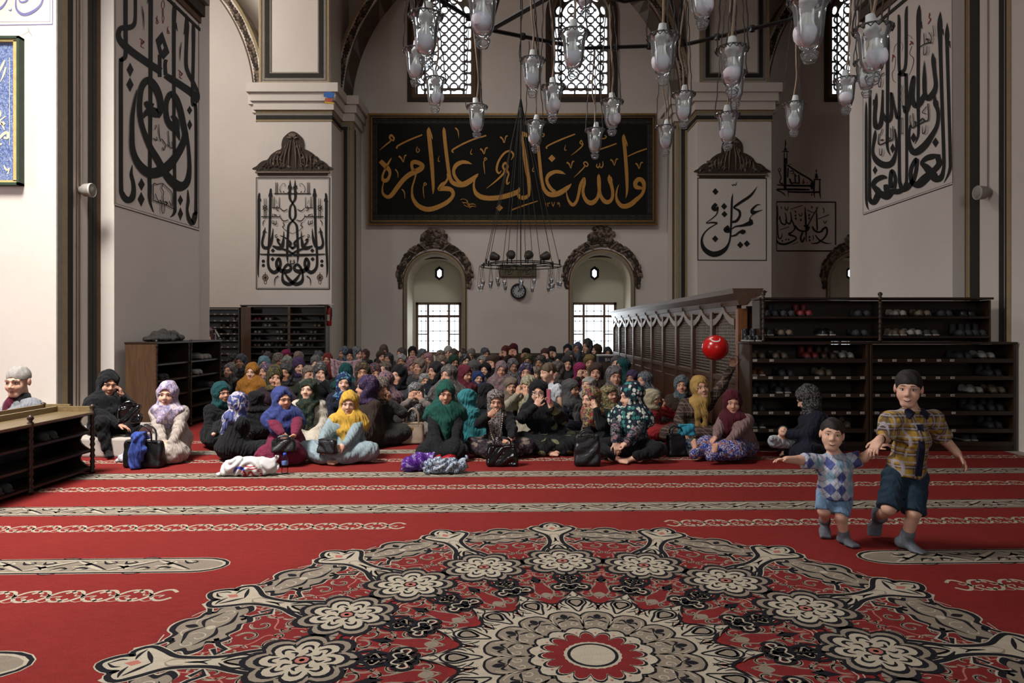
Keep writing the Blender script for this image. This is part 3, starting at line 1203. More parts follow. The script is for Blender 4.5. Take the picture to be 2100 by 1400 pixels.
# ---- black cusped line that ties knots and rosettes together
for k in range(16):
    pt.z = z_keep + .0010
    a = (k + .5) * S
    for mir in (1, -1):
        pt.line([(.165, .755, .02), (.20, .82, .035), (.255, .90, .02), (.225, 1.0, .026), (.13, 1.055, .03), (.05, 1.075, .02), (0, 1.10, .012)], .02, BLA, a, mir=mir)
        pt.line([(.18, .78), (.225, .89), (.2, .985), (.1, 1.035), (0, 1.05)], .006, CRE, a, mir=mir)
        pt.line([(0, 1.14, .05), (.06, 1.16, .055), (.13, 1.2, .05)], .03, TAU, a, mir=mir)
        pt.line([(0, 1.185, .014), (.06, 1.20, .02), (.15, 1.26, .02), (.2, 1.33, .014)], .03, BLA, a, mir=mir)
# ---- rosettes
ro = lobes(8, .20, .05, 0, 6, .8)
ri = lobes(8, .150, .045, 0, 6, .8)
for k in range(16):
    a = k * S
    o_ = (0, 1.19)
    pt.z = z_keep + .0013
    pt.fill([(x * 1.12, y * 1.12) for x, y in ro], BLA, a, o_)
    pt.z += .0002
    pt.fill(ro, TAU, a, o_)
    pt.z += .0002
    pt.fill([(x * 1.14, y * 1.14) for x, y in ri], BLA, a, o_)
    pt.z += .0002
    pt.fill(ri, CRE, a, o_)
    pt.z += .0002
    for j in range(8):
        b = j * PI / 4
        f = lambda x, y: (x * math.cos(b) + y * math.sin(b), -x * math.sin(b) + y * math.cos(b))
        pt.line([(*f(-.025, .095), .004), (*f(-.012, .125), .016), (*f(.012, .125), .016), (*f(.025, .095), .004)], .012, BLA, a, o_, sub=3)
        pt.line([(*f(0, .05), .004), (*f(.018, .07), .016), (*f(0.004, .092), .005)], .012, BLA, a, o_, sub=3)
        pt.line([(*f(.04, .11), .004), (*f(.047, .14), .012), (*f(.06, .15), .004)], .012, BLA, a, o_, sub=3)
    pt.fill(lobes(8, .038, .012, 0, 3), BLA, a, o_)
    pt.z += .0002
    pt.fill(circ(.029, 10), ROS, a, o_)
    pt.fill(circ(.012, 8), CRE, a, o_)
# ---- knots
for k in range(16):
    a = k * S
    o_ = (0, .775)
    pt.z = z_keep + .0022
    pt.line([(0, .83 - .775), (0, 1.0 - .775)], .016, BLA, a, o_, smooth=False)
    for mir in (1, -1):
        pt.line([(.0, .2, .012), (.04, .15, .02), (.09, .13, .01)], .02, BLA, a, o_, mir)
        pt.line(smooth([(.02, 0), (.075, .04), (.1, .0), (.075, -.04)]), .015, BLA, a, o_, mir, closed=True, sub=1)
        pt.line(smooth([(.0, .04), (.045, .07), (.07, .02), (.03, -.03), (-.02, -.055), (-.05, -.03)]), .014, BLA, a, o_, mir, sub=1)
    pt.z += .0002
    for mir in (1, -1):
        pt.line(smooth([(.035, 0), (.072, .02), (.085, .0), (.072, -.02)]), .01, CRE, a, o_, mir, closed=True, sub=1)
        pt.line([(.0, .03), (.035, .05), (.05, .02), (.02, -.02)], .008, CRE, a, o_, mir)
# ---- cream star ring
star = []
for k in range(16):
    for (t, r) in ((0, .715), (.10, .66), (.2, .60), (.34, .565), (.5, .55), (.66, .565), (.8, .60), (.9, .66)):
        b = (k + t) * S
        star.append((r * math.sin(b), r * math.cos(b)))
pt.z = z_keep + .0026
pt.line(star, .03, BLA, closed=True, sub=1)
pt.z += .0002
pt.fill(star, CRE)
for k in range(16):
    a = k * S
    pt.z = z_keep + .0030
    dr = smooth([(0, .455), (.03, .52), (.05, .565), (.035, .61), (0, .63), (-.035, .61), (-.05, .565), (-.03, .52)])
    pt.line(dr, .011, BLA, a, closed=True, sub=1)
    d2 = smooth([(0, .515), (.026, .55), (.034, .575), (.02, .60), (-.02, .60), (-.034, .575), (-.026, .55)])
    pt.line(d2, .014, BLA, a, closed=True, sub=1)
    pt.fill(d2, TAU, a)
    for mir in (1, -1):
        pt.line([(.0, .635, .003), (.02, .655, .01), (.01, .675, .003)], .01, BLA, a, mir=mir)
        pt.line([(.055, .52, .004), (.075, .55, .010), (.07, .575, .004)], .01, BLA, a, mir=mir)
        pt.line([(.04, .49, .004), (.06, .5, .010), (.08, .52, .004)], .01, BLA, a, mir=mir)
    for mir in (1, -1):
        pt.line([(.085, .47, .004), (.1, .52, .012), (.07, .60, .004)], .01, BLA, a, mir=mir)
        pt.line([(.03, .655, .003), (.045, .63, .01), (.075, .6, .003)], .01, TAU, a, mir=mir)
    a2 = a + S / 2
    pt.fill([(0, .50), (.016, .522), (0, .545), (-.016, .522)], ROS, a2)
    pt.line([(0, .485), (.03, .522), (0, .56), (-.03, .522)], .007, BLA, a2, closed=True, smooth=False)
# ---- taupe cells
pt.z = z_keep + .0034
cell = sym([(0, .245), (.05, .262), (.072, .32), (.078, .37), (.055, .43), (.02, .447), (0, .45)])
cell = smooth(cell, sub=4)
for k in range(16):
    a = (k + .5) * S
    pt.z = z_keep + .0034
    pt.line(cell, .022, BLA, a, closed=True, sub=1)
    pt.z += .0002
    pt.fill(cell, TAU, a)
    pt.z += .0002
    for mir in (1, -1):
        pt.line(scroll(.028, .31, .024, .9, mir, 1.5), .006, CRE, a, mir=mir, sub=2)
        pt.line([(0, .36, .003), (.03, .39, .014), (.045, .37, .003)], .012, BLA, a, mir=mir)
        pt.line([(0, .36, .003), (.035, .345, .012), (.05, .33, .003)], .012, BLA, a, mir=mir)
        pt.line([(.06, .3), (.066, .37), (.045, .42)], .005, CRE, a, mir=mir)
    pt.fill(smooth([(0, .37), (.018, .40), (0, .425), (-.018, .40)]), BLA, a)
    pt.fill(circ(.01, 8), CRE, a, (0, .36))
# ---- centre flower
pt.z = z_keep + .0040
pt.fill(lobes(16, .262, .03, S / 2, 4), BLA)
pt.z += .0002
pt.fill(lobes(16, .25, .03, S / 2, 4), CRE)
pt.z += .0002
fl = lobes(16, .185, .05, 0, 6, .7)
pt.fill([(x * 1.09, y * 1.09) for x, y in fl], BLA)
pt.z += .0002
pt.fill([(x * 1.025, y * 1.025) for x, y in fl], CRE)
pt.z += .0002
pt.fill(fl, DRE)
pt.z += .0002
pt.fill(lobes(24, .118, .008, 0, 3), CRE)
pt.z += .0002
pt.fill(circ(.106, 32), BLA)
pt.z += .0002
pt.fill(circ(.092, 32), CRE)
for k in range(16):
    pt.fill(circ(.006, 6), ROS, k * S + S / 2, (0, .215))
pt.mb.build('medallion', CM, carpet, fix=False)


# ---- bands
def band_A(v, u0, u1, e0, e1):
    """wide border: taupe ground with scrolling vine; e0/e1 rounded ends"""
    p = Pat()
    w = .125
    # the band runs along x (u); y is v

    def capsule(hw, a, b):
        pts = []
        if e1:
            pts += [(b - .18 + .18 * math.cos(t), v + hw * math.sin(t)) for t in np.linspace(-PI / 2, PI / 2, 9)]
        else:
            pts += [(b, v - hw), (b, v + hw)]
        if e0:
            pts += [(a + .18 + .18 * math.cos(t), v + hw * math.sin(t)) for t in np.linspace(PI / 2, 3 * PI / 2, 9)]
        else:
            pts += [(a, v + hw), (a, v - hw)]
        return pts
    p.fill(capsule(w + .006, u0 - .006, u1 + .006), CRE)
    p.lift()
    p.fill(capsule(w, u0, u1), BLA)
    p.lift()
    p.fill(capsule(w - .018, u0 + .018, u1 - .018), CRE)
    p.lift()
    p.fill(capsule(w - .034, u0 + .034, u1 - .034), TAU)
    p.lift()
    L = .46
    xs = [u0 + .2 + i * L for i in range(40)] if e0 else [u1 - .64 - i * L for i in range(40)] if e1 else [u0 + .1 + i * L for i in range(40)]
    for x in [q for q in xs if u0 + .1 < q < u1 - .55]:
        sgn = 1
        for f in (1, -1):
            q = lambda dx, dy: (x + dx, v + sgn * f * dy)
            g = 0.0 if f == 1 else L / 2
            q = lambda dx, dy: (x + g + dx, v + f * dy)
            p.line([(*q(-.02, -.085), .01), (*q(.05, -.03), .022), (*q(.13, .03), .03), (*q(.2, .08), .012)], .02, CRE, sub=3)
            p.line([(*q(-.01, -.088), .004), (*q(.06, -.045), .012), (*q(.14, .012), .016), (*q(.22, .075), .006)], .01, BLA, sub=3)
            p.line([(*q(.03, .075), .004), (*q(.05, .03), .02), (*q(.10, .05), .016), (*q(.07, .075), .004)], .01, BLA, sub=3)
            p.line([(*q(.13, -.08), .004), (*q(.17, -.03), .02), (*q(.215, -.05), .014), (*q(.19, -.075), .004)], .01, BLA, sub=3)
            p.line([(*q(.0, .02), .006), (*q(.04, .0), .03), (*q(.09, -.045), .034), (*q(.05, -.07), .012)], .01, CRE, sub=3)
            p.line([(*q(.015, -.0), .004), (*q(.05, -.02), .016), (*q(.08, -.06), .006)], .01, BLA, sub=3)
            p.line([(*q(.02, .045), .004), (*q(.075, .07), .018), (*q(.13, .06), .004)], .01, CRE, sub=3)
            p.line([(*q(.11, -.06), .004), (*q(.16, -.07), .016), (*q(.21, -.02), .004)], .01, CRE, sub=3)
        # barbs along the edges
        for f in (1, -1):
            p.line([(x + .1, v + f * w, .004), (x + .14, v + f * (w + .018), .01), (x + .2, v + f * w, .004)], .01, BLA, sub=2)
    p.mb.build('border_band', CM, carpet, fix=False)


def band_B(v, u0, u1):
    """narrow cream chain on red"""
    p = Pat()
    L = .17
    n = int((u1 - u0) / L)
    for k in range(n):
        x = u0 + (k + .5) * L
        p.line([(x - .08, v + .035), (x - .04, v + .072), (x, v + .05), (x + .05, v - .05), (x + .1, v - .072), (x + .14, v - .035)], .019, CRE, sub=3)
        p.line([(x - .08, v - .035), (x - .04, v - .072), (x, v - .05), (x + .05, v + .05), (x + .1, v + .072), (x + .14, v + .035)], .019, CRE, sub=3)
        p.line([(x + .0, v + .03), (x + .02, v + .01), (x - .015, v + .0), (x - .02, v + .025)], .009, CRE, sub=2)
        p.line([(x + .03, v - .03), (x + .05, v - .01), (x + .09, v - .0), (x + .075, v - .03)], .009, CRE, sub=2)
        p.line([(x + .0, v - .065), (x + .03, v - .08), (x + .06, v - .06)], .006, CRE, sub=2)
    p.mb.build('chain_band', CM, carpet, fix=False)


band_A(0.0, -6.5, -2.27, False, True)
band_A(0.0, 2.3, 6.5, True, False)
band_A(1.20, -6.5, -1.92, False, True)
band_A(1.20, 1.76, 6.5, True, False)
band_A(2.44, -7.0, 7.0, False, False)
band_A(3.68, -6.0, 7.0, False, False)
band_A(4.92, -6.0, 7.0, False, False)
band_A(6.16, -4.0, 3.0, False, False)
band_B(.74, -6.5, -2.05)
band_B(.74, 2.0, 6.5)
band_B(1.97, -6.5, -.95)
band_B(1.97, .80, 6.8)
for v in (3.15, 4.40, 5.64):
    band_B(v, -6.0, 6.8)

# ------------------------------------------------------------------ inscriptions
gold = M_plain('gold_thread', '#a9772a', 0.5, 0.22, 40, spec=0.5, metal=0.25)
frame_gold = M_plain('frame_gilt', '#7d5a20', 0.4, 0.25, 25, spec=0.5, metal=0.4)
frame_dark = M_wood('frame_dark', '#241c12', '#3b2e1c', 0.4, 0)
velvet = M_plain('black_velvet', '#0c0d0b', 0.9, 0.2, 8)
border_m = M_plain('border_ground', '#211f1b', 0.9, 0.2, 20)
border_l = M_plain('border_thread', '#403d36', 0.9, 0.2, 20)


def strokes(mb, data, org, sc, to3_, mirror=None, step=.0005):
    # each stroke lies a hair above the one before it
    a_, b_ = Vector(to3_((1000, 300))), Vector(to3_((1001, 400)))
    flat = abs(a_.x - b_.x) < 1e-6
    sg = (1 if a_.x < 0 else -1) if flat else 0
    for n_, st_ in enumerate(data):
        def to3(p, n_=n_):
            q = to3_(p)
            return (q[0] + sg * n_ * step, q[1] - (0 if flat else n_ * step), q[2])
        for mi in ((0, 1) if mirror is not None else (0,)):
            pts = []
            for (x, y, w) in st_:
                if mi:
                    x = 2 * mirror - x
                pts.append((org[0] + x / sc, org[1] + y / sc, w / sc))
            ribbon2(mb, pts, to3, 5)


def diamonds(mb, data, org, sc, to3, mirror=None):
    for (x, y, a, b) in data:
        for mi in ((0, 1) if mirror is not None else (0,)):
            xx = 2 * mirror - x if mi else x
            cx, cy = org[0] + xx / sc, org[1] + y / sc
            a_, b_ = a / sc, b / sc
            mb.add([to3((cx, cy - b_)), to3((cx + a_, cy)), to3((cx, cy + b_)), to3((cx - a_, cy))], [(0, 1, 2, 3)])


def S3(s, w):
    """'x,y x,y ...' with one width"""
    return [tuple(float(t) for t in p.split(',')) + (w,) for p in s.split()]


def SV(s):
    """'x,y,w ...'"""
    return [tuple(float(t) for t in p.split(',')) for p in s.split()]


# ---- the big framed panel
def mapG(off=0.0):
    def f(p):
        d = 19.2 - .32 * (462 - p[1]) / 230 - off
        return tuple(P(p[0], p[1], d))
    return f


fx0, fx1, fy0, fy1 = 754, 1348, 232, 461
pnl = thing('framed_inscription', 'huge gilt framed black panel with golden script between the windows', 'picture', tuple(P(1050, 461, 19.2)))


def localise(o, root):
    o.parent = root
    o.matrix_parent_inverse = Matrix.Translation(-Vector(root.location))
    return o


def pbuild(m, name, mats, root, fix=False, smooth=False):
    o = m.build(name, mats, None, smooth, fix=fix)
    return localise(o, root)


def rail(a, b, c, d, off, mt, name='frame_rail'):
    """frame piece: quad outline in px extruded"""
    m = MB()
    q = [a, b, c, d]
    f, g = mapG(off), mapG(-.02)
    m.prism(q, f, g)
    return pbuild(m, name, mt, pnl, True)


def ring_rails(i0, i1, off, mt, name):
    a, b, c, d = fx0 + i0, fx1 - i0, fy0 + i0, fy1 - i0
    A, B, C_, D_ = fx0 + i1, fx1 - i1, fy0 + i1, fy1 - i1
    rail((a, c), (b, c), (B, C_), (A, C_), off, mt, name)
    rail((a, d), (A, D_), (B, D_), (b, d), off, mt, name)
    rail((a, c), (A, C_), (A, D_), (a, d), off, mt, name)
    rail((b, c), (b, d), (B, D_), (B, C_), off, mt, name)


ring_rails(0, 3.5, .10, frame_gold, 'frame_rail')
ring_rails(3.5, 7, .13, frame_dark, 'frame_rail')
ring_rails(7, 9.5, .09, frame_gold, 'frame_rail')
m = MB()
m.prism([(fx0 + 5, fy0 + 5), (fx1 - 5, fy0 + 5), (fx1 - 5, fy1 - 5), (fx0 + 5, fy1 - 5)], mapG(.01), mapG(-.02))
pbuild(m, 'border_cloth', border_m, pnl, True)
m = MB()
m.prism([(fx0 + 21, fy0 + 22), (fx1 - 22, fy0 + 23), (fx1 - 22, fy1 - 22), (fx0 + 21, fy1 - 22)], mapG(.016), mapG(0))
pbuild(m, 'velvet_panel', velvet, pnl, True)
m = MB()
f = mapG(.018)


def motif(cx, cy, s, rot):
    for sg in (1, -1):
        for pts in (((-8, 0, .5), (-4, 4, 1.1), (0, 1, .8), (4, 4, 1.1), (8, 0, .5)), ((-3, 0, .4), (0, 4.5, 1.0), (3, 0, .4)), ((-8, 5, .4), (-5, 2, .9), (-2, 5, .4)), ((2, 5, .4), (5, 2, .9), (8, 5, .4))):
            q = []
            for (x, y, w) in pts:
                y *= sg
                if rot:
                    x, y = y, x
                q.append((cx + x * s, cy + y * s, w))
            ribbon2(m, q, f, 3)


for i in range(34):
    x = fx0 + 18 + i * (fx1 - fx0 - 36) / 33
    motif(x, fy0 + 15.5, .95, 0)
    motif(x, fy1 - 15.5, .95, 0)
for i in range(11):
    y = fy0 + 32 + i * (fy1 - fy0 - 64) / 10
    motif(fx0 + 15, y, .95, 1)
    motif(fx1 - 15, y, .95, 1)
pbuild(m, 'border_pattern', border_l, pnl)

A_ = [
 SV('70,560,60 150,640,70 200,700,50 205,760,35 170,830,50 120,840,55 100,790,30 120,720,30 170,620,30 215,540,18 228,515,4'),
 SV('120,850,15 100,950,20 110,1030,35 170,1075,50 230,1050,60 320,930,65 400,830,65 480,760,70 560,720,75 650,670,75 670,620,60 600,580,60 540,578,60 520,620,40 535,680,45 575,705,45'),
 SV('765,75,5 765,130,58 775,250,58 800,500,60 820,750,50 830,950,35 825,1035,4'), SV('785,150,30 805,200,24 820,250,6'),
 SV('585,740,20 560,830,22 530,930,25 525,1020,30 540,1100,45 600,1190,60 700,1245,70 800,1250,70 920,1210,65 1030,1150,60 1100,1080,50 1115,1020,50 1080,970,60 1000,955,70 920,965,50 915,955,45 960,900,60 1010,860,34 1040,800,30 1035,740,30'),
 SV('980,75,4 985,130,45 1000,300,50 1030,550,50 1050,700,50 1070,800,50 1110,870,60 1190,900,70 1280,890,80 1380,830,70 1450,770,40 1475,740,4'),
 SV('1385,605,4 1320,582,40 1240,578,55 1160,620,60 1122,700,45 1140,780,45 1190,850,45 1240,880,40'),
 SV('1440,800,10 1415,870,25 1415,950,35 1450,1030,60 1530,1080,70 1650,1095,70 1800,1080,70 1950,1040,70 2040,1000,60 2065,940,10'),
 SV('310,385,20 320,345,24 480,262,24 670,185,20'), SV('1120,440,20 1115,395,24 1350,272,24 1590,195,20'), SV('1945,1275,6 2010,1245,14 2085,1215,15'),
 SV('335,490,25 370,520,22 400,575,10 420,490,18 445,480,20'), SV('1505,385,25 1535,410,20 1560,460,10 1580,385,18 1612,370,20'), SV('1790,215,25 1825,245,20 1850,300,8 1870,215,18 1897,200,18'),
 SV('1145,85,20 1185,130,18 1195,230,4'), SV('285,680,18 320,730,16 325,800,4'), SV('380,965,18 415,1010,16 422,1100,4'),
 SV('690,905,15 710,872,15 732,900,12 690,922,12 688,1000,14 700,1100,4'), SV('1560,545,15 1575,515,14 1600,535,10 1556,570,12 1560,650,14 1572,750,4'),
 SV('915,490,5 900,545,12 910,570,12 928,560,8'), SV('1385,385,5 1366,440,12 1375,465,12 1392,460,8'),
 SV('60,405,6 150,330,18 220,270,20 205,225,24 225,190,28 265,230,25 255,268,20 215,245,15'), SV('605,350,6 585,400,12 605,438,14 635,405,12 605,378,10'),
 SV('1950,545,6 1980,470,25 1930,418,25 1850,450,30 1770,560,30 1740,680,30 1770,738,25 1810,700,8'),
 SV('1595,955,4 1750,830,25 1850,720,30 1830,640,30 1860,588,30 1895,630,35 1880,690,40 1912,745,25 1888,830,25 1892,892,25 1930,860,8'),
 SV('1220,1120,8 1260,1105,7 1320,1130,7 1300,1160,7 1240,1150,7'), SV('1260,1170,7 1300,1160,7 1340,1200,7 1380,1170,7 1440,1195,7'), SV('1270,1190,7 1320,1215,7 1370,1210,8 1445,1215,6'), SV('1310,1130,6 1345,1190,8 1350,1235,6 1400,1200,6'), SV('1330,1170,6 1380,1185,7 1420,1175,6')]
B_ = [
 SV('105,945,8 88,1010,26 105,1072,50 165,1088,60 230,1060,45 247,980,40 240,850,50 215,700,55 185,500,55 162,330,45 152,220,40 165,140,44'), SV('150,170,60 185,180,60 225,200,40'),
 SV('375,340,40 395,550,45 415,750,45 435,870,40 460,960,50 520,1030,65 600,1042,75 700,1010,75 800,940,55 855,885,4'),
 SV('768,750,4 700,722,45 620,715,50 540,750,60 500,810,45 510,880,45 560,960,50 620,1000,40'),
 SV('780,990,8 790,1060,20 820,1140,35 875,1190,50 930,1130,40 960,1020,40 985,900,45 1025,825,40 1040,812,30 1040,880,40 1020,970,40 1030,1060,45 1080,1140,60 1150,1160,70 1220,1100,50 1250,1000,45 1250,880,55 1245,790,45 1245,745,4'),
 SV('1250,950,45 1270,1050,45 1320,1130,60 1380,1150,60 1435,1100,45 1445,1000,45 1425,900,50 1400,820,60 1395,755,6'), SV('1415,790,24 1445,850,6'),
 SV('1605,175,4 1605,230,52 1620,400,50 1640,650,50 1650,850,45 1650,1000,30 1632,1095,4'), SV('1625,250,25 1645,300,20 1660,350,6'),
 SV('1880,955,20 1830,945,50 1780,930,60 1772,870,60 1820,822,62 1878,850,62 1896,930,50 1870,1030,45 1790,1110,60 1690,1190,70 1590,1210,65 1520,1150,50 1495,1060,30 1510,960,20 1535,900,4'),
 SV('0,1262,20 180,1195,20 370,1135,12'), SV('500,385,18 510,345,20 700,255,22 905,175,18'), SV('1200,415,15 1350,365,20 1500,310,18'), SV('1660,495,14 1790,435,20 1935,385,18'),
 SV('785,580,25 820,605,20 845,665,8 865,580,18 892,565,18'), SV('1412,540,25 1445,565,20 1470,625,8 1492,545,18 1522,530,18'), SV('1772,595,25 1800,615,20 1825,672,8 1848,595,18 1878,580,18'),
 SV('770,330,5 755,385,12 765,408,12 782,400,8'), SV('315,630,5 295,690,12 305,714,12 318,705,8'),
 SV('850,480,5 940,410,15 1010,340,18 975,300,14 995,265,14 1012,300,14 1022,335,14'), SV('890,795,5 970,720,15 1040,640,18 1028,590,18 1060,575,18 1090,610,18 1070,640,16 1035,612,14'),
 SV('1220,600,10 1215,640,18 1240,655,18 1258,620,14 1260,590,8'), SV('1258,640,10 1285,655,18 1305,620,16 1302,565,8'),
 SV('440,165,14 462,180,14 450,210,14 430,205,14'), SV('1330,195,12 1355,215,14 1320,240,14 1285,240,10'),
 SV('475,1155,6 485,1180,10 487,1215,8'), SV('510,1160,8 518,1215,10'), SV('510,1165,8 530,1172,8 545,1155,8'), SV('570,1148,8 590,1212,10 612,1148,8'), SV('680,1160,8 655,1160,8 660,1185,8 680,1165,8 686,1222,8')]
m = MB()
f = mapG(.02)
strokes(m, A_, (770, 250), 7, f)
strokes(m, B_, (1050, 250), 7, f)
diamonds(m, [(1780, 1232, 52, 50)], (770, 250), 7, f)
diamonds(m, [(572, 522, 52, 54)], (1050, 250), 7, f)
pbuild(m, 'golden_script', gold, pnl)


# ---- inscriptions on the flanks of the two near pillars
def mapX(X, eps):
    def f(p):
        d = abs(X) * F / abs(p[0] - 1050)
        return (X - math.copysign(eps, X), d, GZ(p[1], d))
    return f


def wall_script(name, label, root_loc):
    return thing(name, label, 'inscription', root_loc)


rootL = wall_script('painted_inscription', 'tall black interlaced script painted on the near left pillar', (XL, 9.9, 2.8))
C_ = [
 SV('185,-80,45 185,300,45 185,560,45 150,610,50 137,660,44 137,1200,44 138,1880,44 150,1985,55 200,2048,65 250,2030,65 268,1950,48 262,1870,42 243,1785,35 255,1690,5'),
 SV('285,-80,35 284,190,35 262,262,50 215,283,60 140,290,55 112,340,50 125,410,60 185,475,75 270,545,75 420,650,75 545,730,75'),
 SV('535,560,38 535,790,38'), SV('600,610,38 590,665,36 596,770,40'), SV('590,770,55 660,815,72 760,880,72 870,960,72 915,1035,40'),
 SV('443,-80,45 440,700,42 436,1400,40 430,1900,38 433,2060,30 472,2176,5'), SV('420,-20,16 405,40,4'),
 SV('690,25,3 685,95,42 680,300,38 680,900,35 682,1400,32 690,2060,32 684,2180,30 640,2228,5'), SV('697,235,20 716,322,4'),
 SV('808,140,3 812,250,45 810,400,36 804,650,36 828,750,38 880,850,38 920,940,35 925,1010,40 900,1048,40'), SV('795,290,20 783,355,5'),
 SV('872,215,3 880,310,34 878,600,30 870,1000,32 880,1080,35 905,1150,30 905,2090,30 897,2190,48 872,2285,50 832,2240,40 815,2150,25 825,2060,30 822,1940,4'),
 SV('505,1195,60 538,1130,60 530,1000,70 480,885,80 410,822,75 345,900,62 325,1050,55 332,1200,55 362,1330,55 430,1500,62 500,1620,70 580,1760,72 660,1860,90 740,1910,100 810,1870,70 836,1750,45 834,1600,36 815,1400,28 790,1250,22'),
 SV('368,1215,5 385,1170,50 440,1140,90 510,1160,90 535,1110,50'), SV('385,1040,30 410,1075,70 460,1100,80'),
 SV('297,920,8 270,1050,30 250,1200,45 246,1350,50 248,1500,58 275,1610,68 335,1705,82 420,1770,100 520,1762,110 620,1700,100 700,1600,80 762,1490,70 788,1380,52 768,1250,62 740,1120,62 700,1010,62 650,962,62 605,1030,50 595,1130,50 610,1230,58 650,1290,72 705,1340,60 737,1440,5'),
 SV('660,1180,40 700,1240,50 720,1330,34'),
 SV('345,60,4 362,150,12 370,310,3'), SV('755,430,4 742,520,10 738,630,3'),
 SV('460,1415,8 500,1440,10 495,1400,6'), SV('520,1270,5 522,1360,10 535,1450,8'), SV('545,1420,8 575,1460,10 590,1490,8 570,1540,8 555,1510,8'), SV('615,1340,8 620,1400,8 625,1500,10'), SV('600,1480,8 655,1520,8 650,1450,6'), SV('485,1280,8 490,1300,8 475,1330,5'),
 SV('460,2060,10 462,1890,10 500,1890,8 555,1880,8 600,1920,8 655,1985,8 655,2120,10'), SV('465,2055,10 545,2085,10 580,2095,8 670,2140,10'), SV('480,1985,8 500,2040,8 520,2070,8'), SV('525,2050,14 545,2080,8'), SV('575,2065,14 600,2080,14 590,2110,8'), SV('620,2060,8 640,2110,10'),
 SV('560,1880,8 545,1930,8 565,1970,8 558,2030,8 575,2140,8 558,2190,4 540,2140,8 558,2050,6')]
m = MB()
f = mapX(XL, .004)
strokes(m, C_, (220, 0), 5, f)
diamonds(m, [(232, 715, 36, 75), (230, 868, 38, 75), (843, 1130, 27, 46), (843, 1280, 26, 57), (348, 1890, 35, 66), (345, 2042, 36, 76), (748, 2052, 27, 56), (748, 2192, 27, 70)], (220, 0), 5, f)
pbuild(m, 'letters', ink, rootL)
# pierced lozenge of the waw
m = MB()
m.poly([[(220 + x / 5, y / 5) for x, y in ((562, 322), (636, 540), (572, 612), (530, 560), (493, 410))], [(220 + x / 5, y / 5) for x, y in ((565, 440), (580, 490), (560, 522), (545, 470))]], mapX(XL, .0045))
pbuild(m, 'letter_lozenge', ink, rootL)
m = MB()
strokes(m, [SV('565,0,6 552,60,6 575,120,6 560,180,6 568,240,5'), SV('575,0,6 585,60,6 560,120,6 580,180,6 568,240,5'), SV('330,395,7 372,430,7 340,470,7 375,495,6'), SV('352,400,6 345,450,6 370,420,6 378,440,6'), SV('495,180,6 520,230,8 500,240,6 510,160,5'), SV('610,290,6 632,340,8 612,335,6 620,270,5'), SV('725,715,7 765,760,7 735,790,7 765,805,6'), SV('742,725,6 740,770,6 770,750,6')], (220, 0), 5, f)
pbuild(m, 'red_ornament', red_p, rootL)
m = MB()
strokes(m, [SV('70,2106,9 940,2366,9'), SV('70,2080,3 940,2340,3'), SV('82,-60,3 82,2085,3'), SV('935,200,4 935,2340,4'), SV('66,-60,4 66,2100,4')], (220, 0), 5, mapX(XL, .003))
pbuild(m, 'ruled_border', black_p, rootL)

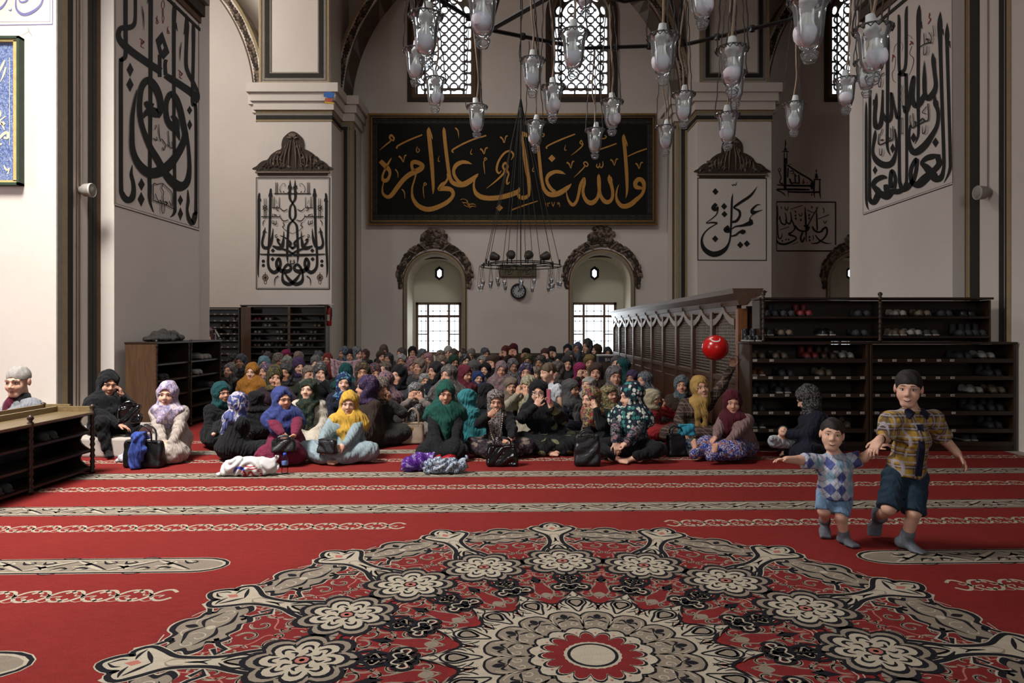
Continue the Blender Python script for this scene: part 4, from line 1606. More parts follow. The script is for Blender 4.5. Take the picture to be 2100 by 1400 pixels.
rootR = wall_script('painted_inscription', 'tall black interlaced script painted on the near right pillar', (XR, 9.8, 2.9))
E_ = [
 SV('845,120,3 840,240,52 845,500,40 860,1000,36 880,1600,36 876,1740,36 850,1820,60 800,1830,80 760,1785,90 700,1715,70 655,1672,40 700,1625,55 760,1605,60 845,1592,20'), SV('865,300,24 880,365,5'),
 SV('815,1600,55 832,1680,60 770,1755,60 690,1830,90 620,1890,80 560,1872,50 540,1800,42 552,1710,42 600,1635,48 602,1700,40 590,1780,40 560,1860,46 500,1930,56 430,1950,46'),
 SV('915,235,3 915,350,45 915,480,36 930,1000,32 946,1600,32 940,1750,30 882,1874,4'), SV('935,420,22 950,492,4'),
 SV('510,60,3 495,150,30 490,660,30 432,752,38 424,850,30 425,1750,31 436,1890,40 460,1950,44 490,1890,40 500,1750,28 496,850,34 478,765,38 424,720,30 422,220,30 410,150,3'),
 SV('630,50,3 625,160,48 620,500,35 618,1060,32 622,1300,26 615,1400,22 585,1475,4'), SV('645,220,20 660,298,5'),
 SV('305,335,3 305,420,38 305,800,34 303,1250,30 302,1500,26 335,1595,4'),
 SV('85,1040,3 85,1200,25 85,1900,25 90,2080,22 110,2150,5'), SV('125,920,25 122,1300,28 120,1960,30 132,2055,48 172,2070,55 220,1990,70 300,2012,72 350,1965,60 420,1962,56 480,1935,36'),
 SV('300,1820,20 250,1815,50 182,1850,52 160,1900,44 200,1950,64 230,1990,60'), SV('340,1930,48 336,1830,40 352,1750,38 386,1830,34 372,1930,40'), SV('285,1890,40 300,1950,60 335,1985,50'),
 SV('180,1330,4 175,1400,34 155,1550,25 190,1640,58 270,1690,68 350,1670,58 390,1560,25 396,1440,20 380,1320,10'),
 SV('795,980,3 795,1055,42 826,1150,35 816,1280,35 760,1390,50 680,1500,68 590,1562,68 540,1510,48 525,1400,25 540,1280,15'), SV('810,1030,22 825,1075,5'),
 SV('770,540,3 776,620,38 790,750,36 802,880,40 770,965,58 722,1008,58 690,960,40 685,800,38 685,620,3'), SV('785,590,20 802,650,5'),
 SV('690,960,36 640,1055,56 592,1082,56 565,1000,36 580,790,26 550,850,20 525,1070,36 492,1150,38 472,1080,16'),
 SV('195,950,3 186,1050,34 175,1200,35 188,1300,48 232,1280,45 250,1150,30 258,920,14'), SV('250,1140,22 300,1240,40 346,1180,32 345,945,20 380,1100,20 410,1210,34 436,1140,14'), SV('170,1020,20 160,1085,5'),
 SV('545,1180,8 540,1240,8 560,1310,12 600,1290,12 690,1245,12 730,1220,12 725,1060,10'), SV('570,1160,8 580,1300,8'), SV('595,1240,18 600,1285,10'), SV('640,1250,14 670,1215,14 690,1240,10'), SV('715,1090,8 670,1150,8 705,1165,8'),
 SV('225,1370,8 222,1480,12 310,1450,12 370,1420,10 365,1290,8'), SV('240,1440,14 270,1430,14'), SV('260,1320,8 235,1390,8'), SV('320,1400,16 330,1440,10'), SV('345,1310,8 350,1430,8'),
 SV('460,1210,8 460,1370,8'), SV('445,1215,5 475,1205,5'), SV('445,1380,6 475,1365,6'),
 SV('645,485,10 700,450,12 770,430,10'), SV('690,340,8 695,450,10'), SV('710,410,14 730,400,14 735,440,8'), SV('740,330,8 770,390,8 755,450,8'), SV('785,260,6 795,370,8'),
 SV('690,480,6 690,560,10 720,540,8 725,470,6'), SV('675,1290,6 680,1370,10 710,1340,8 715,1280,6'), SV('225,820,6 228,890,9 250,870,8 255,800,6'), SV('235,1520,6 240,1590,9 262,1570,8 262,1520,6'),
 SV('205,790,8 250,770,10 285,745,8'), SV('235,700,6 240,775,8'), SV('455,870,5 450,930,5 468,990,5 445,1050,5 445,1100,5'), SV('458,870,5 468,930,5 448,990,5 470,1050,5 475,1110,5')]
m = MB()
f = mapX(XR, .004)
strokes(m, E_, (1760, 0), 5, f)
diamonds(m, [(795, 1460, 34, 52), (570, 1412, 32, 55), (355, 1520, 26, 52), (175, 1745, 25, 45)], (1760, 0), 5, f)
pbuild(m, 'letters', ink, rootR)
m = MB()
strokes(m, [SV('735,130,8 730,180,10 745,200,12 720,245,12'), SV('745,150,6 725,170,8'), SV('360,570,14 350,640,4'), SV('355,560,12 385,590,8'), SV('540,420,12 570,455,10'), SV('530,460,14 565,430,8')], (1760, 0), 5, f)
pbuild(m, 'red_ornament', red_p, rootR)
m = MB()
strokes(m, [SV('385,600,4 375,700,4 350,750,6 360,820,5 390,850,3'), SV('365,540,3 380,470,4 430,430,3 460,470,4 450,530,3'), SV('470,400,3 520,360,4 560,400,3'), SV('555,470,4 530,550,5 570,600,6 560,680,5 525,770,3')], (1760, 0), 5, f)
pbuild(m, 'vine_ornament', brown_p, rootR)
m = MB()
strokes(m, [SV('55,2203,9 968,1890,9'), SV('55,2185,3 968,1868,3'), SV('965,0,4 970,1880,4'), SV('52,960,4 52,2200,4')], (1760, 0), 5, mapX(XR, .003))
pbuild(m, 'ruled_border', black_p, rootR)


# ---- panel on the left back pier
def mapW(d):
    return lambda p: tuple(P(p[0], p[1], d))


rootP = wall_script('painted_inscription', 'mirrored black script in a ruled frame on the left back pier', tuple(P(602, 590, YP)))
f = mapW(YP - .006)
G_ = [
 SV('783,228,3 795,290,28 795,700,26 805,1000,20 797,1096,3'), SV('780,285,12 773,318,4'), SV('800,280,10 812,320,4'),
 SV('672,178,3 676,240,28 685,600,24 700,860,24 696,985,28 650,1040,38 605,1022,38 575,960,30 590,900,30 615,940,30 600,1000,38 540,1032,48 480,1022,36 468,985,28 500,962,28 535,1000,28 555,1080,20 540,1140,38 480,1162,38 420,1120,34 370,1050,14'), SV('665,230,12 655,268,4'), SV('686,230,12 698,268,4'),
 SV('475,92,3 476,180,26 478,280,26 448,335,18 425,380,22 422,470,24 450,512,18 490,560,24 498,650,24 506,850,24 498,950,5'), SV('488,150,14 498,190,4'), SV('462,160,12 455,195,4'),
 SV('730,578,3 742,640,22 762,740,24 740,788,34 690,778,30 662,700,26 650,588,4'), SV('725,620,10 716,640,4'), SV('742,610,10 758,640,4'),
 SV('655,770,16 600,792,38 560,780,40 543,700,20 540,618,4'), SV('560,780,26 595,735,22 605,700,18 580,715,14'),
 SV('580,662,4 520,690,14 470,740,26 480,770,26 440,800,18'), SV('560,800,18 500,820,24 450,850,20 430,870,16'),
 SV('548,530,8 535,560,8 552,575,8 520,610,5 450,645,4'),
 SV('455,865,26 600,862,24 785,855,10'),
 SV('530,1020,14 548,1060,12'), SV('595,1078,12 630,1110,10 635,1180,3'), SV('735,505,8 752,530,8 752,565,3'),
 SV('450,235,12 640,235,9'), SV('605,120,6 605,245,8'), SV('622,120,6 622,245,8'), SV('500,225,12 480,215,8'), SV('535,225,10 545,210,8'), SV('570,225,8 580,190,5 570,160,4 545,130,4 525,140,4 530,165,4'),
 SV('580,380,10 660,380,8'), SV('585,270,5 585,380,8'), SV('635,265,5 635,385,7'), SV('650,265,5 650,385,7'), SV('605,360,8 612,400,8 590,410,8'), SV('500,395,8 540,412,10 575,385,8'), SV('615,300,4 610,340,4'),
 SV('570,472,10 770,472,10'), SV('720,285,5 720,490,8'), SV('740,285,5 740,490,8'), SV('490,505,8 540,515,10 575,480,8'), SV('575,450,6 580,475,8'), SV('610,460,12 640,450,12'), SV('650,440,6 655,470,8'),
 SV('712,380,7 730,355,7 748,380,7 730,410,7 712,385,7'), SV('706,360,6 755,400,6'), SV('755,360,6 706,400,6'),
 SV('615,510,6 615,550,9 635,545,8 640,510,6'), SV('640,545,8 655,540,8 655,505,5'), SV('605,655,8 625,665,8 615,690,8 605,670,8'),
 SV('440,915,6 430,955,9 450,955,8'), SV('450,955,8 470,950,8 472,910,5')]
m = MB()
strokes(m, G_, (510, 350), 5, f, mirror=450)
diamonds(m, [(655, 906, 22, 24), (652, 818, 22, 24)], (510, 350), 5, f, mirror=450)
for (x, y) in ((750, 927), (750, 970)):
    for mx in (x, 900 - x):
        m.poly([[(510 + (mx + 17 * math.cos(t)) / 5, 350 + (y + 17 * math.sin(t)) / 5) for t in np.linspace(0, 2 * PI, 13)[:-1]]], f)
pbuild(m, 'letters', ink, rootP)
for sx in (1, -1):
    m = MB()
    cx = 450 + sx * 280
    for k in range(6):
        a = k * PI / 3
        strokes(m, [[(cx + 16 * math.cos(a) + 14 * math.cos(t), 1095 + 18 * math.sin(a) + 16 * math.sin(t), 6) for t in np.linspace(0, 2 * PI, 9)]], (510, 350), 5, f)
    strokes(m, [[(cx, 1040, 6), (cx, 1070, 6)], [(cx + 12 * math.cos(t), 1140 + 20 * math.sin(t), 6) for t in np.linspace(0, 2 * PI, 9)]], (510, 350), 5, f)
    pbuild(m, 'knot_ornament', brown_p, rootP)
m = MB()
strokes(m, [SV('75,72,9 836,72,9'), SV('75,1212,9 830,1214,9'), SV('77,72,8 77,1212,8'), SV('832,72,8 828,1214,8'), SV('90,85,3 820,85,3'), SV('88,1200,3 820,1202,3'), SV('90,85,3 88,1200,3'), SV('820,85,3 818,1202,3')], (510, 350), 5, f)
pbuild(m, 'ruled_border', black_p, rootP)


def crest(px, py, w, h, d, label):
    """painted leaf crest modelled in relief; px,py centre of its base line"""
    root = thing('leaf_crest', label, 'ornament', tuple(P(px, py, d)))
    k = d / F
    hs_ = [(-.49, .03), (-.49, .15), (-.42, .26), (-.35, .30), (-.30, .42), (-.22, .52), (-.16, .57), (-.155, .70), (-.13, .84), (-.06, .96)]
    sil = hs_ + [(0, 1.0)] + [(-x, y) for x, y in hs_[::-1]]
    m = MB()
    m.prism(smooth(sil), lambda p: (p[0] * w * k, -.03, p[1] * h * k), lambda p: (p[0] * w * k, .0, p[1] * h * k))
    m.build('backing', relief_d, root)
    m = MB()
    rnd = random.Random(int(px))
    for sx in (1, -1):
        for (x0, y0, x1, y1, th) in ((.02, .80, .05, .08, .018), (.05, .75, .13, .08, .016), (.13, .48, .17, .18, .014), (.20, .44, .19, .12, .016), (.24, .40, .25, .16, .016), (.30, .32, .29, .12, .014), (.1, .52, .09, .66, .014)):
            m.mat(1)
            m.tube([(sx * x0 * w * k, -.045, y0 * h * k), (sx * (x0 + x1) / 2 * w * k + sx * .02, -.06, (y0 + y1) / 2 * h * k), (sx * x1 * w * k, -.045, y1 * h * k)], [.006, th * 1.1, .008], 5)
        for i in range(26):
            t = rnd.random()
            x = .03 + .45 * t
            top = np.interp(x, [0, .12, .16, .3, .42, .5], [.97, .85, .55, .42, .25, .1])
            y = rnd.uniform(.08, .95) * top
            m.mat(rnd.random() < .42)
            ell(m, (sx * x * w * k, -.035, y * h * k), (.055, .03, .028), (0, rnd.uniform(0, PI), 0), 6, 4)
        m.mat(1)
        m.tube([(sx * (.125 + .03 * (1 - t / 9) * math.cos(t * .9)) * w * k, -.06, (.14 + .06 * (1 - t / 9) * math.sin(t * .9)) * h * k) for t in range(9)], .010, 5)
        for i in range(4):
            a = .35 + i * .55
            m.mat(1)
            ell(m, (sx * .05 * math.cos(a) * w * k, -.06, (.8 + .1 * math.sin(a)) * h * k), (.06, .02, .022), (0, -a if sx > 0 else a, 0), 6, 4)
    m.build('leaves', [relief_d, relief_l], root)
    for i, (z0, z1, e, mt) in enumerate(((0, .045, .0, relief_d), (-.045, 0, .012, relief_l), (-.10, -.045, -.02, relief_d))):
        m = MB()
        m.box(-(.5 + e) * w * k, (.5 + e) * w * k, -.05 - e, 0, z0 * h * k, z1 * h * k)
        m.build('base_moulding', mt, root)
    return root


crest(601, 352, 148, 82, YP, 'painted leaf crest above the framed script on the left back pier')  # paintwork imitating carving, given real relief

# ---- panel on the right back pier
rootQ = wall_script('painted_inscription', 'bold black script in a ruled frame on the right back pier', tuple(P(1500, 535, YP)))
H_ = [
 SV('415,630,3 405,700,20 400,850,22 395,980,20 388,1080,18 370,1150,22 330,1210,42 260,1250,56 190,1250,56 120,1200,45 95,1120,25 115,1050,16 170,990,12 255,940,10'),
 SV('665,560,3 600,650,25 500,720,28 430,770,22 440,788,18 480,812,25 485,862,25 450,915,28 400,925,20'),
 SV('700,748,5 660,752,15 612,800,28 622,828,45 660,820,20 720,800,4'), SV('625,840,10 590,885,10 598,930,50 565,945,40 510,962,25 440,972,15 400,1000,10'), SV('600,900,30 605,950,36'),
 SV('545,1020,20 515,1026,50 480,1030,22 440,1060,20 395,1072,14'), SV('370,965,26 338,1005,44 372,1018,36 372,985,30'),
 SV('245,738,34 214,780,45 240,800,30 262,772,14 250,840,12 200,890,10 140,935,8 200,930,16 255,936,20'), SV('400,540,6 415,550,10 425,538,6 440,548,10 455,515,4')]
m = MB()
f = mapW(YP - .006)
strokes(m, H_, (1420, 270), 5, f)
diamonds(m, [(235, 613, 32, 36), (325, 765, 32, 36), (328, 845, 32, 34), (233, 1097, 33, 36), (490, 1160, 33, 36), (558, 1147, 33, 35)], (1420, 270), 5, f)
pbuild(m, 'letters', ink, rootQ)
m = MB()
strokes(m, [SV('50,475,9 762,478,9'), SV('55,1315,9 762,1318,9'), SV('55,475,9 55,1318,9'), SV('757,478,9 757,1318,9')], (1420, 270), 5, f)
pbuild(m, 'ruled_border', black_p, rootQ)
crest(1501, 357, 140, 78, YP, 'painted leaf crest above the bold script on the right back pier')

# ---- two paintings on the wall of the right bay
rootS = wall_script('painted_inscription', 'black script shaped like a mosque with a minaret, right bay wall', tuple(P(1640, 405, D)))
f = mapW(D - .006)
I_ = [SV('153,75,4 155,120,14 152,160,10 155,190,40'), SV('120,205,6 155,200,14 192,205,6'), SV('142,210,9 142,330,9'), SV('170,210,9 170,330,9'), SV('150,270,30 150,590,28'),
      SV('170,340,16 290,420,18 420,500,18 435,560,22'), SV('190,330,8 215,335,5'), SV('90,410,8 80,385,7 100,375,7 105,400,7 85,415,7'), SV('90,415,8 108,470,10 95,520,12 130,535,14'),
      SV('65,545,10 200,552,20 420,555,20'), SV('65,590,16 250,592,22 400,595,16'), SV('180,615,16 300,620,18 510,620,20'), SV('60,595,12 130,630,10 155,660,4'), SV('180,600,12 185,670,4'),
      SV('195,480,16 215,530,18 240,520,14'), SV('250,430,14 255,530,14'), SV('290,440,14 295,530,14'), SV('240,525,14 300,530,14'), SV('195,410,10 225,400,10 240,425,8 210,430,8'), SV('245,440,10 270,460,10'), SV('180,370,14 175,470,14'),
      SV('450,490,14 445,620,14 455,680,4'), SV('505,490,12 505,620,14 515,690,4'), SV('440,490,12 515,490,12'), SV('455,465,30 485,465,30'), SV('460,440,20 480,440,24'), SV('468,380,4 470,420,12'), SV('420,520,24 425,590,24'), SV('420,640,14 425,655,14')]
m = MB()
strokes(m, I_, (1580, 270), 5, f)
pbuild(m, 'letters', ink, rootS)
m = MB()
strokes(m, [SV('325,500,8 350,520,12 330,530,10 345,480,8'), SV('370,520,10 385,530,8'), SV('462,395,8 475,405,8')], (1580, 270), 5, f)
pbuild(m, 'red_letters', red_p, rootS)
rootT = wall_script('painted_inscription', 'crowded black script in a dark ruled box, right bay wall', tuple(P(1655, 515, D)))
J_ = [SV('72,760,8 75,850,12 70,960,8'), SV('95,860,8 110,930,14 150,950,16 165,900,12 150,830,8'), SV('150,900,10 190,945,16 215,900,14 205,820,8'), SV('95,870,10 90,900,10'),
      SV('75,950,10 80,1080,14 110,1090,12 120,1040,6'), SV('65,1110,10 90,1145,22 160,1150,22 250,1110,18 260,1080,14 190,1050,22 220,1030,14 250,990,14 230,930,14 215,900,12'),
      SV('250,960,20 280,1000,20 330,1020,18 380,1010,16 400,970,12'), SV('355,770,6 360,880,18 365,1000,16 368,1130,6'), SV('330,1030,16 310,1090,18 330,1130,16 350,1080,14'), SV('345,970,20 375,960,20 380,1000,18'),
      SV('470,770,6 475,900,16 480,1010,14'), SV('490,770,6 430,870,12 370,990,10'), SV('430,970,14 450,1010,20 500,1030,18 540,1000,18 570,980,18 580,1030,18 550,1090,16 480,1140,16 415,1145,6'), SV('460,1060,10 500,1110,16 560,1140,14 625,1145,4'),
      SV('540,990,20 520,1030,20'), SV('205,795,7 330,755,7'), SV('490,895,7 600,850,7'), SV('375,805,7 450,835,7'), SV('100,1005,7 190,975,7'), SV('225,1155,6 285,1130,6'),
      SV('145,770,7 155,800,10 175,800,9 180,765,6'), SV('290,840,7 300,862,10 318,860,9 322,830,6'), SV('245,810,8 260,822,8 248,830,8'), SV('415,765,8 430,775,8 415,785,8'), SV('105,765,7 115,795,7'), SV('535,780,8 548,810,8 540,840,5'), SV('430,1060,8 440,1090,8 430,1115,5'), SV('540,910,7 555,940,7 575,910,7')]
m = MB()
strokes(m, J_, (1580, 270), 5, f)
diamonds(m, [(258, 860, 12, 14), (260, 890, 12, 14), (312, 905, 12, 14), (397, 855, 12, 14), (397, 888, 12, 14), (400, 1080, 12, 14), (402, 1112, 12, 14), (160, 1105, 10, 12), (188, 1105, 10, 12), (122, 1118, 10, 12)], (1580, 270), 5, f)
pbuild(m, 'letters', ink, rootT)
m = MB()
strokes(m, [SV('62,718,14 672,722,14'), SV('65,1222,14 640,1222,14'), SV('668,720,14 668,1160,14'), SV('64,718,8 64,1222,8')], (1580, 270), 5, f)
pbuild(m, 'ruled_border', black_p, rootT)

# ------------------------------------------------------------------ signed-distance modelling (smooth organic shapes -> one mesh)
class SDF:
    def __init__(s, lo, hi, vox):
        s.lo = np.array(lo, np.float32)
        s.vox = vox
        s.n = np.ceil((np.array(hi) - s.lo) / vox).astype(int) + 1
        s.D = np.full(s.n, 1.0, np.float32)
        s.B = np.full(s.n, 9.0, np.float32)
        s.L = np.zeros(s.n, np.int8)

    def _blk(s, lo, hi):
        a = np.clip(np.floor((np.array(lo) - s.lo) / s.vox).astype(int), 0, s.n - 1)
        b = np.clip(np.ceil((np.array(hi) - s.lo) / s.vox).astype(int) + 1, 1, s.n)
        if np.any(b <= a):
            return None
        ax = [s.lo[i] + s.vox * np.arange(a[i], b[i], dtype=np.float32) for i in range(3)]
        sl = tuple(slice(a[i], b[i]) for i in range(3))
        return sl, ax[0][:, None, None], ax[1][None, :, None], ax[2][None, None, :]

    def _put(s, sl, d, lab, k, op):
        D_ = s.D[sl]
        if op == 'sub':
            s.D[sl] = np.maximum(D_, -d)
            return
        if op == 'lab':
            L = s.L[sl]
            L[d < 0] = lab
            return
        if k > 0:
            h = np.clip(0.5 + 0.5 * (D_ - d) / k, 0, 1)
            s.D[sl] = D_ * (1 - h) + d * h - k * h * (1 - h)
        else:
            s.D[sl] = np.minimum(D_, d)
        B = s.B[sl]
        w = d < B
        B[w] = d[w]
        s.L[sl][w] = lab

    def cone(s, a, b, ra, rb, lab=0, k=.02, op='add', flat=None):
        """capsule with two radii"""
        a, b = np.array(a, np.float32), np.array(b, np.float32)
        r = max(ra, rb) + k + 3 * s.vox
        q = s._blk(np.minimum(a, b) - r, np.maximum(a, b) + r)
        if q is None:
            return s
        sl, X, Y, Z = q
        d = b - a
        L2 = max(float(d @ d), 1e-9)
        t = np.clip(((X - a[0]) * d[0] + (Y - a[1]) * d[1] + (Z - a[2]) * d[2]) / L2, 0, 1)
        dd = np.sqrt((X - a[0] - t * d[0]) ** 2 + (Y - a[1] - t * d[1]) ** 2 + (Z - a[2] - t * d[2]) ** 2) - (ra + (rb - ra) * t)
        s._put(sl, dd, lab, k, op)
        return s

    def chain(s, pts, rs, lab=0, k=.02, op='add'):
        for i in range(len(pts) - 1):
            s.cone(pts[i], pts[i + 1], rs[i], rs[i + 1], lab, k, op)
        return s

    def ell(s, c, r, lab=0, k=.02, op='add', R=None):
        c = np.array(c, np.float32)
        r = np.array(r, np.float32)
        e = float(r.max()) + k + 3 * s.vox
        q = s._blk(c - e, c + e)
        if q is None:
            return s
        sl, X, Y, Z = q
        x, y, z = X - c[0], Y - c[1], Z - c[2]
        if R is not None:
            R = np.array(R, np.float32)
            x, y, z = (R[0, 0] * x + R[1, 0] * y + R[2, 0] * z, R[0, 1] * x + R[1, 1] * y + R[2, 1] * z, R[0, 2] * x + R[1, 2] * y + R[2, 2] * z)
        k0 = np.sqrt((x / r[0]) ** 2 + (y / r[1]) ** 2 + (z / r[2]) ** 2)
        k1 = np.sqrt((x / r[0] ** 2) ** 2 + (y / r[1] ** 2) ** 2 + (z / r[2] ** 2) ** 2)
        d = k0 * (k0 - 1) / np.maximum(k1, 1e-6)
        s._put(sl, d, lab, k, op)
        return s

    def box(s, c, h, rad=.01, lab=0, k=.01, op='add', R=None):
        c = np.array(c, np.float32)
        h = np.array(h, np.float32)
        e = float(np.linalg.norm(h)) + k + 3 * s.vox + rad
        q = s._blk(c - e, c + e)
        if q is None:
            return s
        sl, X, Y, Z = q
        x, y, z = X - c[0], Y - c[1], Z - c[2]
        if R is not None:
            R = np.array(R, np.float32)
            x, y, z = (R[0, 0] * x + R[1, 0] * y + R[2, 0] * z, R[0, 1] * x + R[1, 1] * y + R[2, 1] * z, R[0, 2] * x + R[1, 2] * y + R[2, 2] * z)
        x, y, z = np.broadcast_arrays(np.abs(x) - h[0] + rad, np.abs(y) - h[1] + rad, np.abs(z) - h[2] + rad)
        d = np.sqrt(np.maximum(x, 0) ** 2 + np.maximum(y, 0) ** 2 + np.maximum(z, 0) ** 2) + np.minimum(np.maximum(x, np.maximum(y, z)), 0) - rad
        s._put(sl, d, lab, k, op)
        return s

    def grid(s):
        return [s.lo[i] + s.vox * np.arange(s.n[i], dtype=np.float32).reshape([-1 if j == i else 1 for j in range(3)]) for i in range(3)]

    def folds(s, fn):
        X, Y, Z = s.grid()
        m = np.abs(s.D) < .12
        add = np.broadcast_to(fn(X, Y, Z), s.D.shape)
        s.D = np.where(m, s.D + add, s.D).astype(np.float32)
        return s

    def floor(s, z=0.008):
        X, Y, Z = s.grid()
        s.D = np.maximum(s.D, (z - Z)).astype(np.float32)
        return s

    def mesh(s, name, mats, smooth=True):
        D = np.pad(s.D, 1, constant_values=1.0)
        L = np.pad(s.L, 1)
        lo = s.lo - s.vox
        ins = D < 0
        n = np.array(D.shape) - 1
        cnt = np.zeros(n, np.int8)
        sumv = np.zeros((*n, 3), np.float32)
        nx = np.zeros(n, np.int8)
        sl0 = [slice(0, -1), slice(1, None)]
        corners = [(i, j, k) for i in (0, 1) for j in (0, 1) for k in (0, 1)]
        tot = sum(ins[sl0[i], sl0[j], sl0[k]].astype(np.int8) for i, j, k in corners)
        act = (tot > 0) & (tot < 8)
        idx = np.argwhere(act)
        if len(idx) == 0:
            return mesh_of(name, [], [], mats)
        V = np.stack([D[idx[:, 0] + i, idx[:, 1] + j, idx[:, 2] + k] for i, j, k in corners], 1)
        cs = np.array(corners, np.float32)
        acc = np.zeros((len(idx), 3), np.float32)
        num = np.zeros(len(idx), np.float32)
        for a in range(8):
            for b in range(a + 1, 8):
                if np.abs(cs[a] - cs[b]).sum() == 1:
                    va, vb = V[:, a], V[:, b]
                    cr = (va < 0) != (vb < 0)
                    t = np.where(cr, va / np.where(cr, va - vb, 1), 0)
                    p = cs[a] + (cs[b] - cs[a]) * t[:, None]
                    acc += p * cr[:, None]
                    num += cr
        pos = lo + s.vox * (idx + acc / num[:, None])
        vid = np.full(n, -1, np.int64)
        vid[tuple(idx.T)] = np.arange(len(idx))
        lab = np.zeros(len(idx), np.int8)
        # label of the inside corner nearest the surface
        Vi = np.where(V < 0, V, -9)
        bi = Vi.argmax(1)
        cc = idx + cs[bi].astype(int)
        lab = L[tuple(cc.T)]
        faces = []
        for ax in range(3):
            s_a = [slice(None)] * 3
            s_b = [slice(None)] * 3
            s_a[ax], s_b[ax] = slice(0, -1), slice(1, None)
            A, B = ins[tuple(s_a)], ins[tuple(s_b)]
            e = np.argwhere(A != B)
            o1, o2 = [(1, 2), (2, 0), (0, 1)][ax]
            ok = (e[:, o1] > 0) & (e[:, o2] > 0) & (e[:, o1] < n[o1]) & (e[:, o2] < n[o2])
            e = e[ok]
            flip = A[tuple(e.T)]

            def v_(d1, d2):
                q = e.copy()
                q[:, o1] -= d1
                q[:, o2] -= d2
                return vid[tuple(q.T)]
            q = np.stack([v_(0, 0), v_(1, 0), v_(1, 1), v_(0, 1)], 1)
            q = np.where(flip[:, None], q, q[:, ::-1])
            faces.append(q)
        fq = np.concatenate(faces)
        fq = fq[(fq >= 0).all(1)]
        # light relaxation
        me = bpy.data.meshes.new(name)
        me.vertices.add(len(pos))
        me.vertices.foreach_set('co', pos.astype(np.float32).ravel())
        me.loops.add(len(fq) * 4)
        me.loops.foreach_set('vertex_index', fq.astype(np.int32).ravel())
        me.polygons.add(len(fq))
        me.polygons.foreach_set('loop_start', np.arange(0, len(fq) * 4, 4, dtype=np.int32))
        ml = lab[fq]
        me.polygons.foreach_set('material_index', np.sort(ml, 1)[:, 1].astype(np.int32))
        me.polygons.foreach_set('use_smooth', np.ones(len(fq), bool))
        for m in (mats if isinstance(mats, (list, tuple)) else [mats]):
            me.materials.append(m)
        me.update(calc_edges=True)
        me.validate()
        return me


def rot3(yaw=0, pitch=0, roll=0):
    """yaw: + turns the face (which looks to -y) towards +x; pitch: + looks up; roll: + tips towards +x"""
    return np.array((Matrix.Rotation(yaw, 3, 'Z') @ Matrix.Rotation(-pitch, 3, 'X') @ Matrix.Rotation(roll, 3, 'Y')), float)


# ---- shoes
def shoe_mesh(kind, mats):
    s = SDF((-.07, -.16, -.01), (.07, .16, .16), .007)
    s.cone((0, -.085, .035), (0, .085, .035), .040, .033, 0, .02)
    s.ell((0, .09, .05), (.036, .05, .05), 0, .03)
    s.ell((0, -.06, .035), (.043, .075, .04), 0, .02)
    if kind == 'boot':
        s.cone((0, .08, .05), (0, .085, .13), .04, .042, 0, .02)
    else:
        s.cone((0, .03, .06), (0, .08, .07), .03, .03, 0, .02)
    if kind == 'flat':
        s.ell((0, .03, .085), (.03, .085, .04), 0, 0, 'sub')
        s.ell((0, -.02, .1), (.032, .06, .035), 0, 0, 'sub')
    else:
        s.ell((0, .085, .13 if kind != 'boot' else .175), (.028, .035, .05), 0, 0, 'sub')
    s.box((0, 0, .008), (.042, .135, .012), .01, 1, .006)
    s.floor(.0)
    return s.mesh('shoe_' + kind, mats)

# ------------------------------------------------------------------ shoe racks
wood_dk = M_wood('rack_wood', '#191009', '#2b1c11', 0.42, 0)
wood_dkz = M_wood('rack_wood_upright', '#1f140b', '#33210f', 0.42, 2)
wood_or = M_wood('screen_post_wood', '#5a3418', '#7b4a22', 0.45, 2)
wood_br = M_wood('panel_wood', '#3b2718', '#543a25', 0.5, 2)
tag_m = M_plain('tag_white', '#a9a294', 0.7, 0.05)
tag_k = M_plain('tag_ink', '#2c2a27', 0.7, 0.05)
SEG = {'0': 'abcdef', '1': 'bc', '2': 'abged', '3': 'abgcd', '4': 'fgbc', '5': 'afgcd', '6': 'afgedc', '7': 'abc', '8': 'abcdefg', '9': 'abcdfg'}


def number_tag(parent, loc, num, rz=0.0, w=.046, h=.025):
    m = MB()
    m.box(-w / 2, w / 2, -.002, 0, -h / 2, h / 2)
    m.mat(1)
    cw, ch, t = w * .22, h * .62, h * .11
    for i, c in enumerate(str(num)):
        x0 = -w * .40 + i * w * .28
        segs = {'a': (0, cw, ch - t, ch), 'g': (0, cw, ch / 2 - t / 2, ch / 2 + t / 2), 'd': (0, cw, 0, t), 'f': (0, t, ch / 2, ch), 'b': (cw - t, cw, ch / 2, ch), 'e': (0, t, 0, ch / 2), 'c': (cw - t, cw, 0, ch / 2)}
        for g in SEG[c]:
            a, b, e, f = segs[g]
            m.add([(x0 + a, -.0025, e - ch / 2), (x0 + b, -.0025, e - ch / 2), (x0 + b, -.0025, f - ch / 2), (x0 + a, -.0025, f - ch / 2)], [(0, 1, 2, 3)])
    return m.build('number_tag', [tag_m, tag_k], parent, loc=loc, rot=(0, 0, rz), fix=False)


def board(root, name, a, mt, bev=.004):
    m = MB()
    m.bevbox(*a, bev)
    return m.build(name, mt, root)


def turned_post(root, x, y, z0, z1, r=.026, name='turned_post'):
    m = MB()
    L = z1 - z0
    prof = [(r, 0), (r, .03)]
    n = max(3, int(L / .11))
    for i in range(n):
        a = .03 + (L - .06) * i / n
        s = (L - .06) / n
        prof += [(r * .62, a + s * .05), (r * 1.0, a + s * .25), (r * .72, a + s * .45), (r * .72, a + s * .55), (r * 1.0, a + s * .75), (r * .62, a + s * .95)]
    prof += [(r, L - .03), (r, L), (r * .5, L + .008), (r * 1.1, L + .03), (r * .9, L + .05), (0, L + .062)]
    m.lathe(prof, 10)
    return m.build(name, wood_dkz, root, True, loc=(x, y, z0))


SHELF = {}


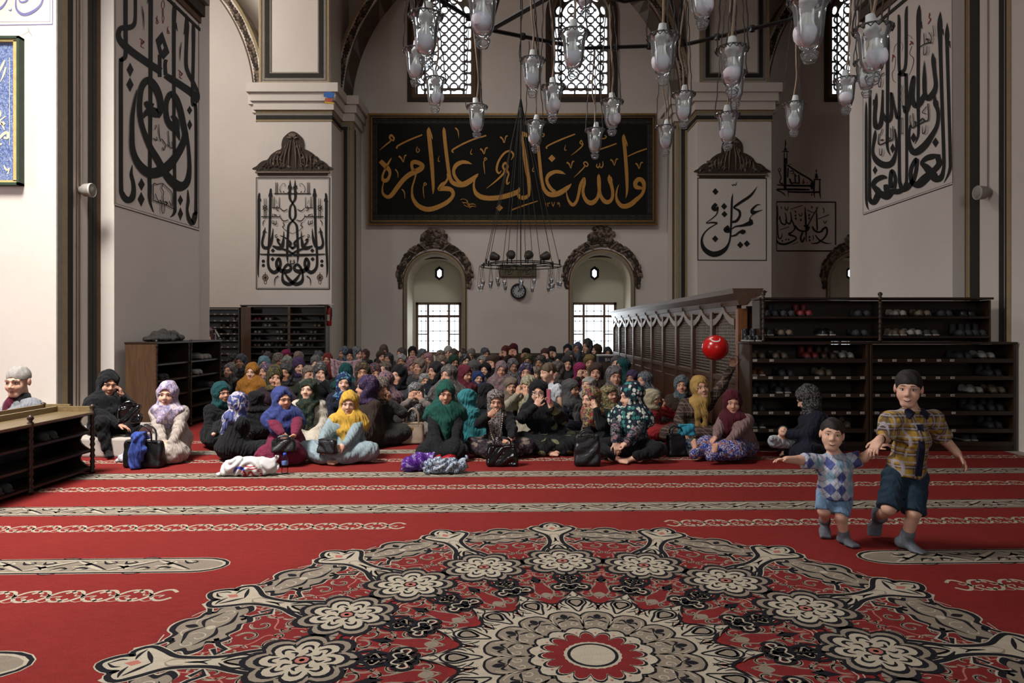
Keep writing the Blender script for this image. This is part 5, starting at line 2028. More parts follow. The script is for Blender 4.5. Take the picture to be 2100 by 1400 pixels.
def rack(label, X0, X1, Yf, Yb_, Ht, levels, tags=None, num0=100, name='shoe_rack', top=True, thick=.026):
    root = thing(name, label, 'shoe rack', ((X0 + X1) / 2, (Yf + Yb_) / 2, 0))
    cx, cy = (X0 + X1) / 2, (Yf + Yb_) / 2
    a, b, c, d = X0 - cx, X1 - cx, Yf - cy, Yb_ - cy
    t = .03
    board(root, 'side_panel', (a, a + t, c, d, 0.007, Ht), wood_dkz)
    board(root, 'side_panel', (b - t, b, c, d, 0.007, Ht), wood_dkz)
    board(root, 'back_panel', (a + t, b - t, d - .012, d, 0.007, Ht - .01), wood_dk, .002)
    board(root, 'top_board', (a - .012, b + .012, c - .012, d, Ht, Ht + .024), wood_dk)
    board(root, 'plinth', (a + t, b - t, c + .01, c + .03, 0.007, .085), wood_dk)
    k = 0
    for i, z in enumerate(levels):
        s = board(root, 'shelf_board', (a + t, b - t, c + .004, d - .012, z - thick, z), wood_dk, .003)
        lip = MB()
        lip.box(a + t, b - t, c - .004, c + .012, z - thick - .012, z + .006)
        lip.build('shelf_lip', wood_dk, s)
        for x in (tags[i] if tags else []):
            number_tag(s, (x - cx, c - .005, z - .012), num0 + k)
            k += 1
    return root


YR = 7.80
lv = [GZ(y, YR) for y in (736.5, 772, 808, 844, 880)] + [.10]
tg1 = [[1548, 1582], [1548, 1580, 1612, 1642, 1675, 1708, 1740, 1768], [1549, 1583, 1614, 1646, 1678, 1709, 1739, 1767], [1549, 1581, 1614, 1645, 1678, 1709, 1740, 1768], [1549, 1581, 1614, 1646, 1678, 1710], []]
tg2 = [[1804, 1834, 1865, 1892, 1925, 1952], [1802, 1833, 1863, 1893, 1923, 1953], [1799, 1831, 1862, 1893, 1923, 1953], [1798, 1831, 1862, 1893, 1923, 1955], [1797, 1955], []]
rk1 = rack('dark wooden shoe rack with white number tags beside the wooden screen', GX(1537, YR), GX(1782, YR), YR, YR + .36, 1.185, lv, [[GX(x, YR) for x in r] for r in tg1], 411)
rk2 = rack('dark wooden shoe rack with white number tags against the right pillar', GX(1784, YR), GX(2084, YR), YR, YR + .36, 1.185, lv, [[GX(x, YR) for x in r] for r in tg2], 451)
# small rack standing on the two big ones
YU = 7.93
u0, u1 = GX(1562, YU), GX(2030, YU)
zu = 1.2095
ru = thing('shoe_rack', 'low shoe rack with turned posts standing on top of the numbered racks', 'shoe rack', ((u0 + u1) / 2, YU + .13, zu))
w2 = (u1 - u0) / 2
board(ru, 'side_panel', (-w2 - .02, -w2, -.12, .13, 0, .47), wood_dkz)
board(ru, 'side_panel', (w2, w2 + .02, -.12, .13, 0, .47), wood_dkz)
board(ru, 'back_panel', (-w2, w2, .115, .13, 0, .47), wood_dk, .002)
board(ru, 'top_board', (-w2 - .03, w2 + .04, -.14, .14, .475, .5), wood_dk)
board(ru, 'shelf_board', (-w2, w2, -.13, .115, .04, .065), wood_dk)
board(ru, 'shelf_board', (-w2, w2, -.13, .115, .26, .285), wood_dk)
for px in (1564, 1803):
    turned_post(ru, GX(px, YU) - (u0 + u1) / 2, -.15, 0, .50, .024)

# low rack in the left foreground, open towards the hall
r3 = thing('shoe_rack', 'low dark shoe rack with turned posts in the left foreground', 'shoe rack', (-4.10, 5.3, 0))
YA0, YA1 = -1.35, 1.31


def low_rack(root, xa, xb, y0, y1, h, levels, posts, face):
    for z in levels:
        board(root, 'shelf_board', (xa, xb, y0, y1, z - .022, z), wood_dk)
    bx = xa if face > 0 else xb
    board(root, 'back_panel', (bx - .008, bx + .008, y0, y1, .01, h), wood_dk, .002)
    for yy in posts:
        turned_post(root, xb if face > 0 else xa, yy, 0.007, h + .01, .024)
    for e in (y0, y1):
        # scalloped end board
        pts = [(xa, .01), (xb - .03, .01)]
        n = len(levels)
        for i in range(len(levels) - 1):
            z0, z1 = levels[i], levels[i + 1]
            for t in np.linspace(0, PI, 7):
                pts.append((xb - .03 - .09 * math.sin(t), z0 + (z1 - z0) * (t / PI)))
        pts += [(xb - .03, h), (xa, h)]
        m = MB()
        m.prism(pts, lambda p: (p[0], e - .01, p[1]), lambda p: (p[0], e + .01, p[1]))
        m.build('end_board', wood_dkz, root)
    # tray rim on top
    m = MB()
    m.box(xa - .01, xa + .015, y0, y1, h, h + .05)
    m.box(xa, xb, y1 - .015, y1 + .01, h, h + .05)
    m.build('tray_rim', M_wood('rim_wood', '#6a5638', '#83704d', 0.45, 1), root)
    board(root, 'top_board', (xa - .01, xb + .02, y0, y1, h - .022, h), M_wood('top_wood', '#54452f', '#6d5c40', 0.35, 1))


low_rack(r3, -.17, .17, YA0, YA1, .58, [.06, .225, .40, .57], (-.45, .45, 1.30), 1)
r4 = thing('shoe_rack', 'low dark rack behind the left foreground rack, beside the seated man', 'shoe rack', (-4.44, 5.6, 0))
low_rack(r4, -.13, .13, -1.6, 1.28, .57, [.06, .3, .56], (1.27,), -1)

# rack along the near left pillar, open side towards the hall
r5 = thing('shoe_rack', 'black shoe rack with brown end panel along the near left pillar', 'shoe rack', (-4.655, 9.8, 0))
for z in (.07, .28, .49, .70, .91):
    board(r5, 'shelf_board', (-.19, .18, -.95, .98, z - .025, z), wood_dk)
board(r5, 'back_panel', (-.195, -.18, -.95, .98, .007, 1.16), wood_dk, .002)
board(r5, 'end_panel', (-.195, .195, -.975, -.95, .007, 1.17), wood_br)
board(r5, 'end_panel', (-.195, .195, .98, 1.0, .007, 1.17), wood_dkz)
board(r5, 'divider', (-.18, .17, -.02, .0, .007, 1.16), wood_dkz)
board(r5, 'top_board', (-.2, .21, -.98, 1.01, 1.165, 1.19), wood_dk)
for yy in (-.96, -.01, .97):
    turned_post(r5, .195, yy, .007, 1.16, .018)

# tall racks at the back before the left pier
YK = 16.75
zl = [GZ(y, YK) for y in (643, 656.5, 670, 683.5, 697, 710.5, 724)]
while zl[-1] > .25:
    zl.append(zl[-1] - .157)
xk = [GX(p, YK) for p in (404, 491, 514, 592, 668)]
rack('tall dark shoe rack with white tags at the back, partly behind the pillar', xk[0], xk[1], YK, YK + .34, GZ(632, YK), zl, [list(np.linspace(xk[0] + .12, xk[1] - .12, 6))] * 8 + [[]] * 20, 500, thick=.02)
rb = rack('tall brown shoe rack in two bays before the left back pier', xk[1] + .02, xk[4], YK + .02, YK + .36, GZ(627, YK), zl, None, thick=.02)
cx = (xk[1] + .02 + xk[4]) / 2
board(rb, 'side_panel', (xk[1] + .035 - cx, xk[2] - cx, -.175, -.155, .007, GZ(629, YK)), wood_br)
board(rb, 'divider', (xk[3] - cx - .03, xk[3] - cx + .03, -.172, .16, .007, GZ(629, YK)), wood_br)

# ---- shoes
sole_w = M_plain('sole_white', '#8a867e', 0.6)
sole_b = M_plain('sole_black', '#1b1a19', 0.6)
sc_ = {'black': M_plain('shoe_black', '#161616', 0.35, 0.2), 'grey': M_plain('shoe_grey', '#2e2e30', 0.7, 0.2), 'white': M_plain('shoe_white', '#837f78', 0.6, 0.1),
       'tan': M_plain('shoe_tan', '#59351f', 0.5, 0.2), 'red': M_plain('shoe_red', '#6b2326', 0.5, 0.2), 'brown': M_plain('shoe_brown', '#3b2a20', 0.5, 0.2), 'beige': M_plain('shoe_beige', '#5f5343', 0.6, 0.15)}
shoe_me = {}
for kind in ('sneaker', 'flat', 'boot'):
    shoe_me[kind] = shoe_mesh(kind, [sc_['black'], sole_b])


ORD = ['zeroth', 'first', 'second', 'third', 'fourth', 'fifth', 'sixth', 'seventh', 'eighth', 'ninth', 'tenth']
PCNT = {}


def shoe(x, y, z, kind, colr, place, rz=0.0, white_sole=False, side=0, grp='shoes on the racks'):
    o = link('shoe', shoe_me[kind], None, (x, y, z + .001), (0, 0, rz))
    for i, mt in enumerate((sc_[colr], sole_w if white_sole else sole_b)):
        o.material_slots[i].link = 'OBJECT'
        o.material_slots[i].material = mt
    n = PCNT.get(place, 0)
    PCNT[place] = n + 1
    tag(o, '%s %s %s, %s pair, %s' % ('left' if n % 2 == 0 else 'right', colr, {'sneaker': 'sneaker', 'flat': 'flat shoe', 'boot': 'ankle boot'}[kind], ORD[min(n // 2 + 1, 10)], place), 'shoe', grp)
    return o


rnd = random.Random(3)


LASTP = {}
YK_ = 16.75


def pair(px, d, z, kind, colr, place, ws=False, gap=.092, rz=0):
    if d == YR:
        px = min(max(px, 1560), 1759) if px < 1783 else min(max(px, 1808), 2061)
    if d == YK_:
        px = min(px, 655)
    if (place, d) in LASTP and px - LASTP[(place, d)] < .19 * F / d:
        return
    LASTP[(place, d)] = px
    for s_ in (-1, 1):
        shoe(GX(px, d) + s_ * gap / 2, d + .19, z, kind, colr, place, rz + rnd.uniform(-.05, .05), ws).scale = (.86, .95, .95)


q1 = 'top shelf of rack by the screen'
for px, kd, cl in ((1552, 'flat', 'beige'), (1577, 'flat', 'tan'), (1607, 'flat', 'beige'), (1637, 'sneaker', 'beige'), (1672, 'boot', 'red'), (1708, 'boot', 'brown'), (1745, 'flat', 'white')):
    pair(px, YR, lv[0], kd, cl, q1)
q1 = 'second shelf of rack by the screen'
for px, kd, cl, ws in ((1556, 'flat', 'tan', True), (1585, 'boot', 'grey', False), (1620, 'flat', 'grey', False), (1652, 'sneaker', 'grey', False), (1700, 'flat', 'beige', False), (1735, 'flat', 'black', False)):
    pair(px, YR, lv[1], kd, cl, q1, ws)
q1 = 'third shelf of rack by the screen'
for px, kd, cl, ws in ((1556, 'boot', 'grey', False), (1587, 'sneaker', 'grey', True), (1613, 'boot', 'grey', True), (1634, 'boot', 'grey', False)):
    pair(px, YR, lv[2], kd, cl, q1, ws)
q1 = 'fourth shelf of rack by the screen'
for px, kd, cl in ((1560, 'flat', 'grey'), (1590, 'flat', 'black')):
    pair(px, YR, lv[3], kd, cl, q1)
q1 = 'fifth shelf of rack by the screen'
for px, kd, cl, ws in ((1558, 'sneaker', 'grey', True), (1738, 'boot', 'beige', False), (1765, 'sneaker', 'brown', False)):
    pair(px, YR, lv[4], kd, cl, q1, ws)
q1 = 'top shelf of rack by right pillar'
for px, kd, cl, ws in ((1988, 'flat', 'grey', False), (2012, 'flat', 'white', False), (2036, 'flat', 'white', False), (2060, 'flat', 'grey', False)):
    pair(px, YR, lv[0], kd, cl, q1, ws)
q1 = 'second shelf of rack by right pillar'
pair(2050, YR, lv[1], 'boot', 'grey', q1)
q1 = 'third shelf of rack by right pillar'
for px, cl in ((2012, 'white'), (2035, 'beige'), (2058, 'beige')):
    pair(px, YR, lv[2], 'flat', cl, q1, False)
q1 = 'fourth shelf of rack by right pillar'
for px, kd in ((2015, 'boot'), (2055, 'boot')):
    pair(px, YR, lv[3], kd, 'grey', q1)
q1 = 'bottom shelves of rack by right pillar'
for px, kd, cl, ws in ((2000, 'sneaker', 'grey', True), (2022, 'sneaker', 'white', True), (2052, 'boot', 'grey', False)):
    pair(px, YR, lv[5] if px < 2030 else lv[4], kd, cl, q1, ws)
q1 = 'lower shelf of the small upper rack'
for px, kd, cl, ws in ((1575, 'sneaker', 'grey', True), (1615, 'flat', 'beige', False), (1702, 'sneaker', 'black', True), (1770, 'flat', 'grey', False), (1848, 'sneaker', 'beige', True), (1882, 'flat', 'white', False), (1915, 'sneaker', 'grey', True), (1985, 'boot', 'grey', False), (2015, 'boot', 'grey', False)):
    for s_ in (-1, 1):
        shoe(GX(px, YU) + s_ * .045, YU + .13, zu + .066, kd, cl, q1, rnd.uniform(-.05, .05), ws).scale = (.84, .8, .9)
q1 = 'upper shelf of the small upper rack'
for px, kd, cl, ws in ((1585, 'boot', 'grey', False), (1620, 'flat', 'grey', False), (1655, 'boot', 'red', False), (1775, 'flat', 'grey', False), (1850, 'flat', 'white', False), (1900, 'flat', 'beige', False), (1945, 'flat', 'grey', False), (1990, 'flat', 'black', False)):
    for s_ in (-1, 1):
        shoe(GX(px, YU) + s_ * .045, YU + .13, zu + .286, kd, cl, q1, rnd.uniform(-.05, .05), ws).scale = (.84, .8, .9)
pair(1553, 7.82, 1.2095, 'boot', 'black', 'on top of the numbered racks', True)
# shoes in the tall back rack
for i, (px, row, cl) in enumerate(((525, 1, 'red'), (547, 1, 'white'), (610, 1, 'grey'), (655, 1, 'grey'), (546, 2, 'white'), (585, 2, 'beige'), (648, 2, 'beige'), (670, 2, 'white'), (525, 3, 'white'), (570, 3, 'white'), (605, 3, 'grey'), (640, 3, 'beige'), (662, 3, 'white'), (525, 4, 'grey'), (571, 4, 'white'), (617, 4, 'white'), (639, 4, 'beige'), (524, 5, 'beige'), (546, 5, 'white'), (568, 5, 'grey'), (590, 5, 'white'), (612, 5, 'white'), (634, 5, 'grey'), (540, 6, 'beige'), (571, 6, 'grey'), (650, 6, 'white'))):
    pair(px, YK, zl[row], 'sneaker' if i % 3 else 'flat', cl, 'row %s of the tall brown rack' % ['one', 'two', 'three', 'four', 'five', 'six', 'seven', 'eight'][row], False)
for (px, row, cl) in ((480, 1, 'white'), (452, 2, 'beige'), (474, 2, 'white'), (440, 3, 'grey'), (476, 3, 'grey'), (452, 4, 'beige'), (474, 4, 'white')):
    pair(px, YK, zl[row], 'sneaker', cl, 'row %s of the tagged back rack' % ['one', 'two', 'three', 'four', 'five', 'six'][row], False)
# shoes in the dark side rack and low rack
for (y, z, cl) in ((-.7, .70, 'grey'), (-.4, .49, 'grey'), (.3, .70, 'white'), (.6, .91, 'white'), (.45, .91, 'white'), (.75, .49, 'grey')):
    for s_ in (-1, 1):
        shoe(-4.60, 9.8 + y + s_ * .055, z, 'sneaker', cl, 'black rack along the left pillar', PI / 2 + .05 * s_)
for (y, z) in ((.0, .225), (.2, .06), (.75, .40)):
    for s_ in (-1, 1):
        shoe(-4.08, 5.3 + y + s_ * .055, z, 'sneaker', 'grey', 'low rack of the left foreground', PI / 2)

# ------------------------------------------------------------------ carved wooden screen
XS = 2.765
scr_w = M_wood('screen_wood', '#2e1c11', '#4a2f1d', 0.4, 2)
scr_l = M_plain('spindle_wood', '#5f544a', 0.5, 0.25, 30)
scr = thing('wooden_screen', 'long carved wooden screen with turned lattice panels and ogee heads', 'screen', (XS, 8.48, 0))
YS0, PIT, NP = 0.10, 1.038, 10
ZB, ZL0, ZL1, ZT = .68, .75, 1.40, 1.60


def lattice_mesh(y0, y1, z0, z1):
    m = MB()
    ny, nz = 15, 19
    for i in range(ny + 1):
        y = y0 + (y1 - y0) * i / ny
        m.box(-.006, .006, y - .004, y + .004, z0, z1)
    for j in range(nz + 1):
        z = z0 + (z1 - z0) * j / nz
        m.box(-.008, .008, y0, y1, z - .005, z + .005)
        for i in range(ny):
            y = y0 + (y1 - y0) * (i + .5) / ny
            ell(m, (0, y, z), (.014, .013, .011), nu=5, nv=3)
    return mesh_of('spindle_lattice', m.v, m.f, scr_l, smooth=True)


lat_me = lattice_mesh(.09, PIT - .09, ZL0, ZL1 + .14)
board(scr, 'end_post', (-.045, .07, 0, .1, .007, 1.60), wood_or)
board(scr, 'end_post', (-.04, .04, YS0 + NP * PIT, YS0 + NP * PIT + .06, .007, 1.62), scr_w)
board(scr, 'return_panel', (.07, .36, .02, .06, .007, 1.63), wood_dkz)
for k in range(NP):
    y0 = YS0 + k * PIT
    if k:
        board(scr, 'post', (-.05, .05, y0 - .055, y0 + .055, .007, 1.58), scr_w)
    board(scr, 'lower_panel', (-.02, .02, y0, y0 + PIT, .007, ZB), scr_w)
    board(scr, 'raised_field', (-.035, -.015, y0 + .13, y0 + PIT - .13, .12, ZB - .1), scr_w, .012)
    board(scr, 'rail', (-.04, .04, y0, y0 + PIT, ZB, ZL0), scr_w)
    link('spindle_lattice', lat_me, scr, (0, y0, 0))
    # ogee head
    yc = PIT / 2
    hw = PIT / 2 - .08
    cut = []
    for t in np.linspace(0, 1, 9):
        cut.append((yc - hw + hw * t, ZL1 + .10 * (1 - math.cos(t * PI)) / 2 + (.06 * max(0, t - .75) / .25)))
    for t in np.linspace(1, 0, 9)[1:]:
        cut.append((yc + hw - hw * t, ZL1 + .10 * (1 - math.cos(t * PI)) / 2 + (.06 * max(0, t - .75) / .25)))
    top = [(y, z + .085) for y, z in cut]
    loop = [(0.055, ZL1 - .05)] + cut + [(PIT - .055, ZL1 - .05), (PIT - .055, ZL1 + .08)] + top[::-1] + [(.055, ZL1 + .08)]
    mm = MB()
    mm.prism(loop, lambda p: (-.045, p[0], p[1]), lambda p: (-.015, p[0], p[1]))
    mm.build('ogee_head', M_wood('ogee_wood', '#46301f', '#65482f', 0.4, 1), scr, loc=(0, y0, 0))
    mm = MB()
    mm.lathe([(.012, 0), (.03, .03), (.012, .07), (.02, .09), (0, .12)], 8, (-.05, yc, ZL1 + .24))
    mm.build('finial', scr_w, scr, True, loc=(0, y0, 0))
board(scr, 'top_rail', (-.03, .03, YS0, YS0 + NP * PIT, ZT - .04, ZT + .06), scr_w)
mm = MB()
L = NP * PIT + .2
prof = [(-.05, ZT + .04), (-.07, ZT + .10), (-.12, ZT + .18), (-.13, ZT + .24), (.24, ZT + .24), (.22, ZT + .16), (.1, ZT + .10), (.05, ZT + .04)]
mm.prism(prof, lambda p: (p[0], -.06, p[1]), lambda p: (p[0], L, p[1]))
mm.build('cornice', M_wood('cornice_wood', '#3c291b', '#553d29', 0.45, 1), scr)
mm = MB()
mm.lathe([(.01, 0), (.025, .02), (.01, .045), (0, .06)], 8, (.25, 0, ZT + .2), 'x')
mm.build('cornice_knob', scr_w, scr, True)

# ------------------------------------------------------------------ near chandelier
lamp_glass = M_pane('lamp_glass', (0.95, 0.97, 0.97), 0.1)
_t = lamp_glass.node_tree
_d = _t.nodes.new('ShaderNodeBsdfDiffuse')          # diffuse white standing in for highlights on the glass
_d.inputs[0].default_value = (.75, .77, .78, 1)
_x = _t.nodes.new('ShaderNodeMixShader')
_x.inputs[0].default_value = .07
_o = _t.nodes['Material Output'].inputs['Surface']
_t.links.new(_o.links[0].from_socket, _x.inputs[1])
_t.links.new(_d.outputs[0], _x.inputs[2])
_t.links.new(_x.outputs[0], _o)
plastic = M_plain('bulb_ribs', '#dedcd6', 0.5, 0.06)
dome_m = M_plain('bulb_dome', '#e4e3ea', 0.35, 0.04)
sock_m = M_plain('socket_grey', '#c6c8c6', 0.5, 0.06)
chain_m = M_plain('chain_iron', '#35302b', 0.5, 0.2)
cable_m = M_plain('cable_beige', '#8d7a66', 0.6, 0.1)
ring_m = M_plain('ring_iron', '#1c1f1f', 0.4, 0.25, 15, metal=0.5)
CX, CY, CZ, CR = 0.56, 2.75, 2.85, 1.03
ch = thing('chandelier', 'large round iron chandelier frame hanging near the camera', 'chandelier', (CX, CY, CZ))
NR = 12
pts = [(CR * math.cos(2 * PI * (k + .35) / NR), CR * math.sin(2 * PI * (k + .35) / NR), 0) for k in range(NR)]
for k in range(NR):
    m = MB()
    m.tube([pts[k], pts[(k + 1) % NR]], .010, 6)
    a, b = Vector(pts[k]), Vector(pts[(k + 1) % NR])
    for t in (.33, .66):
        c = a.lerp(b, t)
        m.lathe([(.0, -.02), (.016, -.014), (.012, 0), (.016, .014), (0, .02)], 6, c)
    m.build('outer_ring_bar', ring_m, ch)
ip = [(.52 * math.cos(2 * PI * (k + .1) / 8), .52 * math.sin(2 * PI * (k + .1) / 8), .02) for k in range(8)]
for k in range(8):
    m = MB()
    m.tube([ip[k], ip[(k + 1) % 8]], .009, 6)
    m.build('inner_ring_bar', ring_m, ch)
for k in range(6):
    a = pts[k * 2]
    m = MB()
    m.tube([a, (0, 0, .03)], .012, 6)
    m.build('spoke', ring_m, ch)
    m = MB()
    m.tube([a, (a[0] * .25, a[1] * .25, 1.5), (0, 0, 2.1)], .006, 5)
    m.build('stay_rod', ring_m, ch)
m = MB()
m.tube([(0, 0, .0), (0, 0, 4.9)], .012, 6)
m.lathe([(0, -.08), (.05, -.04), (.03, 0), (.06, .05), (0, .09)], 10)
m.build('hanging_rod', ring_m, ch)

# ---- glass oil-lamp shaped pendants
RIM = .0547
glass_prof = [(.010, -.143), (.020, -.137), (.022, -.128), (.012, -.119), (.024, -.112), (.033, -.085), (.037, -.04), (.040, -.015), (.046, -.004), (.0547, .004), (.0537, .006), (.044, -.001), (.038, -.014), (.035, -.04), (.031, -.084), (.020, -.108), (0, -.112)]
m = MB()
m.lathe(glass_prof, 20)
glass_me = mesh_of('glass_cup', m.v, m.f, lamp_glass, smooth=True)
m = MB()
m.lathe([(0, -.155), (.014, -.150), (.019, -.140), (.013, -.130), (0, -.126)], 12)
knob_me = mesh_of('glass_knob', m.v, m.f, lamp_glass, smooth=True)
m = MB()
m.lathe([(0, .046), (.012, .044), (.017, .010), (.022, .006), (.022, -.006), (.016, -.010), (.015, -.026), (0, -.028)], 16)
sock_me = mesh_of('socket', m.v, m.f, sock_m, smooth=True)
m = MB()
N = 24
prof = [(.012, -.024), (.014, -.038), (.025, -.060)]
vs = []
for (r, h) in prof:
    for k in range(N):
        rr = r * (1.0 if k % 2 else .86)
        vs.append((rr * math.cos(2 * PI * k / N), rr * math.sin(2 * PI * k / N), h))
m.add(vs, [(i * N + k, i * N + (k + 1) % N, (i + 1) * N + (k + 1) % N, (i + 1) * N + k) for i in range(2) for k in range(N)])
bulb_me = mesh_of('bulb_body', m.v, m.f, plastic)
m = MB()
m.lathe([(.0265, -.061), (.0285, -.068), (.0285, -.078), (.025, -.092), (.015, -.102), (0, -.106)], 16)
dome_me = mesh_of('bulb_dome', m.v, m.f, dome_m, smooth=True)
m = MB()
for k in range(16):
    a = 2 * PI * k / 16
    b = a + PI / 16
    m.tube([(.0545 * math.cos(a), .0545 * math.sin(a), .004), (.050 * math.cos(b), .050 * math.sin(b), -.006), (.0545 * math.cos(a + PI / 8), .0545 * math.sin(a + PI / 8), .004)], .0018, 4)
wire_me = mesh_of('wire_collar', m.v, m.f, chain_m)

LAMPS = [(873, 35, 63), (852, 105, 53), (892, 165, 49), (978, 220, 46), (990, -12, 70), (1092, 125, 53), (1177, 70, 59), (1133, 180, 49), (1098, 253, 42), (1220, 268, 42), (1255, 210, 46), (1360, 78, 65), (1365, 262, 44), (1402, 195, 52), (1440, -38, 62), (1501, 103, 66), (1507, 152, 57), (1492, 237, 48), (1628, 215, 51), (1660, 5, 78), (1735, 165, 52), (1790, 62, 68), (1777, 128, 56), (1200, -35, 50)]
rnd = random.Random(11)


def chain_links(p, q):
    """thin twisted chain between two points"""
    p, q = Vector(p), Vector(q)
    n = max(6, int((q - p).length / .03))
    m = []
    for i in range(n + 1):
        c = p.lerp(q, i / n)
        a = i * 1.9
        m.append((c.x + .0022 * math.cos(a), c.y + .0022 * math.sin(a), c.z))
    return m


LAMPS.sort()
NTH = 'leftmost second third fourth fifth sixth seventh eighth ninth tenth eleventh twelfth thirteenth fourteenth fifteenth sixteenth seventeenth eighteenth nineteenth twentieth'.split() + ['twenty-first', 'twenty-second', 'twenty-third', 'rightmost']
for i, (px, py, w) in enumerate(LAMPS):
    d0 = 2 * RIM * F / w
    best = None
    for t_ in np.linspace(.84, 1.16, 33):      # slide along the sight line to hang straight under the frame
        c_ = P(px, py, d0 * t_)
        r_ = math.hypot(c_.x - CX, c_.y - CY)
        e_ = min(abs(r_ - CR * .985), abs(r_ - .5)) + .5 * abs(t_ - 1)
        if best is None or e_ < best[0]:
            best = (e_, c_)
    c = best[1]
    lp = thing('hanging_lamp', 'clear glass pendant lamp with white bulb, %s from the left under the near chandelier' % NTH[i], 'lamp', c, rnd.uniform(0, 1), 'glass pendant lamps of the near chandelier')
    tl = rnd.uniform(-.12, .12)
    link('glass_cup', glass_me, lp)
    link('glass_knob', knob_me, lp)
    link('wire_collar', wire_me, lp)
    so = link('socket', sock_me, lp, (rnd.uniform(-.006, .006), 0, 0), (tl, rnd.uniform(-.15, .15), 0))
    link('bulb_body', bulb_me, so)
    link('bulb_dome', dome_me, so)
    # hang from the nearest point of the iron frame
    v = Vector((c.x - CX, c.y - CY))
    r = CR if v.length > .78 else .52
    h = v.normalized() * r
    top = Vector((CX + h.x - c.x, CY + h.y - c.y, CZ - c.z))
    if top.z < .08:
        top.z = .5
    rot = Matrix.Rotation(-lp.rotation_euler.z, 3, 'Z')
    tl_ = rot @ top
    for k in range(3):
        a = 2 * PI * k / 3 + .4
        m = MB()
        m.tube(chain_links((RIM * math.cos(a), RIM * math.sin(a), .004), tl_ + Vector((.02 * math.cos(a), .02 * math.sin(a), 0))), .0026, 4)
        m.build('chain', chain_m, lp, fix=False)
    m = MB()
    mid = tl_ * .5 + Vector((rnd.uniform(-.02, .02), rnd.uniform(-.02, .02), 0))
    m.tube([tuple(p) for p in catmull([(0, 0, .04), tuple(mid * .5 + Vector((.008, 0, .02))), tuple(mid), tuple(tl_)], 4)], .0042, 5)
    m.build('cable', cable_m, lp, fix=False)

# ------------------------------------------------------------------ far chandelier
FX, FY, FZ, FR = GX(1068, 17), 17.0, 2.87, 1.0
fc = thing('chandelier', 'small looking iron ring chandelier hanging before the back wall', 'chandelier', (FX, FY, FZ))
for k in range(16):
    a, b = 2 * PI * k / 16, 2 * PI * (k + 1) / 16
    for (r, z) in ((FR, 0), (FR * .78, .06)):
        m = MB()
        m.tube([(r * math.cos(a), r * math.sin(a), z), (r * math.cos(b), r * math.sin(b), z)], .012, 5)
        m.build('ring_bar', ring_m, fc)
for k in range(6):
    a = 2 * PI * k / 6 + .2
    m = MB()
    m.tube([(FR * math.cos(a), FR * math.sin(a), 0), (0, 0, .02)], .01, 5)
    m.build('spoke', ring_m, fc)
AP = GZ(222, 17) - FZ
for k in range(12):
    a = 2 * PI * k / 12 + .1
    r = FR * (1 if k % 2 else .78)
    m = MB()
    m.tube([(r * math.cos(a), r * math.sin(a), .0), (.05 * math.cos(a), .05 * math.sin(a), AP)], .007, 4)
    m.build('stay_cable', chain_m, fc)
    m = MB()
    m.lathe([(.0, -.02), (.022, .0), (.015, .06), (.02, .1), (0, .14)], 6, (r * math.cos(a), r * math.sin(a), 0))
    m.build('cable_eye', ring_m, fc)
m = MB()
m.tube([(0, 0, 0), (0, 0, AP + 1.2)], .014, 6)
m.lathe([(.07, AP - .25), (.06, AP), (.02, AP + .22), (.0, AP + .24)], 10)
m.tube(chain_links((0, 0, AP + 1.2), (0, 0, 11.35 - FZ)), .012, 4)
m.build('hanging_rod', ring_m, fc)
for (dx, dy, s_) in ((-.6, -.2, -1), (-.22, -.55, -.2), (.16, -.5, .3), (.55, -.3, 1)):
    m = MB()
    m.lathe([(.04, -.1), (.07, -.08), (.11, .08), (.115, .1), (.1, .1), (0, .06)], 10, (0, 0, 0), 'y')
    o_ = m.build('floodlight', chain_m, fc, True, loc=(dx, dy, .2), rot=(.3, 0, -s_))
    m = MB()
    m.tube([(dx, dy, .02), (dx, dy, .14)], .015, 5)
    m.build('floodlight_bracket', ring_m, fc)
# its glass lamps
m = MB()
m.lathe([(0, -.15), (.02, -.14), (.012, -.12), (.03, -.1), (.042, -.02), (.056, 0), (.04, .0), (.03, -.09), (0, -.1)], 10)
m.mat(1)
m.lathe([(0, -.09), (.024, -.07), (.02, -.03), (.014, .03), (0, .035)], 8)
m.mat(2)
sm_v, sm_f, sm_m = m.v, m.f, m.mi
small_me = mesh_of('hanging_lamp', sm_v, sm_f, [lamp_glass, dome_m, chain_m], sm_m, True)
for k in range(22):
    a = 2 * PI * round(k * 16 / 22) / 16
    r = FR * (1 if k % 2 else .78)
    L = rnd.uniform(.34, .5)
    x, y = FX + r * math.cos(a), FY + r * math.sin(a)
    lp = thing('hanging_lamp', 'tiny glass lamp on a wire under the far chandelier', 'lamp', (x, y, FZ - L), 0, 'glass lamps of the far chandelier')
    link('glass_cup', small_me, lp)
    m = MB()
    for s_ in (-1, 1):
        m.tube([(.05 * s_, 0, 0), (.0, 0, L + (.012 if k % 2 else .072))], .004, 4)
    m.build('chain', chain_m, lp, fix=False)

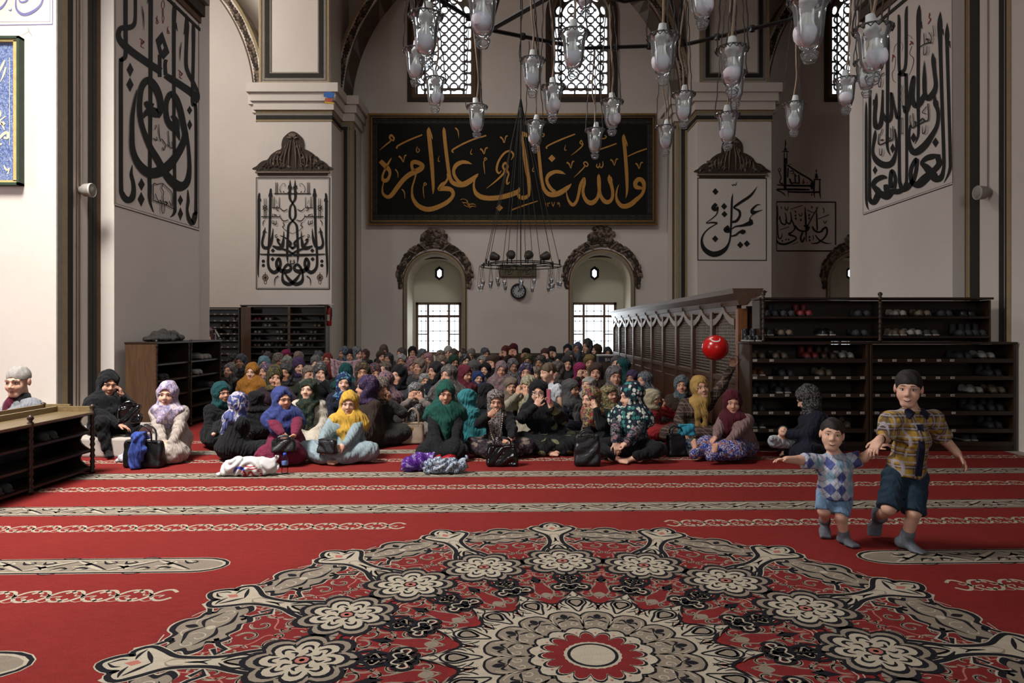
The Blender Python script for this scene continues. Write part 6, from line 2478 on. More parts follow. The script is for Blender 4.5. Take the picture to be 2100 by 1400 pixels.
# ------------------------------------------------------------------ things on the walls
ck = thing('wall_clock', 'round white wall clock with a black rim below the far chandelier', 'clock', tuple(P(1063, 597, D - .06)))
m = MB()
m.lathe([(.165, -.02), (.17, -.05), (.2, -.055), (.215, -.03), (.215, .058), (.0, .058)], 32, (0, 0, 0), 'y')
m.build('rim', M_plain('clock_rim', '#191818', 0.4), ck, True)
m = MB()
m.lathe([(0, -.021), (.168, -.021), (.168, 0), (0, 0)], 32, (0, 0, 0), 'y')
m.build('dial', M_plain('clock_dial', '#a3a6a6', 0.6, 0.04), ck)
m = MB()
for k in range(12):
    a = k * PI / 6
    x, z = .135 * math.sin(a), .135 * math.cos(a)
    m.box(x - .012, x + .012, -.026, -.022, z - .018, z + .018)
m.build('numeral', ink, ck)
for nm, ang, L, w in (('hour_hand', R_(40), .085, .012), ('minute_hand', R_(25), .125, .008)):
    m = MB()
    q = [(-w, -.02), (w, -.02), (w * .4, L), (-w * .4, L)]
    m.prism(q, lambda p: (p[0] * math.cos(ang) + p[1] * math.sin(ang), -.03, -p[0] * math.sin(ang) + p[1] * math.cos(ang)), lambda p: (p[0] * math.cos(ang) + p[1] * math.sin(ang), -.027, -p[0] * math.sin(ang) + p[1] * math.cos(ang)))
    m.build(nm, ink, ck)

pq = thing('wall_plaque', 'small olive plaque with script on the wall behind the far chandelier', 'plaque', tuple(P(1062, 567, D - .02)))
m = MB()
k = D / F
m.bevbox(-37 * k, 37 * k, -.03, .02, 0, 24 * k, .01)
m.build('plaque_board', M_plain('plaque_olive', '#5d5842', 0.7, 0.15), pq)
m = MB()
for (x0, x1, y0, y1) in ((-38, 38, -.5, 1), (-38, 38, 23, 24.5), (-38, -36.5, 0, 24), (36.5, 38, 0, 24), (-1, 1, 0, 24)):
    m.box(x0 * k, x1 * k, -.04, .0, y0 * k, y1 * k)
m.build('plaque_frame', brown_p, pq)
m = MB()
for sx in (-18, 18):
    for st_ in (SV('-9,8,1.5 -4,14,2 0,8,1.6 5,15,2 9,9,1'), SV('-7,16,1 0,18,1.6 8,15,1'), SV('-3,5,1 2,4,1.6 7,7,1')):
        ribbon2(m, [((x + sx) * k, y * k, w * k) for x, y, w in st_], lambda p: (p[0], -.034, p[1]), 4, wscale=1.00001)
m.build('plaque_script', black_p, pq, fix=False)


def speaker(px, py, X, label, flip):
    d = abs(X) * F / abs(px - 1050)
    s = -math.copysign(1, X)
    o = thing('wall_speaker', label, 'speaker', (X, d, GZ(py, d)))
    m = MB()
    m.lathe([(.045, 0), (.05, s * .03), (.075, s * .06), (.082, s * .13), (.078, s * .15), (0, s * .155)], 20, (0, 0, 0), 'x')
    m.build('speaker_body', M_plain('speaker_grey', '#8b857c', 0.6, 0.06), o, True)
    m = MB()
    m.lathe([(.083, s * .135), (.083, s * .15), (.079, s * .158), (.076, s * .15)], 20, (0, 0, 0), 'x')
    m.build('grille_rim', M_plain('speaker_rim', '#b8b2a8', 0.5), o, True)
    m = MB()
    m.tube([(s * .012, .02, .05), (s * .012, .015, 1.5), (s * .012, .02, 4.2)], .007, 5)
    m.build('conduit', greyg_p, o)
    return o


speaker(163, 390, XLA, 'round grey wall speaker on the near left pillar', 1)
speaker(2030, 395, XRA, 'round grey wall speaker with a cable on the near right pillar', -1)

# blue framed text and the painted sign at the far left
YF = 7.91
bf = thing('framed_text', 'blue framed script with gilt border at the left edge', 'picture', tuple(P(5, 380, YF)))
k = YF / F


def fr(x0, x1, y0, y1, ya, yb, mt, name):
    m = MB()
    m.box((x0 - 5) * k, (x1 - 5) * k, ya, yb, (380 - y1) * k, (380 - y0) * k)
    return m.build(name, mt, bf)


blue_p = M_print('blue_print', '#4f639c', '#6f80b0', '#97a0b4', 'floral', 26)
gilt = M_plain('gilt_pale', '#b9a469', 0.4, 0.12, metal=0.2)
dgreen = M_plain('frame_green', '#2c3b2c', 0.5, 0.15)
fr(-95, 44, 88, 375, -.03, -.005, blue_p, 'blue_field')
for (a, b, c_, d_) in ((-100, 50, 80, 85), (-100, 50, 377, 382), (45, 50, 80, 382), (-100, -95, 80, 382)):
    fr(a, b, c_, d_, -.09, 0, dgreen, 'frame_rail')
for (a, b, c_, d_) in ((-95, 45, 85, 90), (-95, 45, 372, 377), (36, 45, 88, 374)):
    fr(a, b, c_, d_, -.07, -.001, gilt, 'gilt_rail')
m = MB()
cream_i = M_plain('cream_ink', '#c9c19f', 0.7, 0.06)
fB = lambda p: ((p[0] - 5) * k, -.034, (380 - p[1]) * k)
for st_ in (SV('-2,170,1 3,150,4 10,135,5 14,125,2'), SV('5,170,1 12,155,4 16,140,3'), SV('-10,240,2 0,225,3 6,235,3 2,245,2'), SV('6,250,2 10,260,3 14,268,2'), SV('-12,300,3 0,288,5 12,276,6 20,274,6 20,284,5 12,284,4'), SV('-10,262,2 3,250,3 16,240,2'), SV('0,300,3 8,296,4'), SV('12,340,2 18,350,4 24,346,2 20,358,3'), SV('24,120,1 24,300,1.2')):
    ribbon2(m, [tuple(q) for q in st_], fB, 4)
m.add([fB(p) for p in ((11, 250), (16, 255), (11, 260), (6, 255))], [(0, 1, 2, 3)])
m.add([fB(p) for p in ((3, 252), (7, 256), (3, 260), (-1, 256))], [(0, 1, 2, 3)])
m.build('pale_script', cream_i, bf, fix=False)
sg = thing('painted_inscription', 'pale blue script in a thin ruled box at the top left', 'inscription', tuple(P(50, 52, YF)))
fS = lambda p: ((p[0] - 50) * k, -.004, (52 - p[1]) * k)
m = MB()
pale = M_plain('pale_lilac', '#6f6a94', 0.8, 0.1)
for st_ in (SV('-30,52,1.4 108,50,1.4'), SV('108,-60,1.4 108,50,1.4'), SV('-30,45,.5 103,44,.5'), SV('103,-60,.5 103,44,.5'), SV('-20,20,4 0,18,5 12,5,3 18,-10,1'), SV('92,-20,2 85,8,4 68,24,6 48,30,6 34,18,4 33,-5,2'), SV('62,-12,3 55,2,4 42,4,3 38,-8,2'), SV('18,20,1 22,22,2 24,18,1')):
    ribbon2(m, [tuple(q) for q in st_], fS, 4)
m.build('letters', pale, sg, fix=False)
m = MB()
for st_ in (SV('58,57,.8 60,65,1 64,70,.8 66,76,.5'), SV('60,64,.5 50,70,.5 40,74,.4')):
    ribbon2(m, [tuple(q) for q in st_], fS, 3)
o_ = m.build('plaster_crack', greyg_p, sg, fix=False)

# little coloured emblem hung at the left impost
em = thing('hanging_emblem', 'small blue, red and yellow emblem hung on the left impost', 'emblem', tuple(P(675, 212, YP - .24)))
k = YP / F
for nm, q, cl in (('blue_wing', [(-11, 14), (-10, 22), (2, 24), (11, 20), (9, 12), (0, 10)], '#2f5fa0'), ('red_body', [(-9, 4), (-8, 11), (2, 10), (8, 9), (6, 2)], '#a5503c'), ('yellow_edge', [(-9, 0), (-9, 4), (8, 2), (12, -1), (6, -1)], '#b99a2e')):
    m = MB()
    m.prism(q, lambda p: (p[0] * k, -.01, p[1] * k), lambda p: (p[0] * k, .01, p[1] * k))
    m.build(nm, M_plain('emblem_' + nm, cl, 0.6), em)

# fire extinguisher on the left pier flank and rolled papers on the rack
fe = thing('fire_extinguisher', 'red fire extinguisher hanging beside the tall back rack', 'fire extinguisher', tuple(P(675, 668, 16.96)))
m = MB()
m.lathe([(0, 0), (.06, .005), (.068, .03), (.068, .36), (.05, .41), (.025, .43), (.025, .46), (0, .46)], 16)
m.build('cylinder', M_plain('ext_red', '#8c1f1d', 0.35), fe, True)
m = MB()
m.box(-.03, .03, -.072, -.064, .12, .27)
m.build('paper_label', tag_m, fe)
m = MB()
m.box(-.02, .02, -.1, .02, .46, .49)
m.tube([(.02, -.02, .47), (.07, -.05, .42), (.075, -.05, .25), (.06, -.06, .15)], .012, 6)
m.build('valve_and_hose', M_plain('ext_black', '#151515', 0.4), fe)
for i, (px, rz) in enumerate(((650, .1), (662, -.2), (668, .25))):
    m = MB()
    m.tube([(-.16, 0, 0), (.16, .02, .008)], .012, 7)
    tag(m.build('paper_roll', M_plain('paper', '#b8b2a6', 0.8, 0.06), None, loc=tuple(Vector((GX(px, YK + .2), YK + .08 + .1 * i, GZ(627, YK) + .038))), rot=(0, 0, rz)), 'thin white paper roll lying on the tall brown rack', 'paper roll', 'paper rolls on the tall rack')

# ------------------------------------------------------------------ people
def M_skin(name, col):
    t = NT(name, 0.55, 0.35)
    v = t.coord()
    t.base(t.ramp(t.noise(v, 30, 3), [(0.3, dk(col, .9)), (0.7, dk(col, 1.08))]))
    t.b.inputs['Subsurface Weight'].default_value = 0.08
    t.b.inputs['Subsurface Radius'].default_value = (.01, .004, .002)
    return t.m


skin_a = M_skin('skin_warm', '#b98a72')
skin_b = M_skin('skin_fair', '#c99d86')
skin_c = M_skin('skin_tan', '#9f735a')
lips_m = M_plain('lips', '#9c6557', 0.5)
brow_m = M_plain('brow_hair', '#3a2d25', 0.8)
eyew_m = M_plain('eye_white', '#b9b2aa', 0.3)
iris_m = M_plain('iris_dark', '#1a1310', 0.2)
BODY = lambda sk, cl: [sk, lips_m, brow_m, eyew_m, iris_m, cl]


def V(*a):
    return np.array(a, float)


def unit(v):
    return v / max(np.linalg.norm(v), 1e-9)


def ik(S, W, l1, l2, pole):
    """elbow position between shoulder S and wrist W"""
    d = W - S
    L = np.linalg.norm(d)
    L_ = min(L, (l1 + l2) * .999)
    u = unit(d)
    a = (l1 * l1 - l2 * l2 + L_ * L_) / (2 * L_)
    h = math.sqrt(max(l1 * l1 - a * a, 0))
    p = pole - u * (pole @ u)
    return S + u * a + unit(p) * h


def head(s, c, R, sc=1.0, ears=False, k=.012, smile=0.0, nose=1.0, child=False):
    T = lambda x, y, z: c + R @ (V(x, y, z) * sc)
    w = 1.0
    s.ell(T(0, .012, .035), V(.074, .09, .085) * sc, 0, k, R=R)
    s.ell(T(0, -.022, -.028), V(.060, .068, .082) * sc, 0, k * 2, R=R)
    s.cone(T(-.018, -.062, -.088), T(.018, -.062, -.088), .022 * sc, .022 * sc, 0, k * 2)
    for x in (-1, 1):
        s.ell(T(.034 * x, -.058, -.03), V(.028, .026, .03) * sc * (1.12 if child else 1), 0, k * 2, R=R)
        s.cone(T(.012 * x, -.083, .026), T(.048 * x, -.072, .022), .012 * sc, .009 * sc, 0, k)
    s.cone(T(0, -.083, .012), T(0, -.104, -.022), .008 * sc, (.012 if not child else .010) * sc * nose, 0, k)
    for x in (-1, 1):
        s.ell(T(.012 * x, -.095, -.027), V(.009, .010, .008) * sc * nose, 0, .006, R=R)
        s.ell(T(.030 * x, -.098, .006), V(.016, .014, .010) * sc, 0, 0, 'sub', R=R)
    s.ell(T(0, -.0905, -.055), V(.020 + .005 * smile, .007, .0042) * sc, 0 if smile else 1, .004, R=R)
    s.ell(T(0, -.0875, -.0635), V(.017 + .005 * smile, .007, .0046) * sc, 0 if smile else 1, .004, R=R)
    for x in (-1, 1):
        s.ell(T(.030 * x, -.0715, .005), V(.0145, .0115, .0105) * sc, 0, .002, R=R)
        if ears:
            s.ell(T(.076 * x, .012, .0), V(.010, .02, .031) * sc, 0, .008, R=R)
    return T


EYE = {}


def face_parts(root, T, sc, R, iris=None):
    """eyes with iris and lashes, eyebrows"""
    for x in (-1, 1):
        m = MB()
        c = T(.030 * x, -.0735, .005)
        n = 10
        RE = Matrix(R.tolist())

        def el(cx, cy, cz, rx, ry, rz, nu=10, nv=7):
            ell(m, (0, 0, 0), (rx * sc, ry * sc, rz * sc), (0, 0, 0), nu, nv)
            k = (nv + 1) * nu
            o_ = T(cx, cy, cz)
            for q in range(len(m.v) - k, len(m.v)):
                m.v[q] = tuple(Vector(o_) + RE @ Vector(m.v[q]))
        m.mat(0)
        el(.030 * x, -.0735, .005, .0150, .0130, .0085)
        m.mat(1)
        el(.030 * x, -.0785, .005, .0072, .0092, .0074)
        m.mat(2)
        pts = [tuple(T(.030 * x + .0165 * u, -.0865 + .011 * u * u, .0125 - .006 * u * u)) for u in np.linspace(-1, 1, 7)]
        m.tube(pts, [.0006 * sc, .0012 * sc, .0016 * sc, .0017 * sc, .0016 * sc, .0012 * sc, .0006 * sc], 5)
        m.build('eye', [eyew_m, iris_m, brow_m], root, True, fix=True)
        m = MB()
        pts = [tuple(T(x * (.013 + .037 * u), -.0945 + .017 * u * u, 0.0305 + .004 * math.sin(u * 2.8) - .004 * u)) for u in np.linspace(0, 1, 7)]
        m.tube(pts, [.0014 * sc, .0022 * sc, .0025 * sc, .0024 * sc, .002 * sc, .0013 * sc, .0006 * sc], 5)
        m.build('eyebrow', brow_m, root, True)


def hand(s, W, d, n, side, curl=.35, sc=1.0, lab=0, spread=1.0):
    """W wrist, d finger direction, n palm normal, side: +1/-1 thumb side along cross(d, n)"""
    d = unit(d)
    n = unit(n - d * (n @ d))
    t = np.cross(d, n) * side
    R = np.stack([t, d, n], 1)
    s.box(W + d * .048 * sc, V(.038, .046, .013) * sc, .011 * sc, lab, .008, R=R)
    s.cone(W - d * .02 * sc, W + d * .02 * sc, .024 * sc, .025 * sc, lab, .012)
    for i, L in enumerate((.068, .077, .072, .056)):
        b = W + d * (.088 - .006 * abs(i - 1)) * sc + t * (.0285 - .019 * i) * sc * spread
        dd = unit(d + t * (.10 - .07 * i) * spread)
        r = .0085 * sc
        p = b
        ang = curl * .6
        for j, f in enumerate((.45, .32, .25)):
            v = dd * math.cos(ang) + n * math.sin(ang)
            q = p + v * L * f * sc
            s.cone(p, q, r, r * .9, lab, .003)
            p, r = q, r * .92
            ang += curl
    b = W + d * .028 * sc + t * .034 * sc
    v = unit(d * .7 + t * .7 + n * .25)
    q = b + v * .036 * sc
    s.cone(b - v * .01 * sc, q, .0125 * sc, .0105 * sc, lab, .006)
    v = unit(d * .95 + t * .3 + n * .35)
    s.cone(q, q + v * .032 * sc, .0105 * sc, .0085 * sc, lab, .004)


def foot(s, A, d, up, sc=1.0, lab=0, toes=True, g=0.0):
    """A ankle, d toe direction, up instep direction"""
    d = unit(d)
    up = unit(up - d * (up @ d))
    t = np.cross(d, up)
    h = A - up * .05 * sc
    s.ell(A - up * .035 * sc - d * .03 * sc, V(.032, .04, .036) * sc + g, lab, .02, R=np.stack([t, d, up], 1))
    s.cone(A - up * .01 * sc, h + d * .10 * sc, .035 * sc + g, .024 * sc + g, lab, .02)
    s.box(h + d * .115 * sc, V(.042, .04, .014) * sc + g, .013 * sc, lab, .02, R=np.stack([t, d, up], 1))
    if toes:
        for i in range(5):
            b = h + d * (.148 - .006 * abs(i - 1)) * sc + t * (.032 - .017 * i) * sc
            s.cone(b, b + d * (.032 - .003 * i) * sc, (.0125 - .0012 * i) * sc, (.011 - .001 * i) * sc, lab, .004)


def wrinkle(amp, f1, f2, ph=0.0):
    def fn(X, Y, Z):
        a = np.sin(f1 * Z + 3.2 * np.sin(f2 * X + 1.3 + ph) + 2.4 * np.sin(f2 * 1.2 * Y + ph))
        b = np.sin(f1 * 1.7 * (X * .8 + Y * .5 - Z * .35) + 2.0 * np.sin(f2 * Z * 1.5 + ph))
        return amp * ((1 - 2 * np.abs(a)) * .75 + b * .4)
    return fn


POSE = {
    'sit': dict(pel=(0, .10, .13), ch=(0, .05, .40), nk=(0, .03, .555), hd=(0, .0, .695), sh=(.150, .05, .475), hip=(.10, .06, .13), kn=(.23, -.16, .15), an=((.08, -.22, .075), (-.08, -.24, .07))),
    'cross': dict(pel=(0, .10, .13), ch=(0, .05, .40), nk=(0, .03, .555), hd=(0, .0, .695), sh=(.150, .05, .475), hip=(.11, .06, .13), kn=(.34, -.16, .14), an=((.13, -.30, .075), (-.12, -.34, .07))),
    'kneel': dict(pel=(0, .14, .20), ch=(0, .07, .46), nk=(0, .04, .615), hd=(0, .01, .755), sh=(.150, .06, .535), hip=(.10, .10, .19), kn=(.15, -.27, .11), an=((.10, .24, .06), (-.10, .24, .06))),
    'ledge': dict(pel=(0, .10, .27), ch=(0, .05, .51), nk=(0, .02, .665), hd=(0, -.02, .805), sh=(.155, .04, .585), hip=(.10, .06, .27), kn=(.15, -.32, .40), an=((.12, -.36, .09), (-.12, -.38, .09))),
    'legs_out': dict(pel=(0, .12, .13), ch=(0, .07, .40), nk=(0, .05, .555), hd=(0, .02, .695), sh=(.155, .07, .475), hip=(.11, .06, .13), kn=(.16, -.32, .16), an=((.13, -.62, .08), (-.13, -.62, .08))),
}


def woman(name, label, hx, hy, bx, by, pose='cross', yaw=0.0, hyaw=0.0, hpitch=0.0, hroll=0.0, front=.30, arms=None, cols=None, vox=.0075, gvox=.012,
          style='drape', coat='coat', seedv=0, girth=1.0, feet=True, lower='skirt', flip=False, mats_slots=None, base_z=0.0, group=None, drape_len=.26, open_w=1.0, face=None, hsk=None):
    """builds a seated woman; (hx,hy) head centre pixel, (bx,by) nearest floor pixel. returns root"""
    c_scarf, c_coat, c_low, sk = cols
    Yr = F * H / (by - Y0) + front if by > 0 else -by
    Xr = GX(bx, Yr)
    Po = POSE[pose]
    hz = GZ(hy, Yr) - base_z
    sc = hz / Po['hd'][2]
    root = thing(name, label, 'person', (Xr, Yr, base_z + .009), yaw, group)
    Ri = np.array(Matrix.Rotation(-yaw, 3, 'Z'))
    g = {k: (V(*v) * sc if not isinstance(v[0], tuple) else [V(*q) * sc for q in v]) for k, v in Po.items()}
    hoff = Ri @ V(GX(hx, Yr) - Xr, 0, 0)
    hoff[2] = 0
    hd = g['hd'] + hoff
    nk = g['nk'] + hoff * .8
    ch = g['ch'] + hoff * .5
    if face is not None:
        hyaw = face - math.atan2(Xr, Yr) - yaw
    R = rot3(hyaw, hpitch, hroll)
    sh = [V(s_ * g['sh'][0] * girth ** .5, g['sh'][1], g['sh'][2]) + hoff * .65 for s_ in (1, -1)]
    hp = [V(s_ * g['hip'][0], g['hip'][1], g['hip'][2]) for s_ in (1, -1)]
    kn = [V(s_ * g['kn'][0] * girth ** .5, g['kn'][1], g['kn'][2]) for s_ in (1, -1)]
    an = g['an']
    # arms: [(px,py,dy,dir,palm,curl), ...] for +x and -x side; px,py None -> lap
    W, HD = [], []
    arms = arms or [None, None]
    for i, s_ in enumerate((1, -1)):
        a = arms[i]
        if a is None:
            a = dict(w=V(s_ * .07, -.20, .20) * sc)
        else:
            a = dict(a)
        if 'px' in a:
            yy = Yr + a.get('dy', -.2)
            wv = V(GX(a['px'], yy) - Xr, a.get('dy', -.2), GZ(a['py'], yy) - base_z - .009)
            a['w'] = Ri @ wv
        W.append(a['w'])
        HD.append((V(*a.get('d', (-s_ * .75, -.5, -.35))), V(*a.get('n', (0, .3, -1))), a.get('curl', .45), V(*a.get('pole', (s_ * .8, .35, -.6))), a.get('side', None), a.get('hand', True)))
    LA = [(arms[i] or {}).get('L', 1.0) for i in (0, 1)]
    El = [ik(sh[i], W[i], .255 * sc * LA[i], .235 * sc * LA[i], HD[i][3]) for i in (0, 1)]
    for i in (0, 1):
        d = W[i] - sh[i]
        L = np.linalg.norm(d)
        if L > .485 * sc * LA[i]:
            W[i] = sh[i] + d * (.485 * sc * LA[i] / L)
    allp = np.array([hd, nk, ch, *sh, *El, *W, *kn, *an, g['pel']])
    lo, hi = allp.min(0) - .2, allp.max(0) + .2
    lo[2] = -.02
    # ---- body
    s = SDF(lo, hi, vox)
    hs = sc * (hsk or (1.22 if vox < .01 else 1.12))
    T = head(s, hd, R, hs)
    s.cone(T(0, .02, -.06), nk, .050 * hs, .055 * hs, 0, .02)
    s.chain([nk, ch, g['pel']], [.055 * sc, .08 * sc, .08 * sc], 5, .03)
    for i, s_ in enumerate((1, -1)):
        s.chain([nk, sh[i], El[i], W[i]], [.04 * sc, .04 * sc, .032 * sc, .024 * sc], 5, .015)
        d, n, cu, _, sd, hv = HD[i]
        s.cone(W[i] - unit(W[i] - El[i]) * .05 * sc, W[i], .027 * sc, .024 * sc, 0, .01)
        if hv:
            hand(s, W[i], d, n, (sd if sd else (1 if i == 0 else -1)), cu, sc)
        s.chain([hp[i], kn[i], an[i]], [.06 * sc, .05 * sc, .035 * sc], 5, .02)
        if feet and pose in ('cross', 'ledge', 'legs_out'):
            if pose == 'cross':
                foot(s, an[i], V(-s_ * .9, -.25, 0), V(0, -.3, 1), sc)
            elif pose == 'ledge':
                foot(s, an[i], V(0, -1, -.1), V(0, 0, 1), sc, 5, False)
            else:
                foot(s, an[i], V(s_ * .25, -.15, 1), V(0, -1, 0), sc)
    s.D[s.D > .9] = 1.0
    s.floor(.0)
    body = link('body', s.mesh('body', BODY(sk, c_coat)), root)
    face_parts(root, T, hs, R)
    # ---- coat
    s = SDF(lo, hi, gvox)
    gi = girth
    s.ell(g['pel'] + V(0, 0, .03), V(.185 * gi, .16 * gi, .14) * sc, 0, .05)
    s.ell((g['pel'] + ch) / 2, V(.165 * gi, .135 * gi, .17) * sc, 0, .05)
    s.ell(ch + V(0, -.01, .02) * sc, V(.165 * gi, .125 * gi, .13) * sc, 0, .05)
    for x in (1, -1):
        s.ell(ch + V(.07 * x, -.085, .0) * sc, V(.075, .06, .07) * sc * gi, 0, .04)
    s.cone(sh[0] - V(.02, 0, -.02) * sc, sh[1] + V(.02, 0, .02) * sc, .066 * sc, .066 * sc, 0, .06)
    s.cone(nk, ch, .065 * sc, .1 * sc, 0, .04)
    for i in (0, 1):
        s.cone(sh[i], El[i], .066 * sc * gi ** .5, .062 * sc * gi ** .5, 0, .045)
        s.cone(El[i], W[i] - unit(W[i] - El[i]) * .02 * sc, .062 * sc * gi ** .5, .045 * sc, 0, .02)
    if coat == 'long' or lower == 'none':
        for i in (0, 1):
            s.cone(hp[i], kn[i], .125 * sc, .10 * sc, 0, .06)
            s.cone(kn[i], an[i], .10 * sc, .075 * sc, 0, .05)
        s.ell((kn[0] + kn[1]) / 2 + V(0, .05, -.02) * sc, V(.27 * gi, .22, .11) * sc, 0, .08)
    s.folds(wrinkle(.0075 * sc, 26, 9, seedv))
    s.floor(.0)
    link('coat', s.mesh('coat', c_coat), root)
    # ---- skirt or trousers
    if lower != 'none' and coat != 'long':
        s = SDF(lo, hi, gvox)
        th = {'skirt': 1.0, 'trousers': .8}[lower]
        s.ell(g['pel'], V(.19 * gi, .17 * gi, .13) * sc, 0, .05)
        for i in (0, 1):
            s.cone(hp[i], kn[i], .125 * sc * th, .10 * sc * th, 0, .05)
            s.cone(kn[i], an[i], .095 * sc * th, .062 * sc * th, 0, .04)
        if lower == 'skirt':
            s.ell((kn[0] + kn[1]) / 2 + V(0, .04, -.03) * sc, V(.28 * gi, .22, .115) * sc, 0, .08)
        s.folds(wrinkle(.009 * sc, 22, 11, seedv + 2))
        s.floor(.0)
        link('skirt' if lower == 'skirt' else 'trousers', s.mesh(lower, c_low), root)
    # ---- headscarf
    if style:
        lo2 = np.minimum(hd - .3, ch - .34)
        hi2 = np.maximum(hd + .3, ch + .34)
        s = SDF(lo2, hi2, min(gvox, .0095))
        hh = hs
        s.ell(T(0, .024, .030), V(.098, .116, .115) * hh, 0, .02, R=R)
        s.ell(T(0, .015, -.045), V(.090, .095, .10) * hh, 0, .03, R=R)
        s.cone(T(0, .0, -.09), nk + V(0, -.01, -.01) * sc, .078 * hh, .098 * sc, 0, .03)
        if style == 'drape':
            s.ell(nk + V(0, -.015, -.045) * sc, V(.205, .15, .085) * sc, 0, .06)
            s.ell(nk + V(0, -.075, -.13) * sc, V(.15, .075, .13) * sc, 0, .04)
            s.cone(nk + V(.0, -.12, -.12) * sc, nk + V(-.03, -.165, -.12 - drape_len * .7) * sc, .085 * sc, .045 * sc, 0, .03)
        elif style == 'cape':
            s.ell(nk + V(0, .0, -.055) * sc, V(.245, .175, .11) * sc, 0, .07)
            for x in (1, -1):
                s.cone(nk + V(.06 * x, -.02, -.02) * sc, nk + V(.20 * x, -.02, -.13) * sc, .09 * sc, .075 * sc, 0, .05)
            s.ell(nk + V(0, -.06, -.17) * sc, V(.19, .12, .16) * sc, 0, .05)
            s.cone(nk + V(.03, -.13, -.2) * sc, nk + V(.03, -.17, -.38) * sc, .09 * sc, .03 * sc, 0, .04)
        elif style == 'tails':
            s.ell(nk + V(0, -.01, -.04) * sc, V(.155, .12, .07) * sc, 0, .04)
            for x in (-.05, .035):
                s.ell(nk + V(x, -.125, -.10) * sc, V(.055, .04, .11) * sc, 0, .05)
                s.ell(nk + V(x * 1.15, -.165, -.24) * sc, V(.042, .022, .17) * sc, 0, .03)
        elif style == 'chador':
            s.ell(nk + V(0, .03, -.06) * sc, V(.235, .18, .13) * sc, 0, .06)
            s.ell(ch + V(0, .04, -.02) * sc, V(.26, .19, .2) * sc, 0, .06)
        elif style == 'back':
            s.ell(nk + V(0, .03, -.03) * sc, V(.16, .13, .07) * sc, 0, .04)
            s.cone(nk + V(.0, .10, -.02) * sc, nk + V(.05, .17, -.20) * sc, .10 * sc, .03 * sc, 0, .03)
        else:   # tucked
            s.ell(nk + V(0, -.005, -.02) * sc, V(.13, .11, .055) * sc, 0, .03)
        s.folds(lambda X, Y, Z: .0045 * (1 - 2 * np.abs(np.sin(24 * (X * .75 + Z * .65) + 3 * np.sin(9 * Y + 7 * X + seedv)))) + .004 * np.sin(44 * (Z - X * .7) + 3 * np.sin(11 * X + seedv)))
        # face opening
        s.ell(T(0, -.125, -.013), V(.059 * open_w, .105, .084) * hh, 0, 0, 'sub', R=R)
        s.ell(T(0, -.03, -.005), V(.066 * open_w, .07, .09) * hh, 0, 0, 'sub', R=R)
        link('headscarf', s.mesh('headscarf', c_scarf), root)
    root['_d'] = sc
    del root['_d']
    return root, dict(T=T, R=R, hd=hd, W=W, El=El, sc=sc, kn=kn, an=an, nk=nk, ch=ch, root=root, Yr=Yr, Xr=Xr)

# ------------------------------------------------------------------ the women of the front rows
black_c = M_cloth('cloth_black', '#151517', 0.25)
navy_c = M_cloth('cloth_navy', '#191c2b', 0.2)
beige_c = M_cloth('cloth_beige', '#a3948a', 0.12)
cream_c = M_cloth('cloth_cream', '#b1a694', 0.12)
char_c = M_cloth('cloth_charcoal', '#2b2826', 0.2)
maroon_c = M_cloth('cloth_maroon', '#6d1a36', 0.2)
ltblue_c = M_cloth('cloth_light_blue', '#7f9096', 0.12)
mauve_c = M_cloth('cloth_mauve', '#765a58', 0.15)
wine_c = M_cloth('cloth_wine', '#4a0f1c', 0.2)
blue_c = M_cloth('cloth_blue', '#2f3a75', 0.2)
yellow_c = M_cloth('cloth_yellow', '#c0912a', 0.16)
green_c = M_cloth('cloth_green', '#12493d', 0.2)
brown_c = M_cloth('cloth_brown', '#30231c', 0.2)
mustard_c = M_cloth('cloth_mustard', '#a27c3c', 0.16)
red_c = M_cloth('cloth_red', '#8f1a1c', 0.2)
plaid_c = M_print('cloth_plaid', '#3d2d27', '#2a201d', '#6d564a', 'plaid', 11)
lilac_p = M_print('scarf_lilac', '#a893a8', '#c4b2b8', '#6f6f98', 'floral', 14)
dots_p = M_print('scarf_dots', '#1a2433', '#2b7a72', '#c2c3b8', 'dots', 21)
greyp_p = M_print('scarf_grey_print', '#5d5452', '#8a7f7b', '#2e282a', 'leopard', 46)
multi_p = M_print('scarf_multi', '#53424a', '#a03a34', '#b19a3c', 'floral', 20)
flor_n = M_print('blouse_floral', '#171a24', '#8a5a62', '#6d747c', 'floral', 22)
blueskirt = M_print('skirt_blue_floral', '#27368c', '#8c5448', '#b7aaa0', 'floral', 24)
darkprint = M_print('skirt_dark_print', '#2a2128', '#75645a', '#4a3d44', 'floral', 14)
blackprint = M_print('scarf_black_print', '#17161a', '#4f4a4a', '#6e6866', 'floral', 26)

W_ = lambda px, py, dy=-.2, **k: dict(px=px, py=py, dy=dy, **k)
FR = {}
